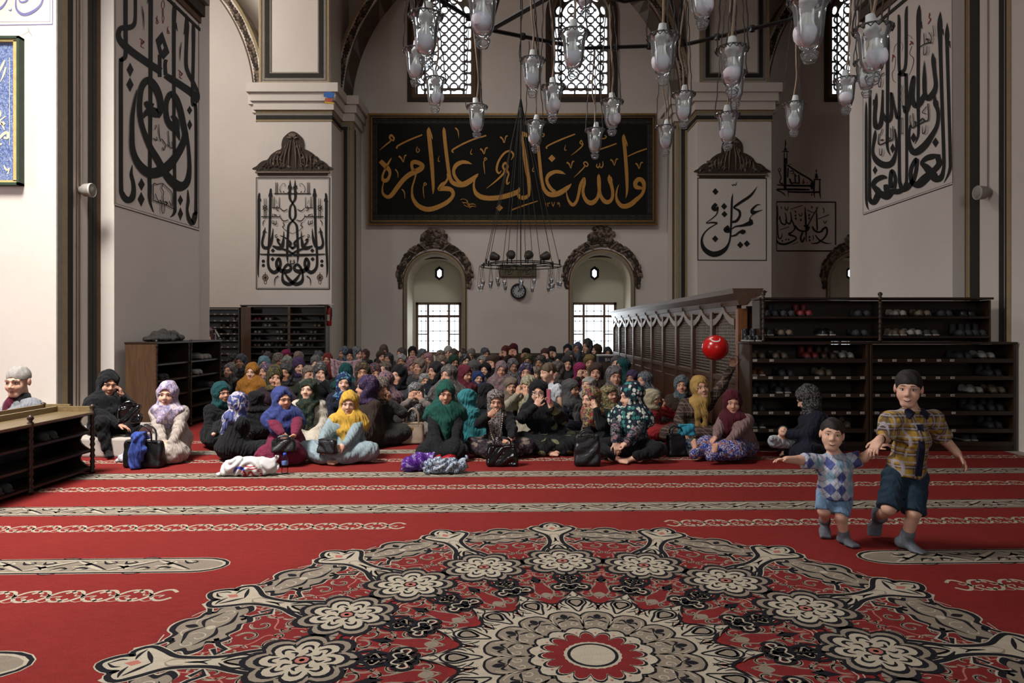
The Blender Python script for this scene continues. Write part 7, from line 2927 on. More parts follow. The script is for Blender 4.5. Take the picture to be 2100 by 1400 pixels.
# 1 woman in black on the pillar's stone foot
FR['abaya'] = woman('person', 'woman in black abaya on the stone ledge, head propped on her hand', 221, 790, 226, 936, 'ledge', yaw=.75, hyaw=-.55, hpitch=-.15, hroll=.12, front=.25,
                    arms=[W_(251, 812, -.10, d=(-.3, -.1, .95), n=(-.8, .3, .2), pole=(.6, -.3, -.9), curl=.5), W_(245, 872, -.2, d=(.6, -.5, -.2), n=(0, 0, -1))],
                    cols=(black_c, black_c, black_c, skin_a), style='cape', lower='trousers', face=0.25, seedv=1, girth=1.2)
FR['lilac'] = woman('person', 'woman in lilac printed scarf and long pale beige coat', 342, 812, 346, 952, 'kneel', yaw=.1, hyaw=-.3, hpitch=-.02, hroll=.05, front=.28,
                    arms=[W_(352, 914, -.28, d=(-.8, -.4, -.4)), W_(336, 914, -.28, d=(.8, -.4, -.4))], cols=(lilac_p, beige_c, beige_c, skin_b), style='drape', coat='long', face=-0.22, seedv=2, drape_len=.05, girth=1.12)
FR['backturn'] = woman('person', 'woman seen from behind in black with a blue, white-edged scarf', 492, 832, 486, 946, 'cross', yaw=PI - .6, hyaw=.25, hpitch=-.1, front=.10,
                       arms=[W_(440, 890, -.02, d=(.2, -1, -.1)), W_(418, 892, .12, d=(0, -1, 0))], cols=(M_print('scarf_blue_white', '#3c4680', '#a29ba6', '#4a5388', 'leopard', 9), black_c, black_c, skin_b), style='back', coat='long', seedv=3, girth=1.1)
FR['maroon'] = woman('person', 'woman in blue scarf and maroon dress with a black bag in her lap', 579, 822, 584, 958, 'kneel', yaw=.12, hyaw=.35, hpitch=-.03, front=.34,
                     arms=[W_(604, 893, -.30, d=(-.8, -.3, -.5), n=(0, -.5, -.8)), W_(584, 897, -.34, d=(.7, -.2, -.7), n=(0, .6, -.6), curl=.3)], cols=(blue_c, maroon_c, maroon_c, skin_a), style='cape', coat='long', face=0.45, seedv=4, girth=1.15)
FR['yellow'] = woman('person', 'woman in bright yellow scarf and pale blue coat', 716, 830, 703, 956, 'cross', yaw=-.12, hyaw=-.2, hpitch=-.08, hroll=.03, front=.34,
                     arms=[W_(700, 922, -.36, d=(-.8, -.3, -.3), n=(.2, .9, -.3), curl=.4), W_(656, 912, -.32, d=(.35, -.6, -.7), n=(.6, .6, -.3), curl=.4)], cols=(yellow_c, ltblue_c, ltblue_c, skin_b), style='cape', coat='long', face=-0.12, seedv=5, girth=1.42)
FR['green'] = woman('person', 'smiling woman in dark green scarf and black coat behind the shopping bags', 913, 810, 911, 948, 'kneel', yaw=0, hyaw=.1, hpitch=-.12, hroll=.08, front=.30,
                    arms=[W_(933, 915, -.28, d=(-.6, -.4, -.6)), W_(898, 917, -.30, d=(.6, -.4, -.6))], cols=(green_c, black_c, black_c, skin_a), style='cape', coat='long', face=0.1, seedv=6, girth=1.12)
FR['greyprint'] = woman('person', 'elderly woman in grey printed scarf with a hand at her mouth', 1017, 826, 1026, 944, 'cross', yaw=-.05, hyaw=.05, hpitch=-.1, hroll=-.04, front=.32,
                        arms=[W_(1050, 899, -.32, d=(-.9, -.2, -.25), n=(0, .7, -.7)), W_(1003, 852, -.27, d=(.7, -.25, .6), n=(.4, .8, .2), curl=.6, pole=(-.9, .1, -.7))], cols=(greyp_p, black_c, darkprint, skin_a), style='tails', lower='skirt', face=0.05, seedv=7, girth=1.1)
FR['chador'] = woman('person', 'woman with glasses in a black cloak holding up a pink phone', 1104, 808, 1132, 936, 'cross', yaw=.0, hyaw=-.05, hpitch=.02, front=.32,
                     arms=[W_(1130, 836, -.28, d=(-.25, -.1, .95), n=(-.7, -.6, 0), curl=.55, pole=(.8, 0, -.8)), W_(1099, 833, -.27, d=(.45, -.1, .85), n=(.3, .9, .1), curl=.6, pole=(-.9, .0, -.8))], cols=(black_c, M_print('cloak_black_dotted', '#141416', '#6d6a4a', '#161618', 'dots', 7), black_c, skin_b), style='cape', coat='long', face=-0.05, seedv=8, girth=1.22, open_w=.95)
FR['multi'] = woman('person', 'woman in multicoloured scarf and black coat holding her cheek', 1211, 820, 1234, 936, 'cross', yaw=-.75, hyaw=-.1, hpitch=-.12, front=.3,
                    arms=[W_(1222, 838, -.20, d=(-.55, .0, .85), n=(-.2, .9, .2), curl=.5, pole=(.3, .0, -.9)), W_(1205, 905, -.25)], cols=(multi_p, black_c, black_c, skin_b), style='drape', coat='long', face=-0.7, seedv=9, girth=1.05)
FR['dots'] = woman('person', 'woman in teal and white dotted scarf with floral sleeves, looking left', 1294, 815, 1292, 952, 'cross', yaw=-.35, hyaw=-.75, hpitch=-.15, front=.32,
                   arms=[W_(1277, 920, -.33, d=(-.85, -.3, -.2), curl=.6), W_(1262, 915, -.33, d=(.3, -.4, -.8), curl=.6)], cols=(dots_p, flor_n, black_c, skin_b), style='cape', lower='trousers', face=-1.1, seedv=10, girth=1.06)
FR['mustard'] = woman('person', 'woman in mustard scarf and plaid dress raising a balloon on a stick', 1437, 798, 1418, 918, 'cross', yaw=.05, hyaw=.45, hpitch=.12, hroll=-.22, front=.36,
                      arms=[W_(1502, 752, -.1, d=(.05, -.1, 1), n=(-.5, -.8, 0), curl=.75, pole=(.9, .2, -.3), L=1.22), W_(1403, 884, -.28, d=(.3, -.6, -.5))], cols=(mustard_c, plaid_c, plaid_c, skin_a), style='tails', lower='skirt', face=0.3, seedv=11, girth=1.1)
FR['mauve'] = woman('person', 'woman in wine red scarf, mauve coat and blue floral skirt, bare feet out', 1500, 828, 1506, 952, 'legs_out', yaw=-.95, hyaw=.75, hpitch=-.1, front=.36,
                    arms=[W_(1484, 914, -.28, d=(-.8, -.5, -.2)), W_(1462, 908, -.26, d=(-.2, -.6, -.7), curl=.25)], cols=(wine_c, mauve_c, blueskirt, skin_a), style='drape', lower='skirt', face=0.1, seedv=12, girth=1.3)
FR['navy'] = woman('person', 'woman in navy jacket and black patterned scarf bending over a baby', 1656, 820, 1672, 950, 'cross', yaw=-1.8, hyaw=-.35, hpitch=-.5, hroll=.0, front=.3,
                   arms=[W_(1612, 890, -.18, d=(-.9, -.1, -.1)), W_(1615, 890, .1, d=(-.9, .1, -.1))], cols=(blackprint, navy_c, black_c, skin_b), style='tucked', coat='long', seedv=13, girth=1.45)

# ------------------------------------------------------------------ the seated crowd behind
SCARF = {}


def scarf(key):
    if key in SCARF:
        return SCARF[key]
    C_ = {'black': '#17161a', 'charcoal': '#2c2a2c', 'grey': '#5b585a', 'ltgrey': '#8a8686', 'white': '#b8b4ae', 'brown': '#4a352a', 'taupe': '#84705f', 'beige': '#9c8c7a', 'maroon': '#551420', 'wine': '#7a2436', 'red': '#8a2a26', 'rose': '#a5747a',
          'magenta': '#a01c56', 'purple': '#46305c', 'blue': '#1e3a78', 'navy': '#1d2238', 'bluegrey': '#5f6c80', 'teal': '#0f4c50', 'aqua': '#2f8f96', 'green': '#1c3a2c', 'olive': '#4a4426', 'gold': '#7c6430', 'orange': '#b86f18', 'palegreen': '#8c9a86', 'ltblue': '#5aa0b4', 'cream': '#c0b48e'}
    C_ = {k_: mute(c_, .95, .8) for k_, c_ in C_.items()}
    if ':' in key:
        kind, a, b, c = key.split(':')
        m = M_print('scarf_' + key.replace(':', '_'), C_[a], C_[b], C_[c], kind, {'floral': 20, 'leopard': 42, 'dots': 40, 'plaid': 16}[kind])
    else:
        m = M_cloth('scarf_' + key, C_[key], .16)
    SCARF[key] = m
    return m


coats = [black_c, char_c, navy_c, brown_c, M_cloth('cloth_slate', '#33363a', .2), M_cloth('cloth_moss', '#262b20', .2), black_c, M_cloth('cloth_stone', '#6f665c', .15), char_c, M_cloth('cloth_plum', '#2e1d28', .2)]
PROTO = []
YP0 = 12.0


def proto(pose, hyaw, hpitch, hroll, style, seedv, girth, arms=None):
    hz = POSE[pose]['hd'][2]
    r, inf = woman('person', 'x', 1050, Y0 + (H - hz) * F / YP0, 1050, -YP0, pose, 0, hyaw, hpitch, hroll, 0, arms, (black_c, black_c, black_c, skin_a), vox=.0125, gvox=.019, style=style, coat='long', seedv=seedv, girth=girth, feet=False)
    r['used'] = 0
    PROTO.append(r)
    return r


lap = lambda d: None
chin = [dict(w=V(.06, -.14, .56), d=(-.2, -.2, 1), n=(-.5, .8, 0), pole=(.8, 0, -.8)), None]
face2 = [dict(w=V(.07, -.16, .60), d=(-.2, .0, 1), n=(-.2, 1, 0), pole=(.8, 0, -.8)), dict(w=V(-.07, -.16, .60), d=(.2, .0, 1), n=(.2, 1, 0), pole=(-.8, 0, -.8))]
proto('sit', 0, -.05, 0, 'drape', 1, 1.05)
proto('sit', .35, -.1, .05, 'drape', 2, 1.15)
proto('sit', -.35, -.02, -.05, 'tucked', 3, 1.05)
proto('kneel', .1, -.12, .08, 'cape', 4, 1.1)
proto('sit', -.6, .0, .0, 'cape', 5, 1.1)
proto('sit', .15, -.25, .1, 'tucked', 6, 1.12, chin)
proto('sit', -.1, -.2, -.1, 'drape', 7, 1.0, face2)
proto('kneel', -.25, .05, 0, 'tails', 8, 1.0)

PLACED = [(i[1]['Xr'], i[1]['Yr'], .5) for i in FR.values()] + [(GX(1245, 13.6), 13.6, .62), (GX(424, 13.2), 13.2, .4), (GX(430, 13), 13, .4), (GX(1140, 8.13), 8.13, .4), (GX(846, 8.3), 8.3, .42), (GX(710, 11.2), 11.2, .35)]


def dress(root, scarf_m, coat_m, skin):
    for c in root.children:
        if c.name.startswith('eye'):
            continue
        mp = {'headscarf': {0: scarf_m}, 'coat': {0: coat_m}, 'skirt': {0: coat_m}, 'body': {0: skin, 5: coat_m}}[c.name.split('.')[0]]
        for i, mt in mp.items():
            c.material_slots[i].link = 'OBJECT'
            c.material_slots[i].material = mt


def area_of(x, row):
    if x < 500:
        w = 'beside the black rack'
    elif x < 690:
        w = 'before the tall back racks'
    elif x < 800:
        w = 'by the left back pier'
    elif x < 960:
        w = 'below the left arched window'
    elif x < 1015:
        w = 'right of the left arched window'
    elif x < 1110:
        w = 'below the wall clock'
    elif x < 1165:
        w = 'left of the right arched window'
    elif x < 1255:
        w = 'below the right arched window'
    else:
        w = 'along the wooden screen'
    return w


ROWN = ['in the farthest row', 'in the far rows', 'in the middle rows', 'in the nearer rows', 'just behind the front row']
rnd = random.Random(21)
CROWD = [
 (479, 741, 'dots:charcoal:ltgrey:white', 'dark dotted'), (494, 743, 'floral:bluegrey:grey:navy', 'grey-blue'), (471, 762, 'leopard:grey:taupe:charcoal', 'grey-brown printed'), (516, 764, 'orange', 'orange'),
 (541, 748, 'floral:ltblue:ltgrey:bluegrey', 'pale blue'), (549, 735, 'leopard:grey:charcoal:ltgrey', 'grey mottled'), (545, 764, 'floral:purple:rose:ltgrey', 'purple flowered'), (571, 741, 'floral:beige:grey:charcoal', 'beige flowered'),
 (587, 732, 'magenta', 'magenta'), (589, 747, 'floral:palegreen:grey:ltgrey', 'pale green'), (563, 774, 'floral:olive:charcoal:gold', 'dark olive'), (586, 766, 'leopard:charcoal:grey:black', 'charcoal mottled'),
 (612, 752, 'purple', 'plain purple'), (612, 736, 'floral:beige:rose:grey', 'sand coloured'), (648, 746, 'leopard:grey:ltgrey:charcoal', 'mottled grey'), (655, 735, 'leopard:bluegrey:charcoal:grey', 'slate printed'),
 (657, 764, 'floral:grey:ltgrey:charcoal', 'grey flowered'), (671, 738, 'red', 'brick red'), (633, 768, 'leopard:taupe:beige:grey', 'taupe mottled'), (706, 727, 'floral:bluegrey:navy:grey', 'blue-grey'), (718, 731, 'black', 'plain black'),
 (733, 727, 'leopard:bluegrey:ltgrey:navy', 'slate blue'), (748, 728, 'floral:brown:red:taupe', 'brown flowered'), (782, 733, 'brown', 'plain brown'), (787, 722, 'leopard:brown:taupe:charcoal', 'brown mottled'), (796, 738, 'floral:charcoal:grey:black', 'dark flowered'),
 (731, 762, 'charcoal', 'plain charcoal'), (744, 766, 'floral:brown:gold:charcoal', 'brown and gold'), (768, 766, 'floral:maroon:teal:rose', 'maroon and teal'), (789, 759, 'leopard:brown:beige:charcoal', 'brown spotted'),
 (823, 727, 'floral:brown:grey:taupe', 'brown-grey'), (846, 724, 'black', 'black'), (867, 729, 'floral:bluegrey:ltgrey:grey', 'pale slate'), (919, 724, 'white', 'plain white'), (929, 729, 'leopard:brown:taupe:grey', 'brown streaked'), (903, 732, 'floral:beige:brown:grey', 'beige printed'),
 (878, 739, 'rose', 'dusty rose'), (823, 742, 'leopard:ltgrey:white:grey', 'pale grey'), (846, 749, 'floral:rose:red:ltgrey', 'pink and red'), (860, 754, 'taupe', 'plain taupe'), (931, 745, 'green', 'dark green'), (948, 728, 'floral:brown:beige:charcoal', 'brown leafy'),
 (954, 741, 'floral:black:ltgrey:grey', 'black flowered'), (966, 728, 'ltgrey', 'light grey'), (995, 727, 'leopard:grey:bluegrey:charcoal', 'steel grey'), (988, 745, 'leopard:ltgrey:grey:white', 'silver grey'), (1011, 745, 'brown', 'chestnut'),
 (1037, 723, 'floral:red:brown:charcoal', 'rust coloured'), (1053, 720, 'maroon', 'plain maroon'), (1079, 727, 'black', 'coal black'), (1082, 742, 'floral:olive:gold:brown', 'olive and gold'), (1052, 753, 'leopard:grey:ltgrey:charcoal', 'grey streaked'), (1028, 760, 'floral:rose:ltgrey:grey', 'pinkish grey'),
 (789, 785, 'floral:rose:purple:grey', 'mauve flowered'), (817, 772, 'black', 'long black'), (892, 763, 'charcoal', 'dark grey'), (919, 772, 'floral:grey:ltgrey:taupe', 'stone grey flowered'), (954, 770, 'wine', 'wine red'), (981, 777, 'blue', 'bright blue'), (970, 757, 'grey', 'plain grey'),
 (995, 760, 'black', 'jet black'), (872, 782, 'plaid:white:ltgrey:charcoal', 'white checked'), (1079, 766, 'floral:purple:ltgrey:navy', 'purple printed'), (1118, 728, 'floral:brown:red:grey', 'reddish brown'), (1132, 724, 'charcoal', 'graphite'), (1146, 742, 'black', 'dull black'), (1168, 733, 'grey', 'ash grey'), (1164, 720, 'navy', 'navy'),
 (1141, 762, 'leopard:grey:taupe:charcoal', 'grey-taupe'), (1184, 716, 'bluegrey', 'blue-grey plain'), (1204, 712, 'floral:grey:green:charcoal', 'grey-green'), (1223, 720, 'brown', 'dark brown'), (1246, 725, 'leopard:charcoal:grey:black', 'dark streaked'),
 (1209, 745, 'gold', 'dull gold'), (1190, 763, 'magenta', 'bright magenta'), (1222, 766, 'brown', 'earth brown'), (1264, 747, 'grey', 'mid grey'), (1276, 754, 'teal', 'dark teal'), (1260, 774, 'leopard:grey:ltgrey:brown', 'grey and white printed'), (1296, 778, 'purple', 'violet'), (1321, 782, 'leopard:bluegrey:ltgrey:charcoal', 'grey-white marbled'),
 (1206, 790, 'white', 'soft white'), (1108, 745, 'floral:charcoal:taupe:grey', 'smoke grey'), (1098, 770, 'floral:taupe:beige:grey', 'tan printed'), (905, 748, 'leopard:taupe:brown:beige', 'tawny'), (1163, 748, 'charcoal', 'soot grey'), (1235, 742, 'leopard:brown:grey:charcoal', 'umber mottled')]
seen_lab = {}


def put(x, y, key, desc, coat=None, yaw=None, label=None, pr=None, headz=.70, Yfix=None):
    Yr = max(min(F * (H - headz) / (y - Y0), 17.7), 8.1)
    Y00 = Yr
    for step in range(14):
        Xr = GX(x, Yr)
        ok = all((Xr - a) ** 2 + (Yr - b) ** 2 > (r) ** 2 for a, b, r in PLACED)
        if Yfix:
            Yr = Yfix
            break
        if ok and not (Xr > XS - .4 and x < 1500) and not (Xr < -4.0 and Yr < 11.2) and not (Xr < -3.9 and 16.2 < Yr):
            break
        Yr = min(max(Y00 + (.2, .4, -.2, .6, -.4, .8, 1.0, -.6, 1.2, 1.4, -.8, 1.6, 1.8, 2.0)[step], 8.1), 17.75)
    if GX(x, Yr) < -3.7 and Yr > 15.8 and not Yfix:
        Yr = 15.7
    Xr = GX(x, Yr)
    PLACED.append((Xr, Yr, .54))
    p = pr if pr is not None else PROTO[rnd.randrange(len(PROTO))]
    pose_h = .695 if PROTO.index(p) not in (3, 7) else .755
    s = (GZ(y, Yr)) / pose_h
    if p['used'] == 0:
        r = p
    else:
        r = copy_tree(p)
    p['used'] = p['used'] + 1
    r.location = (Xr, Yr, .009)
    sc = min(max(s, .80), 1.22)
    r.scale = (max(.92, min(sc, 1.04)), max(.92, min(sc, 1.04)), s)
    r.rotation_euler = (0, 0, yaw if yaw is not None else rnd.uniform(-.5, .35) - math.atan2(Xr, Yr))
    dress(r, scarf(key), coat or rnd.choice(coats), rnd.choice([skin_a, skin_b, skin_c, skin_a]))
    row = 0 if y < 731 else 1 if y < 742 else 2 if y < 758 else 3 if y < 775 else 4
    lb = label or 'woman in %s headscarf %s %s' % (desc, area_of(x, row), ROWN[row])
    if lb in seen_lab:
        lb += ', farther right'
    seen_lab[lb] = 1
    r['label'] = lb
    r['category'] = 'person'
    r['group'] = 'seated women of the congregation'
    return r


# second row: individually described
put(455, 808, 'teal', '', black_c, 1.2, 'woman in teal headscarf behind the woman turned away')
put(524, 820, 'black', '', black_c, -2.6, 'woman in black headscarf with her back turned, beside the blue scarf')
put(632, 802, 'floral:green:olive:black', '', cream_c, .2, 'woman in dark green scarf and cream jacket between blue and yellow scarves')
put(705, 788, 'floral:blue:ltblue:navy', '', navy_c, .5, 'woman in royal blue patterned scarf behind the yellow scarf')
put(711, 765, 'teal', '', char_c, 2.9, 'woman in dark teal scarf turned away near the held-up cloth')
put(751, 797, 'dots:purple:rose:charcoal', '', brown_c, -1.0, 'woman in purple dotted scarf in profile right of the yellow scarf', PROTO[2])
put(782, 800, 'leopard:beige:brown:charcoal', '', char_c, .5, 'woman in leopard print scarf with a hand at her face', PROTO[5], Yfix=8.3)
r_ = put(853, 806, 'leopard:ltgrey:charcoal:white', '', M_cloth('cloth_taupe', '#7c7069', .12), .1, 'woman in grey-white scarf hiding her face, beside the beige handbag', PROTO[6], Yfix=8.75)
put(962, 820, 'aqua', '', M_cloth('cloth_aqua', '#1f6a70', .15), 1.9, 'woman in bright aqua scarf turned right behind the green scarf')
put(998, 806, 'black', '', black_c, 2.9, 'woman in black scarf with her back turned behind the aqua scarf')
put(1048, 795, 'taupe', '', black_c, .1, 'woman in pleated taupe scarf behind the grey printed scarf')
put(1084, 795, 'floral:cream:palegreen:gold', '', M_cloth('cloth_sand', '#8f8672', .12), -.6, 'woman in cream and green scarf beside the small standing boy')
put(1172, 800, 'grey', '', navy_c, .8, 'woman in grey scarf and navy coat behind the cloaked woman')
put(1252, 812, 'floral:gold:olive:cream', '', char_c, .7, 'woman in yellow-olive flowered scarf left of the dotted scarf')
put(1338, 818, 'cream', '', red_c, .9, 'woman in cream scarf and red jacket behind the dotted scarf')
put(1398, 792, 'leopard:teal:ltgrey:bluegrey', '', brown_c, .1, 'woman in teal-grey scarf and brown coat leaning on the wooden screen')
for (x, y, key, desc) in CROWD:
    put(x, y, key, desc)
# a woman at the clothes rail left, seen above the black rack
put(427, 695, 'floral:rose:brown:grey', '', char_c, .2, 'woman with hands at her face, seen above the black rack', PROTO[6], .9)
for p in PROTO:
    if p['used'] == 0:
        for c in list(p.children):
            bpy.data.objects.remove(c)
        bpy.data.objects.remove(p)
    else:
        del p['used']
for o_ in bpy.data.objects:
    if 'used' in o_.keys():
        del o_['used']

# ------------------------------------------------------------------ children, the old man, the baby
hair_d = M_plain('hair_dark', '#1d1815', 0.6, 0.25, 60, 0.4, 150)
hair_g = M_plain('hair_grey', '#8f8a84', 0.7, 0.15, 60, 0.4, 150)
sock_g = M_plain('sock_grey', '#5d5f66', 0.9, 0.2, 60)
argyle = M_print('shirt_argyle', '#a9adb8', '#4f5794', '#7fa3b6', 'argyle', 17)
plaid_y = M_print('shirt_plaid_yellow', '#a8822a', '#23233c', '#a49ca6', 'plaid', 13)
denim = M_cloth('denim', '#1d3140', .25)
paleblue = M_cloth('shorts_pale_blue', '#6d8fae', .12)
navy_t = M_cloth('collar_navy', '#171a30', .15)


def kid(name, label, cat_foot, J, hd, hsc, R, skin, vox=.0055, hands=None):
    """J: joint name -> (px,py,dy) ; cat_foot floor pixel of planted foot"""
    Yr = F * H / (cat_foot[1] - Y0)
    Xr = GX(cat_foot[0], Yr)
    root = thing(name, label, 'person', (Xr, Yr, .009))

    def pt(q):
        y = Yr + q[2]
        return V(GX(q[0], y) - Xr, q[2], GZ(q[1], y) - .009)
    G = {k: pt(v) for k, v in J.items()}
    hc = pt(hd)
    allp = np.array(list(G.values()) + [hc])
    lo, hi = allp.min(0) - .17, allp.max(0) + .17
    lo[2] = -.02
    return root, G, hc, lo, hi


def smile_part(root, T, sc):
    m = MB()
    us = np.linspace(-1, 1, 9)
    m.tube([tuple(T(.023 * u, -.0965 + .016 * u * u, -.0625 + .009 * u * u)) for u in us], [.0012 * sc] + [.0042 * sc * math.sqrt(1.02 - u * u) + .001 for u in us[1:-1]] + [.0012 * sc], 6)
    m.mat(1)
    m.tube([tuple(T(.018 * u, -.0995 + .013 * u * u, -.0605 + .0065 * u * u)) for u in us], .0028 * sc, 5)
    m.build('mouth', [M_plain('mouth_red', '#6f322c', .5), M_plain('teeth', '#c9c2b6', .3)], root, True)


def hair_cap(root, T, R, hs, mt, low=-.01, fringe=.055, vox=.007, side=.0):
    c = T(0, .02, .03)
    s = SDF(c - .17 * hs / .9, c + .17 * hs / .9, vox)
    s.ell(T(0, .016, .040), V(.0800, .0970, .0885) * hs, 0, .01, R=R)
    # clear the face and the nape
    s.ell(T(0, -.115, -.055), V(.075, .085, fringe + .062) * hs, 0, 0, 'sub', R=R)
    s.box(T(0, .0, -.085 + low), V(.12, .16, .07) * hs, .01, 0, 0, 'sub', R=R)
    for x in (1, -1):
        s.ell(T(.085 * x, .0, -.015), V(.022, .036, .036) * hs, 0, 0, 'sub', R=R)
    s.folds(lambda X, Y, Z: .0022 * np.sin(120 * X + 50 * Y) + .0015 * np.sin(150 * Y + 60 * Z + 90 * X))
    return link('hair', s.mesh('hair', mt), root)


# ---- toddler in argyle shirt
J = dict(nk=(1712, 934, .02), ch=(1712, 962, .02), pel=(1711, 1008, .04), s1=(1741, 945, .02), s2=(1680, 947, .02), e1=(1772, 938, -.02), w1=(1795, 917, -.05), e2=(1640, 943, .0), w2=(1614, 942, -.05),
         h1=(1729, 1012, .04), h2=(1694, 1012, .04), k1=(1725, 1058, -.03), a1=(1731, 1100, .02), k2=(1690, 1046, .0), a2=(1692, 1068, .16))
rt, G, hc, lo, hi = kid('person', 'toddler boy in argyle shirt and pale blue shorts running', (1733, 1118), J, (1706, 892, .0), 1, None, skin_b)
R = rot3(-.36, .06, .10)
hs = .86
s = SDF(lo, hi, .0055)
T = head(s, hc, R, hs, True, smile=.7, child=True)
face_parts(rt, T, hs, R)
smile_part(rt, T, hs)
s.cone(T(0, .02, -.06), G['nk'], .036, .038, 0, .015)
s.chain([G['nk'], G['ch'], G['pel']], [.04, .06, .06], 5, .02)
for i in '12':
    s.chain([G['nk'], G['s' + i]], [.035, .035], 5, .015)
    s.chain([G['s' + i], G['e' + i], G['w' + i]], [.033, .029, .021], 0, .012)
    s.chain([G['h' + i], G['k' + i]], [.045, .038], 0, .015)
    s.chain([G['k' + i], G['a' + i]], [.037, .025], 0, .015)
hand(s, G['w1'], V(.6, -.3, .3), V(.2, .2, -.9), -1, .5, .62)
hand(s, G['w2'], V(-1, -.15, .05), V(0, -.2, -.9), 1, .35, .62)
foot(s, G['a1'], V(.35, -1, -.12), V(0, 0, 1), .62, 0, False)
foot(s, G['a2'], V(-.1, -.55, -.75), V(0, -.8, .5), .62, 0, False)
s.floor(.006)
link('body', s.mesh('body', BODY(skin_b, argyle)), rt)
hair_cap(rt, T, R, hs, hair_d, .03, .052)
s = SDF(lo, hi, .009)
s.chain([G['nk'] + V(0, 0, -.015), G['ch'], G['pel']], [.05, .088, .10], 0, .03)
s.cone(G['ch'] + V(0, -.02, 0), G['pel'] + V(0, -.03, .02), .08, .095, 0, .03)
for i in '12':
    s.cone(G['s' + i], G['s' + i] * .25 + G['e' + i] * .75, .049, .05, 0, .03)
s.box(G['nk'] + V(0, 0, .055), V(.1, .1, .03), .01, 0, 0, 'sub')
s.box(G['pel'] + V(0, 0, -.09), V(.2, .2, .06), .01, 0, 0, 'sub')
for i, sg in (('1', 1), ('2', -1)):
    d = unit(G['e' + i] - G['s' + i])
    s.box(G['e' + i] + d * .03, V(.05, .1, .1), .005, 0, 0, 'sub', R=np.stack([d, unit(np.cross(d, V(0, 0, 1))), unit(np.cross(np.cross(d, V(0, 0, 1)), d))], 1))
s.folds(wrinkle(.004, 40, 14, 1))
link('shirt', s.mesh('shirt', argyle), rt)
s = SDF(lo, hi, .009)
s.ell(G['pel'] + V(0, 0, .01), V(.094, .082, .06), 0, .02)
for i in '12':
    s.cone(G['h' + i], G['k' + i] + V(0, 0, .015), .057, .053, 0, .012)
    d = unit(G['k' + i] - G['h' + i])
    s.box(G['k' + i] + d * .04, V(.1, .1, .035), .005, 0, 0, 'sub', R=np.stack([unit(np.cross(V(0, 1, 0), d)), unit(np.cross(d, np.cross(V(0, 1, 0), d))), d], 1))
s.folds(wrinkle(.004, 40, 14, 3))
link('shorts', s.mesh('shorts', paleblue), rt)
for i, dv in (('1', V(.35, -1, -.12)), ('2', V(-.1, -.55, -.75))):
    A = G['a' + i]
    s = SDF(A - .13, A + .13, .007)
    foot(s, A, dv, V(0, 0, 1) if i == '1' else V(0, -.8, .5), .62, 0, False, .008)
    s.cone(A, A + unit(G['k' + i] - A) * .035, .034, .034, 0, .01)
    if i == '1':
        s.floor(0.0)
    link('sock', s.mesh('sock', sock_g), rt)
TOD = dict(G=G, rt=rt)

# ---- older boy in yellow plaid shirt
J = dict(nk=(1870, 846, .02), ch=(1868, 895, .02), pel=(1858, 968, .05), s1=(1915, 860, .03), s2=(1826, 862, .0), e1=(1934, 898, .06), w1=(1962, 928, -.02), e2=(1815, 897, .0), w2=(1803, 902, -.1),
         h1=(1879, 975, .05), h2=(1834, 975, .05), k1=(1874, 1050, -.06), a1=(1858, 1106, .03), k2=(1823, 1040, -.04), a2=(1803, 1062, .22))
rb_, G, hc, lo, hi = kid('person', 'boy in yellow plaid shirt and denim shorts running', (1862, 1131), J, (1863, 798, .0), 1, None, skin_b)
R = rot3(-.55, -.05, .04)
hs = .94
s = SDF(lo, hi, .0062)
T = head(s, hc, R, hs, True, smile=1.0)
face_parts(rb_, T, hs, R)
smile_part(rb_, T, hs)
s.cone(T(0, .02, -.06), G['nk'], .042, .042, 0, .015)
s.chain([G['nk'], G['ch'], G['pel']], [.045, .08, .08], 5, .02)
for i in '12':
    s.chain([G['nk'], G['s' + i]], [.04, .04], 5, .015)
    s.chain([G['s' + i], G['e' + i], G['w' + i]], [.042, .034, .024], 0, .012)
    s.chain([G['h' + i], G['k' + i]], [.053, .043], 0, .015)
    s.chain([G['k' + i], G['a' + i]], [.040, .028], 0, .015)
hand(s, G['w1'], V(.45, -.25, -.8), V(-.7, .2, -.3), -1, .4, .78)
hand(s, G['w2'], V(-.5, -.3, -.5), V(.3, .3, -.8), -1, .5, .78)
foot(s, G['a1'], V(.55, -.9, -.25), V(0, 0, 1), .8, 0, False)
foot(s, G['a2'], V(-.05, .1, -1), V(0, -1, 0), .8, 0, False)
s.floor(.006)
link('body', s.mesh('body', BODY(skin_b, plaid_y)), rb_)
hair_cap(rb_, T, R, hs, hair_d, .01, .030)
s = SDF(lo, hi, .010)
s.chain([G['nk'] + V(0, 0, -.02), G['ch'], G['pel']], [.055, .098, .108], 0, .04)
for i in '12':
    s.cone(G['nk'] + V(0, 0, -.03), G['s' + i], .055, .055, 0, .03)
    s.cone(G['s' + i], G['s' + i] * .15 + G['e' + i] * .85, .051, .055, 0, .03)
s.box(G['nk'] + V(0, -.0, .07), V(.12, .12, .04), .01, 0, 0, 'sub')
s.ell(G['nk'] + V(0, -.1, -.0), V(.035, .07, .06), 0, 0, 'sub')
s.box(G['pel'] + V(0, 0, -.16), V(.3, .3, .14), .01, 0, 0, 'sub')
for i in '12':
    d = unit(G['e' + i] - G['s' + i])
    s.box(G['e' + i] + d * .05, V(.055, .12, .12), .005, 0, 0, 'sub', R=np.stack([d, unit(np.cross(d, V(0, 1, 0))), unit(np.cross(np.cross(d, V(0, 1, 0)), d))], 1))
s.folds(wrinkle(.006, 30, 12, 4))
link('shirt', s.mesh('shirt', plaid_y), rb_)
m = MB()
a, b = G['nk'] + V(0, -.088, -.06), G['pel'] + V(.01, -.118, -.0)
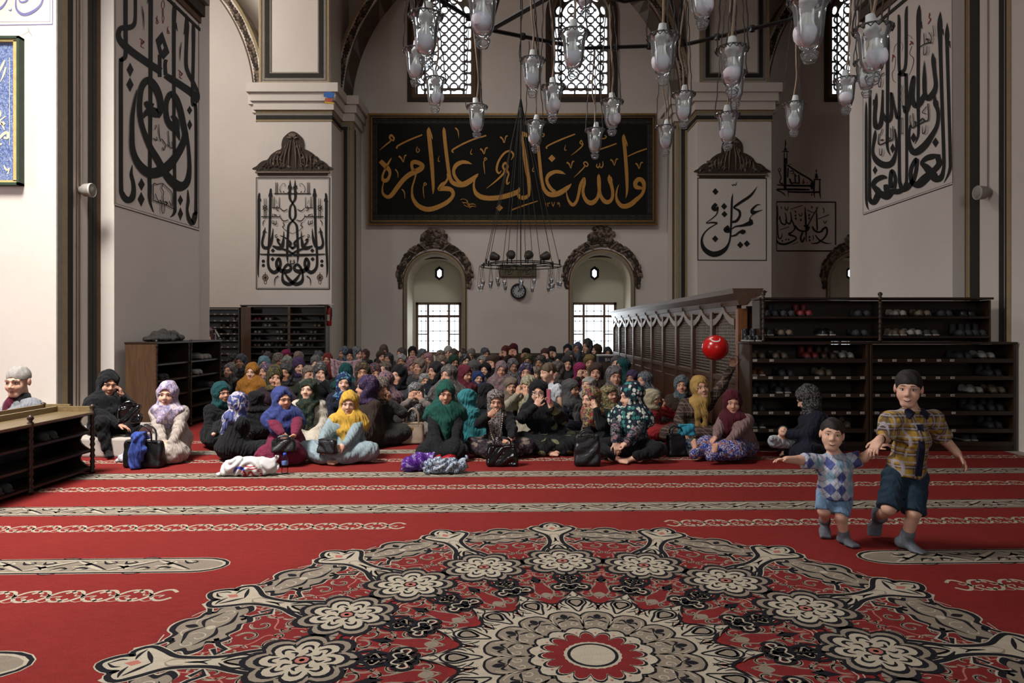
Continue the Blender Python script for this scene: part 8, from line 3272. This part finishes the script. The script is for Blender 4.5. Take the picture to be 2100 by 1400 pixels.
q = [tuple(a), tuple((a * .55 + b * .45) + V(0, -.03, 0)), tuple(b)]
for i in range(2):
    p0, p1 = V(*q[i]), V(*q[i + 1])
    m.add([p0 + V(-.018, 0, 0), p0 + V(.018, 0, 0), p1 + V(.018, 0, 0), p1 + V(-.018, 0, 0), p0 + V(-.018, .02, 0), p0 + V(.018, .02, 0), p1 + V(.018, .02, 0), p1 + V(-.018, .02, 0)], [(0, 1, 2, 3), (4, 7, 6, 5), (0, 3, 7, 4), (1, 5, 6, 2)])
m.build('button_placket', navy_t, rb_)
s = SDF(G['nk'] - .15, G['nk'] + .15, .008)
for sg in (1, -1):
    s.box(G['nk'] + V(.048 * sg, -.055, .0), V(.026, .008, .03), .006, 0, .01, R=rot3(.5 * sg, .5, -.6 * sg))
    s.cone(G['nk'] + V(.05 * sg, -.03, .012), G['nk'] + V(.03 * sg, .05, .025), .012, .012, 0, .02)
link('collar', s.mesh('collar', navy_t), rb_)
s = SDF(lo, hi, .010)
s.ell(G['pel'] + V(0, 0, .01), V(.106, .093, .065), 0, .02)
for i in '12':
    s.cone(G['h' + i], G['k' + i], .068, .066, 0, .012)
    d = unit(G['k' + i] - G['h' + i])
    s.box(G['k' + i] + d * .055, V(.14, .14, .05), .005, 0, 0, 'sub', R=np.stack([unit(np.cross(V(0, 1, 0), d)), unit(np.cross(d, np.cross(V(0, 1, 0), d))), d], 1))
s.folds(wrinkle(.006, 30, 12, 6))
link('shorts', s.mesh('shorts', denim), rb_)
for i, dv, up in (('1', V(.55, -.9, -.25), V(0, 0, 1)), ('2', V(-.05, .1, -1), V(0, -1, 0))):
    A = G['a' + i]
    s = SDF(A - .17, A + .17, .007)
    foot(s, A, dv, up, .8, 0, False, .008)
    s.cone(A, A + unit(G['k' + i] - A) * .05, .038, .042, 0, .01)
    if i == '1':
        s.floor(0.0)
    link('sock', s.mesh('sock', sock_g), rb_)
m = MB()
wv = G['w2']
dd = unit(G['e2'] - wv)
m.tube([tuple(wv + dd * .012), tuple(wv + dd * .035)], .029, 12)
m.build('wristband', black_c, rb_)

# ---- old man on the left
PM = dict(POSE['cross'])
mn, inf = woman('person', 'grey-haired man in grey blazer and maroon sweater at the far left', 37, 785, 30, -7.02, 'cross', yaw=-.5, hyaw=-.35, face=-.55, hpitch=-.12, front=0, hsk=1.08, cols=(None, M_cloth('blazer_grey', '#7c7d82', .1), char_c, skin_b), style=None, seedv=20, girth=1.12, lower='trousers', feet=False)
hair_cap(mn, inf['T'], inf['R'], inf['sc'] * 1.08, hair_g, .035, .055)
c = inf['ch']
s = SDF(c - .3, c + .3, .011)
k_ = inf['sc']
s.ell(c + V(0, -.055, .04) * k_, V(.075, .10, .16) * k_, 0, .03)
s.ell(c + V(0, -.075, -.1) * k_, V(.07, .12, .12) * k_, 0, .03)
link('sweater', s.mesh('sweater', M_cloth('sweater_maroon', '#571126', .15)), mn)
s = SDF(c - .3, c + .3, .010)
for sg in (1, -1):
    s.box(inf['nk'] + V(.045 * sg, -.06, -.025) * k_, V(.045, .014, .04) * k_, .008, 0, .01, R=rot3(.4 * sg, .3, -.5 * sg))
s.cone(inf['nk'] + V(.05, .0, .0) * k_, inf['nk'] + V(-.05, .0, .0) * k_, .05 * k_, .05 * k_, 0, .02)
link('collar', s.mesh('collar', black_c), mn)
s = SDF(inf['hd'] - .2, inf['hd'] + .2, .009)
for sg in (1, -1):
    s.ell(inf['T'](.077 * sg, .012, .0), V(.012, .022, .033) * k_ * 1.08, 0, .008, R=inf['R'])
link('ear', s.mesh('ear', skin_b), mn)

# ---- small boy standing in the crowd
J = dict(nk=(1131, 785, .0), ch=(1135, 802, .0), pel=(1140, 838, .02), s1=(1144, 794, -.05), s2=(1128, 796, .06), e1=(1148, 818, -.08), w1=(1150, 838, -.12), e2=(1128, 815, .08), w2=(1124, 832, .06),
         h1=(1143, 845, -.03), h2=(1136, 845, .06), k1=(1142, 872, -.06), a1=(1144, 902, .0), k2=(1136, 872, .05), a2=(1136, 902, .08))
sb, G, hc, lo, hi = kid('person', 'small brown-haired boy in white shirt standing among the seated women', (1140, 915), J, (1124, 764, .0), 1, None, skin_b)
R = rot3(-1.15, -.15, 0)
hs = .93
s = SDF(lo, hi, .009)
T = head(s, hc, R, hs, True, child=True)
face_parts(sb, T, hs, R)
s.cone(T(0, .02, -.06), G['nk'], .036, .036, 0, .015)
s.chain([G['nk'], G['ch'], G['pel']], [.035, .06, .06], 5, .02)
for i in '12':
    s.chain([G['nk'], G['s' + i]], [.03, .03], 5, .015)
    s.chain([G['s' + i], G['e' + i], G['w' + i]], [.033, .028, .021], 0, .012)
    s.chain([G['h' + i], G['k' + i], G['a' + i]], [.05, .04, .03], 5, .02)
    hand(s, G['w' + i], V(0, -.1, -1), V(-.3, .5, 0), 1 if i == '2' else -1, .4, .6)
    foot(s, G['a' + i], V(-1, 0, 0), V(0, 0, 1), .6, 5, False)
s.floor(0)
link('body', s.mesh('body', BODY(skin_b, navy_c)), sb)
hair_cap(sb, T, R, hs, M_plain('hair_brown', '#4b3b2b', 0.6, 0.2, 60, 0.4, 150), .0, .03)
s = SDF(lo, hi, .010)
s.chain([G['nk'] + V(0, 0, -.01), G['ch'], G['pel']], [.045, .08, .085], 0, .03)
for i in '12':
    s.cone(G['s' + i], G['s' + i] * .4 + G['e' + i] * .6, .045, .045, 0, .03)
s.box(G['nk'] + V(0, 0, .05), V(.1, .1, .03), .01, 0, 0, 'sub')
s.folds(wrinkle(.004, 40, 14, 8))
link('shirt', s.mesh('shirt', M_cloth('shirt_white', '#b4b6ba', .08)), sb)

# ---- baby on the navy woman's lap
Yb = FR['navy'][1]['Yr'] - .12
bb = thing('person', 'baby in white clothes and dark green cap lying in the arms of the bending woman', 'person', (GX(1600, Yb), Yb, GZ(905, Yb)))
s = SDF((-.2, -.2, -.1), (.25, .2, .22), .007)
R = rot3(-.2, .75, .3)
hcb = V(.02, -.02, .10)
T = head(s, hcb, R, .62, False, child=True)
s.cone(hcb + V(.0, 0, -.03), V(-.02, 0, .0), .03, .05, 0, .02)
s.ell((0, 0, -.0), V(.07, .06, .05), 5, .03)
s.cone((-.03, -.04, .02), (-.09, -.06, .04), .022, .018, 5, .01)
link('body', s.mesh('body', BODY(skin_b, M_cloth('baby_white', '#a9adb2', .08))), bb)
s = SDF((-.22, -.2, -.08), (.25, .2, .1), .010)
s.cone((-.06, 0, .0), (.12, .02, -.02), .065, .06, 0, .03)
s.cone((-.03, -.03, .015), (-.11, -.06, .04), .032, .028, 0, .02)
s.folds(wrinkle(.004, 50, 16, 3))
link('baby_suit', s.mesh('baby_suit', M_print('baby_print', '#a9adb2', '#7f8a9a', '#b8bcc0', 'floral', 60)), bb)
s = SDF(hcb - .13, hcb + .13, .007)
s.ell(T(0, .02, .04), V(.085, .095, .085) * .64, 0, .01, R=R)
s.ell(T(0, -.10, -.045), V(.08, .085, .09) * .64, 0, 0, 'sub', R=R)
link('cap', s.mesh('cap', M_cloth('cap_green', '#1c2b2b', .1)), bb)

# ------------------------------------------------------------------ bags and other belongings
leather = M_plain('leather_black', '#121214', 0.35, 0.2, 30, 0.3, 120, 0.5)
patent = M_plain('patent_black', '#0d0d0f', 0.12, 0.2, 12, 0.35, 14, 0.6)
leather_bg = M_plain('leather_beige', '#8a7765', 0.4, 0.08, 30, 0.2, 120, 0.5)
metal_y = M_plain('metal_gold', '#9c7c3c', 0.3, 0.1, metal=0.8)


def handbag(name, label, px, py, wpx, hpx, mt, dep=.14, handles=.12, rz=0.0, soft=.012, lie=0.0, taper=.9, hmat=None, zb=None, Yr=None, group=None, cat='bag', clasp=False):
    Yr = Yr or F * H / (py - Y0)
    k = Yr / F
    w, h = wpx * k / 2, hpx * k
    z0 = .008 if zb is None else zb
    root = thing(name, label, cat, (GX(px, Yr), Yr, z0), rz, group)
    s = SDF((-w - .05, -dep, -.03), (w + .05, dep, h + .05), .010)
    n = 6
    for i in range(n):
        t = (i + .5) / n
        ww = w * (1 - (1 - taper) * t)
        dd = dep / 2 * (1 - .45 * t)
        s.box((0, 0, h * t), (ww, dd, h / n * .75), min(.03, dd * .8), 0, .03)
    s.folds(wrinkle(soft, 24, 10, px * .1))
    s.floor(.0)
    link('bag_body', s.mesh('bag_body', mt), root, rot=(lie, 0, 0))
    if handles:
        for sy in (-1, 1):
            m = MB()
            m.tube([tuple(p) for p in catmull([(-w * .5, sy * dep * .28, h * .85), (-w * .47, sy * dep * .3, h + handles * .6), (0, sy * dep * .3, h + handles), (w * .47, sy * dep * .3, h + handles * .6), (w * .5, sy * dep * .28, h * .85)], 5)], .008, 6)
            m.build('handle', hmat or mt, root, True)
    m = MB()
    m.box(-w * .8, w * .8, -dep * .33, dep * .33, h - .006, h + .004)
    m.build('zip_band', hmat or mt, root)
    if clasp:
        m = MB()
        m.box(-.012, .012, -dep * .36, -dep * .30, h * .62, h * .78)
        m.build('clasp', metal_y, root)
    return root


hb = handbag('tote_bag', 'black leather tote bag before the lilac scarf, blue shawl hanging over it', 296, 958, 80, 52, leather, .14, .16, -.08, .004, taper=1.0)
# blue shawl over the tote
Yt = F * H / (958 - Y0)
sh_ = thing('shawl', 'crumpled blue shawl hanging over the black tote bag', 'shawl', (GX(291, Yt), Yt - .09, .009))
s = SDF((-.16, -.12, -.02), (.16, .18, .42), .009)
s.chain([(.0, .0, .30), (-.02, -.01, .15), (-.01, -.02, .02)], [.045, .055, .05], 0, .03)
s.chain([(.03, .0, .30), (.05, -.01, .18), (.03, -.01, .08)], [.04, .04, .03], 0, .03)
s.chain([(.0, .0, .30), (.02, .07, .31), (.03, .13, .27)], [.04, .035, .03], 0, .03)
s.folds(lambda X, Y, Z: .006 * np.sin(90 * X + 8 * np.sin(9 * Z)))
s.folds(lambda X, Y, Z: .25 * np.maximum(np.abs(Y - .02) - .05, 0) * (Z < .26))
s.floor(0)
link('shawl_cloth', s.mesh('shawl_cloth', M_cloth('shawl_blue', '#33499c', .2)), sh_)

handbag('handbag', 'black handbag in the lap of the woman in maroon', 582, 935, 50, 26, leather, .11, .03, .2, .006, zb=.155, Yr=FR['maroon'][1]['Yr'] - .36)
handbag('handbag', 'dark leather bag held in the lap of the woman in yellow', 672, 935, 44, 28, leather, .10, 0, -.3, .007, zb=.13, Yr=FR['yellow'][1]['Yr'] - .34)
handbag('handbag', 'stiff beige handbag with long handles standing behind the front row', 846, 908, 48, 42, leather_bg, .15, .17, .05, .003, taper=.95, Yr=8.3, clasp=True)
handbag('handbag', 'shiny black patent handbag before the woman in grey print', 1030, 955, 66, 42, patent, .15, .07, .03, .008, taper=.85)
handbag('handbag', 'tall black leather bag before the woman in multicoloured scarf', 1204, 938, 52, 60, leather, .16, .05, .0, .006, taper=.95, Yr=6.98)
handbag('handbag', 'black handbag with chain strap between dotted and mustard scarves', 1386, 930, 42, 44, leather, .12, .08, .2, .004, Yr=7.5)
handbag('handbag', 'glossy dark pouch on the lap of the woman in black abaya', 266, 862, 44, 36, patent, .10, .04, .4, .01, zb=.39, Yr=7.22)
handbag('cloth_bag', 'white and blue ornamented bag beside the blue floral skirt', 1424, 938, 40, 30, M_print('bag_white_blue', '#9aa3ad', '#3d5f86', '#b4b8bc', 'floral', 18), .1, 0, .2, .008, Yr=7.55)
handbag('cloth_bag', 'turquoise pouch beside the woman in mustard scarf', 1408, 915, 34, 22, M_cloth('bag_turquoise', '#2585a0', .12), .08, 0, -.2, .008, zb=.22, Yr=7.5)


def soft_bag(name, label, px, py, wpx, hpx, mt, dep, rz, seed, Yr=None, amp=.014):
    Yr = Yr or F * H / (py - Y0) + dep / 2
    k = Yr / F
    w, h = wpx * k / 2, hpx * k
    root = thing(name, label, 'bag', (GX(px, Yr), Yr, .008), rz)
    s = SDF((-w - .06, -dep, -.02), (w + .06, dep, h + .08), .009)
    r = random.Random(seed)
    s.ell((0, 0, h * .42), (w * .95, dep * .55, h * .5), 0, .04)
    for i in range(5):
        s.ell((r.uniform(-.6, .6) * w, r.uniform(-.2, .2) * dep, h * r.uniform(.3, .6)), (w * .4, dep * .4, h * r.uniform(.3, .48)), 0, .04)
    s.cone((w * .6, 0, h * .6), (w * .9, 0, h * 1.0), .03, .012, 0, .03)
    s.cone((-w * .7, -dep * .2, h * .3), (-w * 1.0, -dep * .3, h * .08), .04, .015, 0, .03)
    s.folds(wrinkle(amp, 38, 17, seed))
    s.floor(0)
    link('bag_body', s.mesh('bag_body', mt), root)
    return root, w, h, dep


white_pl = M_plain('plastic_white', '#b9b6b4', 0.35, 0.06, 12, 0.3, 30, 0.5)
wb, w, h, dp = soft_bag('shopping_bag', 'white plastic shopping bag with red and blue print lying on the carpet', 512, 978, 120, 36, white_pl, .15, .06, 3)
# printed letters wrapped loosely on the front of the bag


def decal(root, strokes_, mt, name, w, h, dep):
    """flat print that follows the front of a soft bag: shrink each vertex onto the bag surface by ray cast"""
    from mathutils.bvhtree import BVHTree
    me = root.children[0].data
    bvh = BVHTree.FromPolygons([v.co for v in me.vertices], [p.vertices for p in me.polygons])
    m = MB()

    def to3(p):
        o_ = Vector((p[0], -.6, p[1] + .25))
        hit = bvh.ray_cast(o_, Vector((0, 1, -.42)).normalized())
        if hit[0] is None:
            return (p[0], -dep * .3, p[1])
        q = hit[0] - Vector((0, 1, -.42)).normalized() * .003
        return tuple(q)
    for st_ in strokes_:
        ribbon2(m, st_, to3, 6, wscale=1.00001)
    return m.build(name, mt, root, fix=False)


def sc_st(st_, x0, y0, k, kw):
    return [(x0 + x * k, y0 + y * k, w_ * kw) for x, y, w_ in st_]


red_ink = M_plain('print_red', '#99222a', 0.5, 0.1)
blue_ink = M_plain('print_blue', '#2a3a96', 0.5, 0.1)
k = h
LS = SV('.1,.55,.12 .28,.6,.14 .36,.45,.14 .22,.33,.14 .12,.2,.14 .25,.08,.14 .42,.14,.12')
LO = SV('.7,.58,.14 .55,.4,.14 .6,.14,.14 .78,.1,.14 .9,.32,.14 .82,.54,.14 .7,.58,.14')
LS2 = [(x + .95, y, w_) for x, y, w_ in LS]
decal(wb, [sc_st(q, -.06, -.07, k * .8, k * .8) for q in (LO, LS)] + [sc_st(LS2, -.04, -.06, k * .8, k * .8)] + [sc_st(SV('-.2,1.5,.16 .3,1.4,.2 .9,1.5,.14'), .0, -.06, k * .5, k * .4), sc_st(SV('.1,1.2,.1 .5,1.1,.16 1.2,1.25,.1'), .0, -.06, k * .5, k * .4)], red_ink, 'red_print', w, h, dp)
decal(wb, [sc_st(SV('-1.6,.8,.1 -1.1,1.3,.22 -.5,1.2,.3 -.2,.9,.2'), .0, -.06, k * .5, k * .5)], blue_ink, 'blue_print', w, h, dp)

soft_bag('gift_bag', 'glossy purple plastic bag before the woman in green', 858, 968, 66, 34, M_print('bag_purple', '#4a1c7c', '#5a2a8c', '#7a68a0', 'leopard', 14, .2), .14, .25, 5)
soft_bag('gift_bag', 'white bag with small blue print beside the purple bag', 916, 973, 90, 30, M_print('bag_blue_print', '#a4aeb4', '#3a4a78', '#8c9aa6', 'leopard', 30, .4), .13, .05, 8)
soft_bag('gift_bag', 'flat red bag lying behind the blue printed bag', 912, 952, 44, 14, M_plain('bag_red', '#8c1420', .35, .1), .08, 0, 9)
soft_bag('folded_cloth', 'small white cloth on the floor left of the tote bag', 262, 948, 34, 12, M_cloth('cloth_white', '#b4b2b8', .06), .09, .1, 12, None, .008)

# water bottle
Yw = F * H / (972 - Y0)
k = Yw / F
bt = thing('water_bottle', 'clear plastic water bottle with blue cap beside the white shopping bag', 'bottle', (GX(584, Yw), Yw, .008))
hh = 42 * k
m = MB()
prof = [(.022, 0), (.030, .004), (.030, hh * .08)]
for i in range(6):
    z = hh * (.1 + i * .035)
    prof += [(.0305, z), (.0285, z + hh * .017)]
prof += [(.030, hh * .36), (.030, hh * .66), (.027, hh * .74), (.013, hh * .87), (.012, hh * .9), (0, hh * .9)]
m.lathe(prof, 16)
m.build('bottle_body', M_pane('bottle_plastic', (.93, .95, .98), .1), bt, True)
m = MB()
m.lathe([(.0305, hh * .42), (.0310, hh * .43), (.0310, hh * .60), (.0305, hh * .61)], 16)
m.build('paper_label', M_plain('label_blue', '#5f77b0', .5, .2, 40), bt, True)
m = MB()
m.lathe([(.0145, hh * .89), (.015, hh * .9), (.015, hh * .985), (.012, hh), (0, hh)], 14)
m.build('bottle_cap', M_plain('cap_blue', '#2c4fb0', .4), bt, True)

# balloon on its stick
Ybn = FR['mustard'][1]['Yr'] - .12
k = Ybn / F
bl = thing('balloon', 'red balloon with a white crescent on a white stick above the mustard scarf', 'balloon', tuple(P(1467, 713, Ybn)))
bal = M_plain('balloon_red', '#b01212', .25, .04, 6, 0, 60, .5)
m = MB()
R0 = 26 * k
vs = []
m.lathe([(R0 * math.sin(a) * (1 if a < PI / 2 else 1), -R0 * 1.03 * math.cos(a)) for a in np.linspace(0, PI, 17)], 28, (0, 0, 0), 'x')
m.build('balloon_skin', bal, bl, True)
m = MB()
outer = [(0.42 * math.cos(t), .42 * math.sin(t)) for t in np.linspace(-2.75, .55, 22)]
inner = [(.10 + .34 * math.cos(t), .09 + .34 * math.sin(t)) for t in np.linspace(.35, -2.5, 22)]


def on_ball(p):
    x, z = p[0] * .8 - .18, p[1] * .5 + .72
    q = Vector((x, -math.sqrt(max(1 - x * x - z * z, .02)), z)).normalized() * R0 * 1.012
    return tuple(q)


crs = []
for t in np.linspace(-3.6, .4, 26):
    u = (t + 3.6) / 4.0
    wd = .17 * math.sin(PI * u) + .012
    crs.append((.42 * math.cos(t), .42 * math.sin(t), wd))
ribbon2(m, crs, on_ball, 1, smooth=False, wscale=1.00001)
m.build('white_crescent', M_plain('print_white', '#c4c0bc', .4), bl, fix=False)
m = MB()
a = P(1492, 722, Ybn) - Vector(bl.location)
b = P(1518, 733, Ybn) - Vector(bl.location)
m.tube([tuple(a), tuple(b)], .006, 6)
m.lathe([(.004, 0), (.02, .012), (.006, .03)], 10, tuple(a), 'x')
m.build('stick', M_plain('stick_white', '#b4b0aa', .4), bl, True)

# pink phone and glasses of the cloaked woman
inf = FR['chador'][1]
Yq = inf['Yr'] - .33
ph = thing('phone', 'pink mobile phone case held up by the cloaked woman', 'phone', tuple(P(1125, 812, Yq)), .5)
m = MB()
m.bevbox(-.005, .005, -.036, .036, -.075, .075, .004)
m.build('phone_case', M_plain('phone_pink', '#8f4a58', .4), ph)
m = MB()
m.bevbox(.005, .007, -.033, .033, -.07, .07, .001)
m.build('phone_screen', M_plain('phone_screen', '#101014', .15), ph)
m = MB()
T = inf['T']
for sx in (1, -1):
    cc = [T(.031 * sx + .021 * math.cos(t), -.105, .004 + .016 * math.sin(t)) for t in np.linspace(0, 2 * PI, 15)[:-1]]
    m.tube([tuple(q) for q in cc], .0022, 5, closed=True)
    m.tube([tuple(T(.052 * sx, -.104, .006)), tuple(T(.068 * sx, -.06, .006))], .0022, 5)
m.tube([tuple(T(-.01, -.106, .006)), tuple(T(.01, -.106, .006))], .0022, 5)
m.build('glasses', M_plain('glasses_metal', '#8c8478', .3, metal=.5), inf['root'])
# bead necklace of the woman in grey print
inf = FR['greyprint'][1]
m = MB()
nk = inf['nk']
pts = catmull([tuple(nk + V(-.075, -.10, .0)), tuple(nk + V(-.06, -.185, -.15)), tuple(nk + V(-.015, -.22, -.27)), tuple(nk + V(.035, -.215, -.25)), tuple(nk + V(.06, -.18, -.14)), tuple(nk + V(.07, -.10, .0))], 7)
for p in pts:
    ell(m, tuple(p), (.008, .008, .008), nu=6, nv=4)
m.build('bead_necklace', M_plain('beads', '#a59a8c', .4), inf['root'])

# patterned cloth held up in the crowd
Yc = 11.2
k = Yc / F
cl = thing('held_cloth', 'dusty pink patterned cloth held up between women before the left pier', 'cloth', (GX(710, Yc), Yc, GZ(778, Yc)))
m = MB()
nx, nz = 22, 14
W2, H2 = 33 * k, 44 * k
for j in range(nz + 1):
    for i in range(nx + 1):
        u, v = i / nx * 2 - 1, j / nz
        sag = .05 * (1 - u * u) * v + .0
        m.v.append((u * W2 * (1 - .12 * (1 - v)), .035 * math.sin(u * 9 + v * 2) + .02 * math.sin(u * 17), v * H2 - sag - .03 * (1 - v) * math.cos(u * 4)))
for j in range(nz):
    for i in range(nx):
        a = j * (nx + 1) + i
        m.f.append((a, a + 1, a + nx + 2, a + nx + 1))
        m.mi.append(0)
o_ = m.build('cloth_sheet', M_print('cloth_dusty', '#8a6a70', '#a08088', '#6c4c54', 'leopard', 26), cl, True, fix=False)
sm_ = o_.modifiers.new('thickness', 'SOLIDIFY')
sm_.thickness = .008

# dark jacket on the black rack
Yj = 9.35
jk = thing('jacket', 'dark crumpled jacket lying on the black rack', 'jacket', (-4.64, Yj, 1.192))
s = SDF((-.25, -.5, -.02), (.25, .5, .25), .013)
s.ell((0, 0, .03), (.16, .36, .05), 0, .04)
s.cone((0, -.2, .05), (.05, .25, .09), .06, .05, 0, .04)
s.cone((.05, .05, .09), (.1, .33, .04), .05, .03, 0, .04)
s.cone((-.05, -.1, .08), (-.05, .15, .12), .045, .04, 0, .04)
s.folds(wrinkle(.014, 30, 12, 4))
s.floor(0)
link('jacket_cloth', s.mesh('jacket_cloth', char_c), jk)

# yellow sign on a post and the clothes rail behind the black rack
Ys = 13.2
sp = thing('sign_post', 'small yellow framed notice on a thin yellow post behind the black rack', 'sign', (GX(424, Ys), Ys, 0.006))
k = Ys / F
m = MB()
zc = GZ(662, Ys)
m.tube([(0, 0, 0), (0, 0, zc - 6 * k)], .012, 8)
m.lathe([(.14, 0), (.14, .012), (.02, .03)], 16)
m.build('post', M_plain('sign_yellow', '#a08a1e', .4), sp, True)
m = MB()
m.bevbox(-4.3 * k, 4.3 * k, -.012, .012, zc - 6 * k, zc + 6 * k, .006)
m.build('frame', M_plain('sign_yellow', '#a08a1e', .4), sp)
m = MB()
m.box(-3.2 * k, 3.2 * k, -.016, -.011, zc - 4.8 * k, zc + 4.8 * k)
m.mat(1)
m.box(-1 * k, 1 * k, -.019, -.015, zc + .8 * k, zc + 3.8 * k)
m.box(-2.6 * k, 2.6 * k, -.019, -.015, zc - 1.6 * k, zc - .2 * k)
m.box(-2.6 * k, 2.6 * k, -.019, -.015, zc - 3.8 * k, zc - 2.4 * k)
m.build('notice', [tag_m, tag_k], sp)
cr = thing('clothes_rail', 'pale clothes rail with hanging cloth behind the black rack', 'clothes rail', (GX(430, 13.0), 13.0, 0.006))
m = MB()
k = 13.0 / F
zr = GZ(676, 13.0)
m.tube([(-18 * k, 0, 0), (-18 * k, 0, zr), (12 * k, 0, zr), (12 * k, 0, 0)], .012, 8)
m.tube([(12 * k, 0, zr - .02), (22 * k, -.05, zr - .14)], .012, 6)
m.build('rail_frame', white_pl, cr)
for i, x in enumerate((-13, -7)):
    s = SDF((-.12, -.12, -.75), (.12, .12, .08), .018)
    s.chain([(0, 0, 0), (0, 0, -.3), (0, 0, -.65)], [.03, .07, .08], 0, .03)
    s.folds(lambda X, Y, Z: .012 * np.sin(60 * X + 30 * Y))
    link('hanging_cloth', s.mesh('hanging_cloth', M_cloth('cloth_grey', '#77736e', .1)), cr, (x * k, 0, zr - .01))

# donation box by the screen
Yd = 13.6
k = Yd / F
db = thing('donation_box', 'dark box lettered in white standing beside the wooden screen', 'box', (GX(1245, Yd), Yd, 0.006))
zt = GZ(731, Yd)
m = MB()
m.bevbox(-20 * k, 19 * k, -.18, .18, 0, zt, .01)
m.build('box_body', M_wood('box_wood', '#2c211a', '#3c2e24', .5, 2), db)
m = MB()
m.bevbox(-21 * k, 20 * k, -.2, .2, zt, zt + .03, .01)
m.build('box_lid', M_plain('box_grey', '#6c6862', .5), db)
m = MB()
m.box(-19.5 * k, 18.5 * k, -.186, -.18, zt - .09, zt - .02)
m.build('name_band', M_plain('band_navy', '#191c2c', .5), db)
m = MB()
LET = {'B': ['0,0 0,1 .5,1 .6,.78 .45,.53 0,.53', '.45,.53 .65,.28 .5,0 0,0'], 'A': ['0,0 .3,1 .6,0', '.12,.35 .48,.35'], 'S': ['.58,.88 .3,1 .05,.78 .3,.52 .58,.28 .3,0 0,.12'], 'O': ['.3,0 0,.3 0,.7 .3,1 .6,.7 .6,.3 .3,0']}
x = -6 * k
for chx in 'BAS O':
    if chx != ' ':
        for st_ in LET[chx]:
            ribbon2(m, [(x + a * .05, zt - .08 + b * .05, .011) for a, b, _ in S3(st_, 1)], lambda p: (p[0], -.188, p[1]), 1, smooth=False, wscale=1.00001)
    x += .05
m.build('lettering', tag_m, db, fix=False)
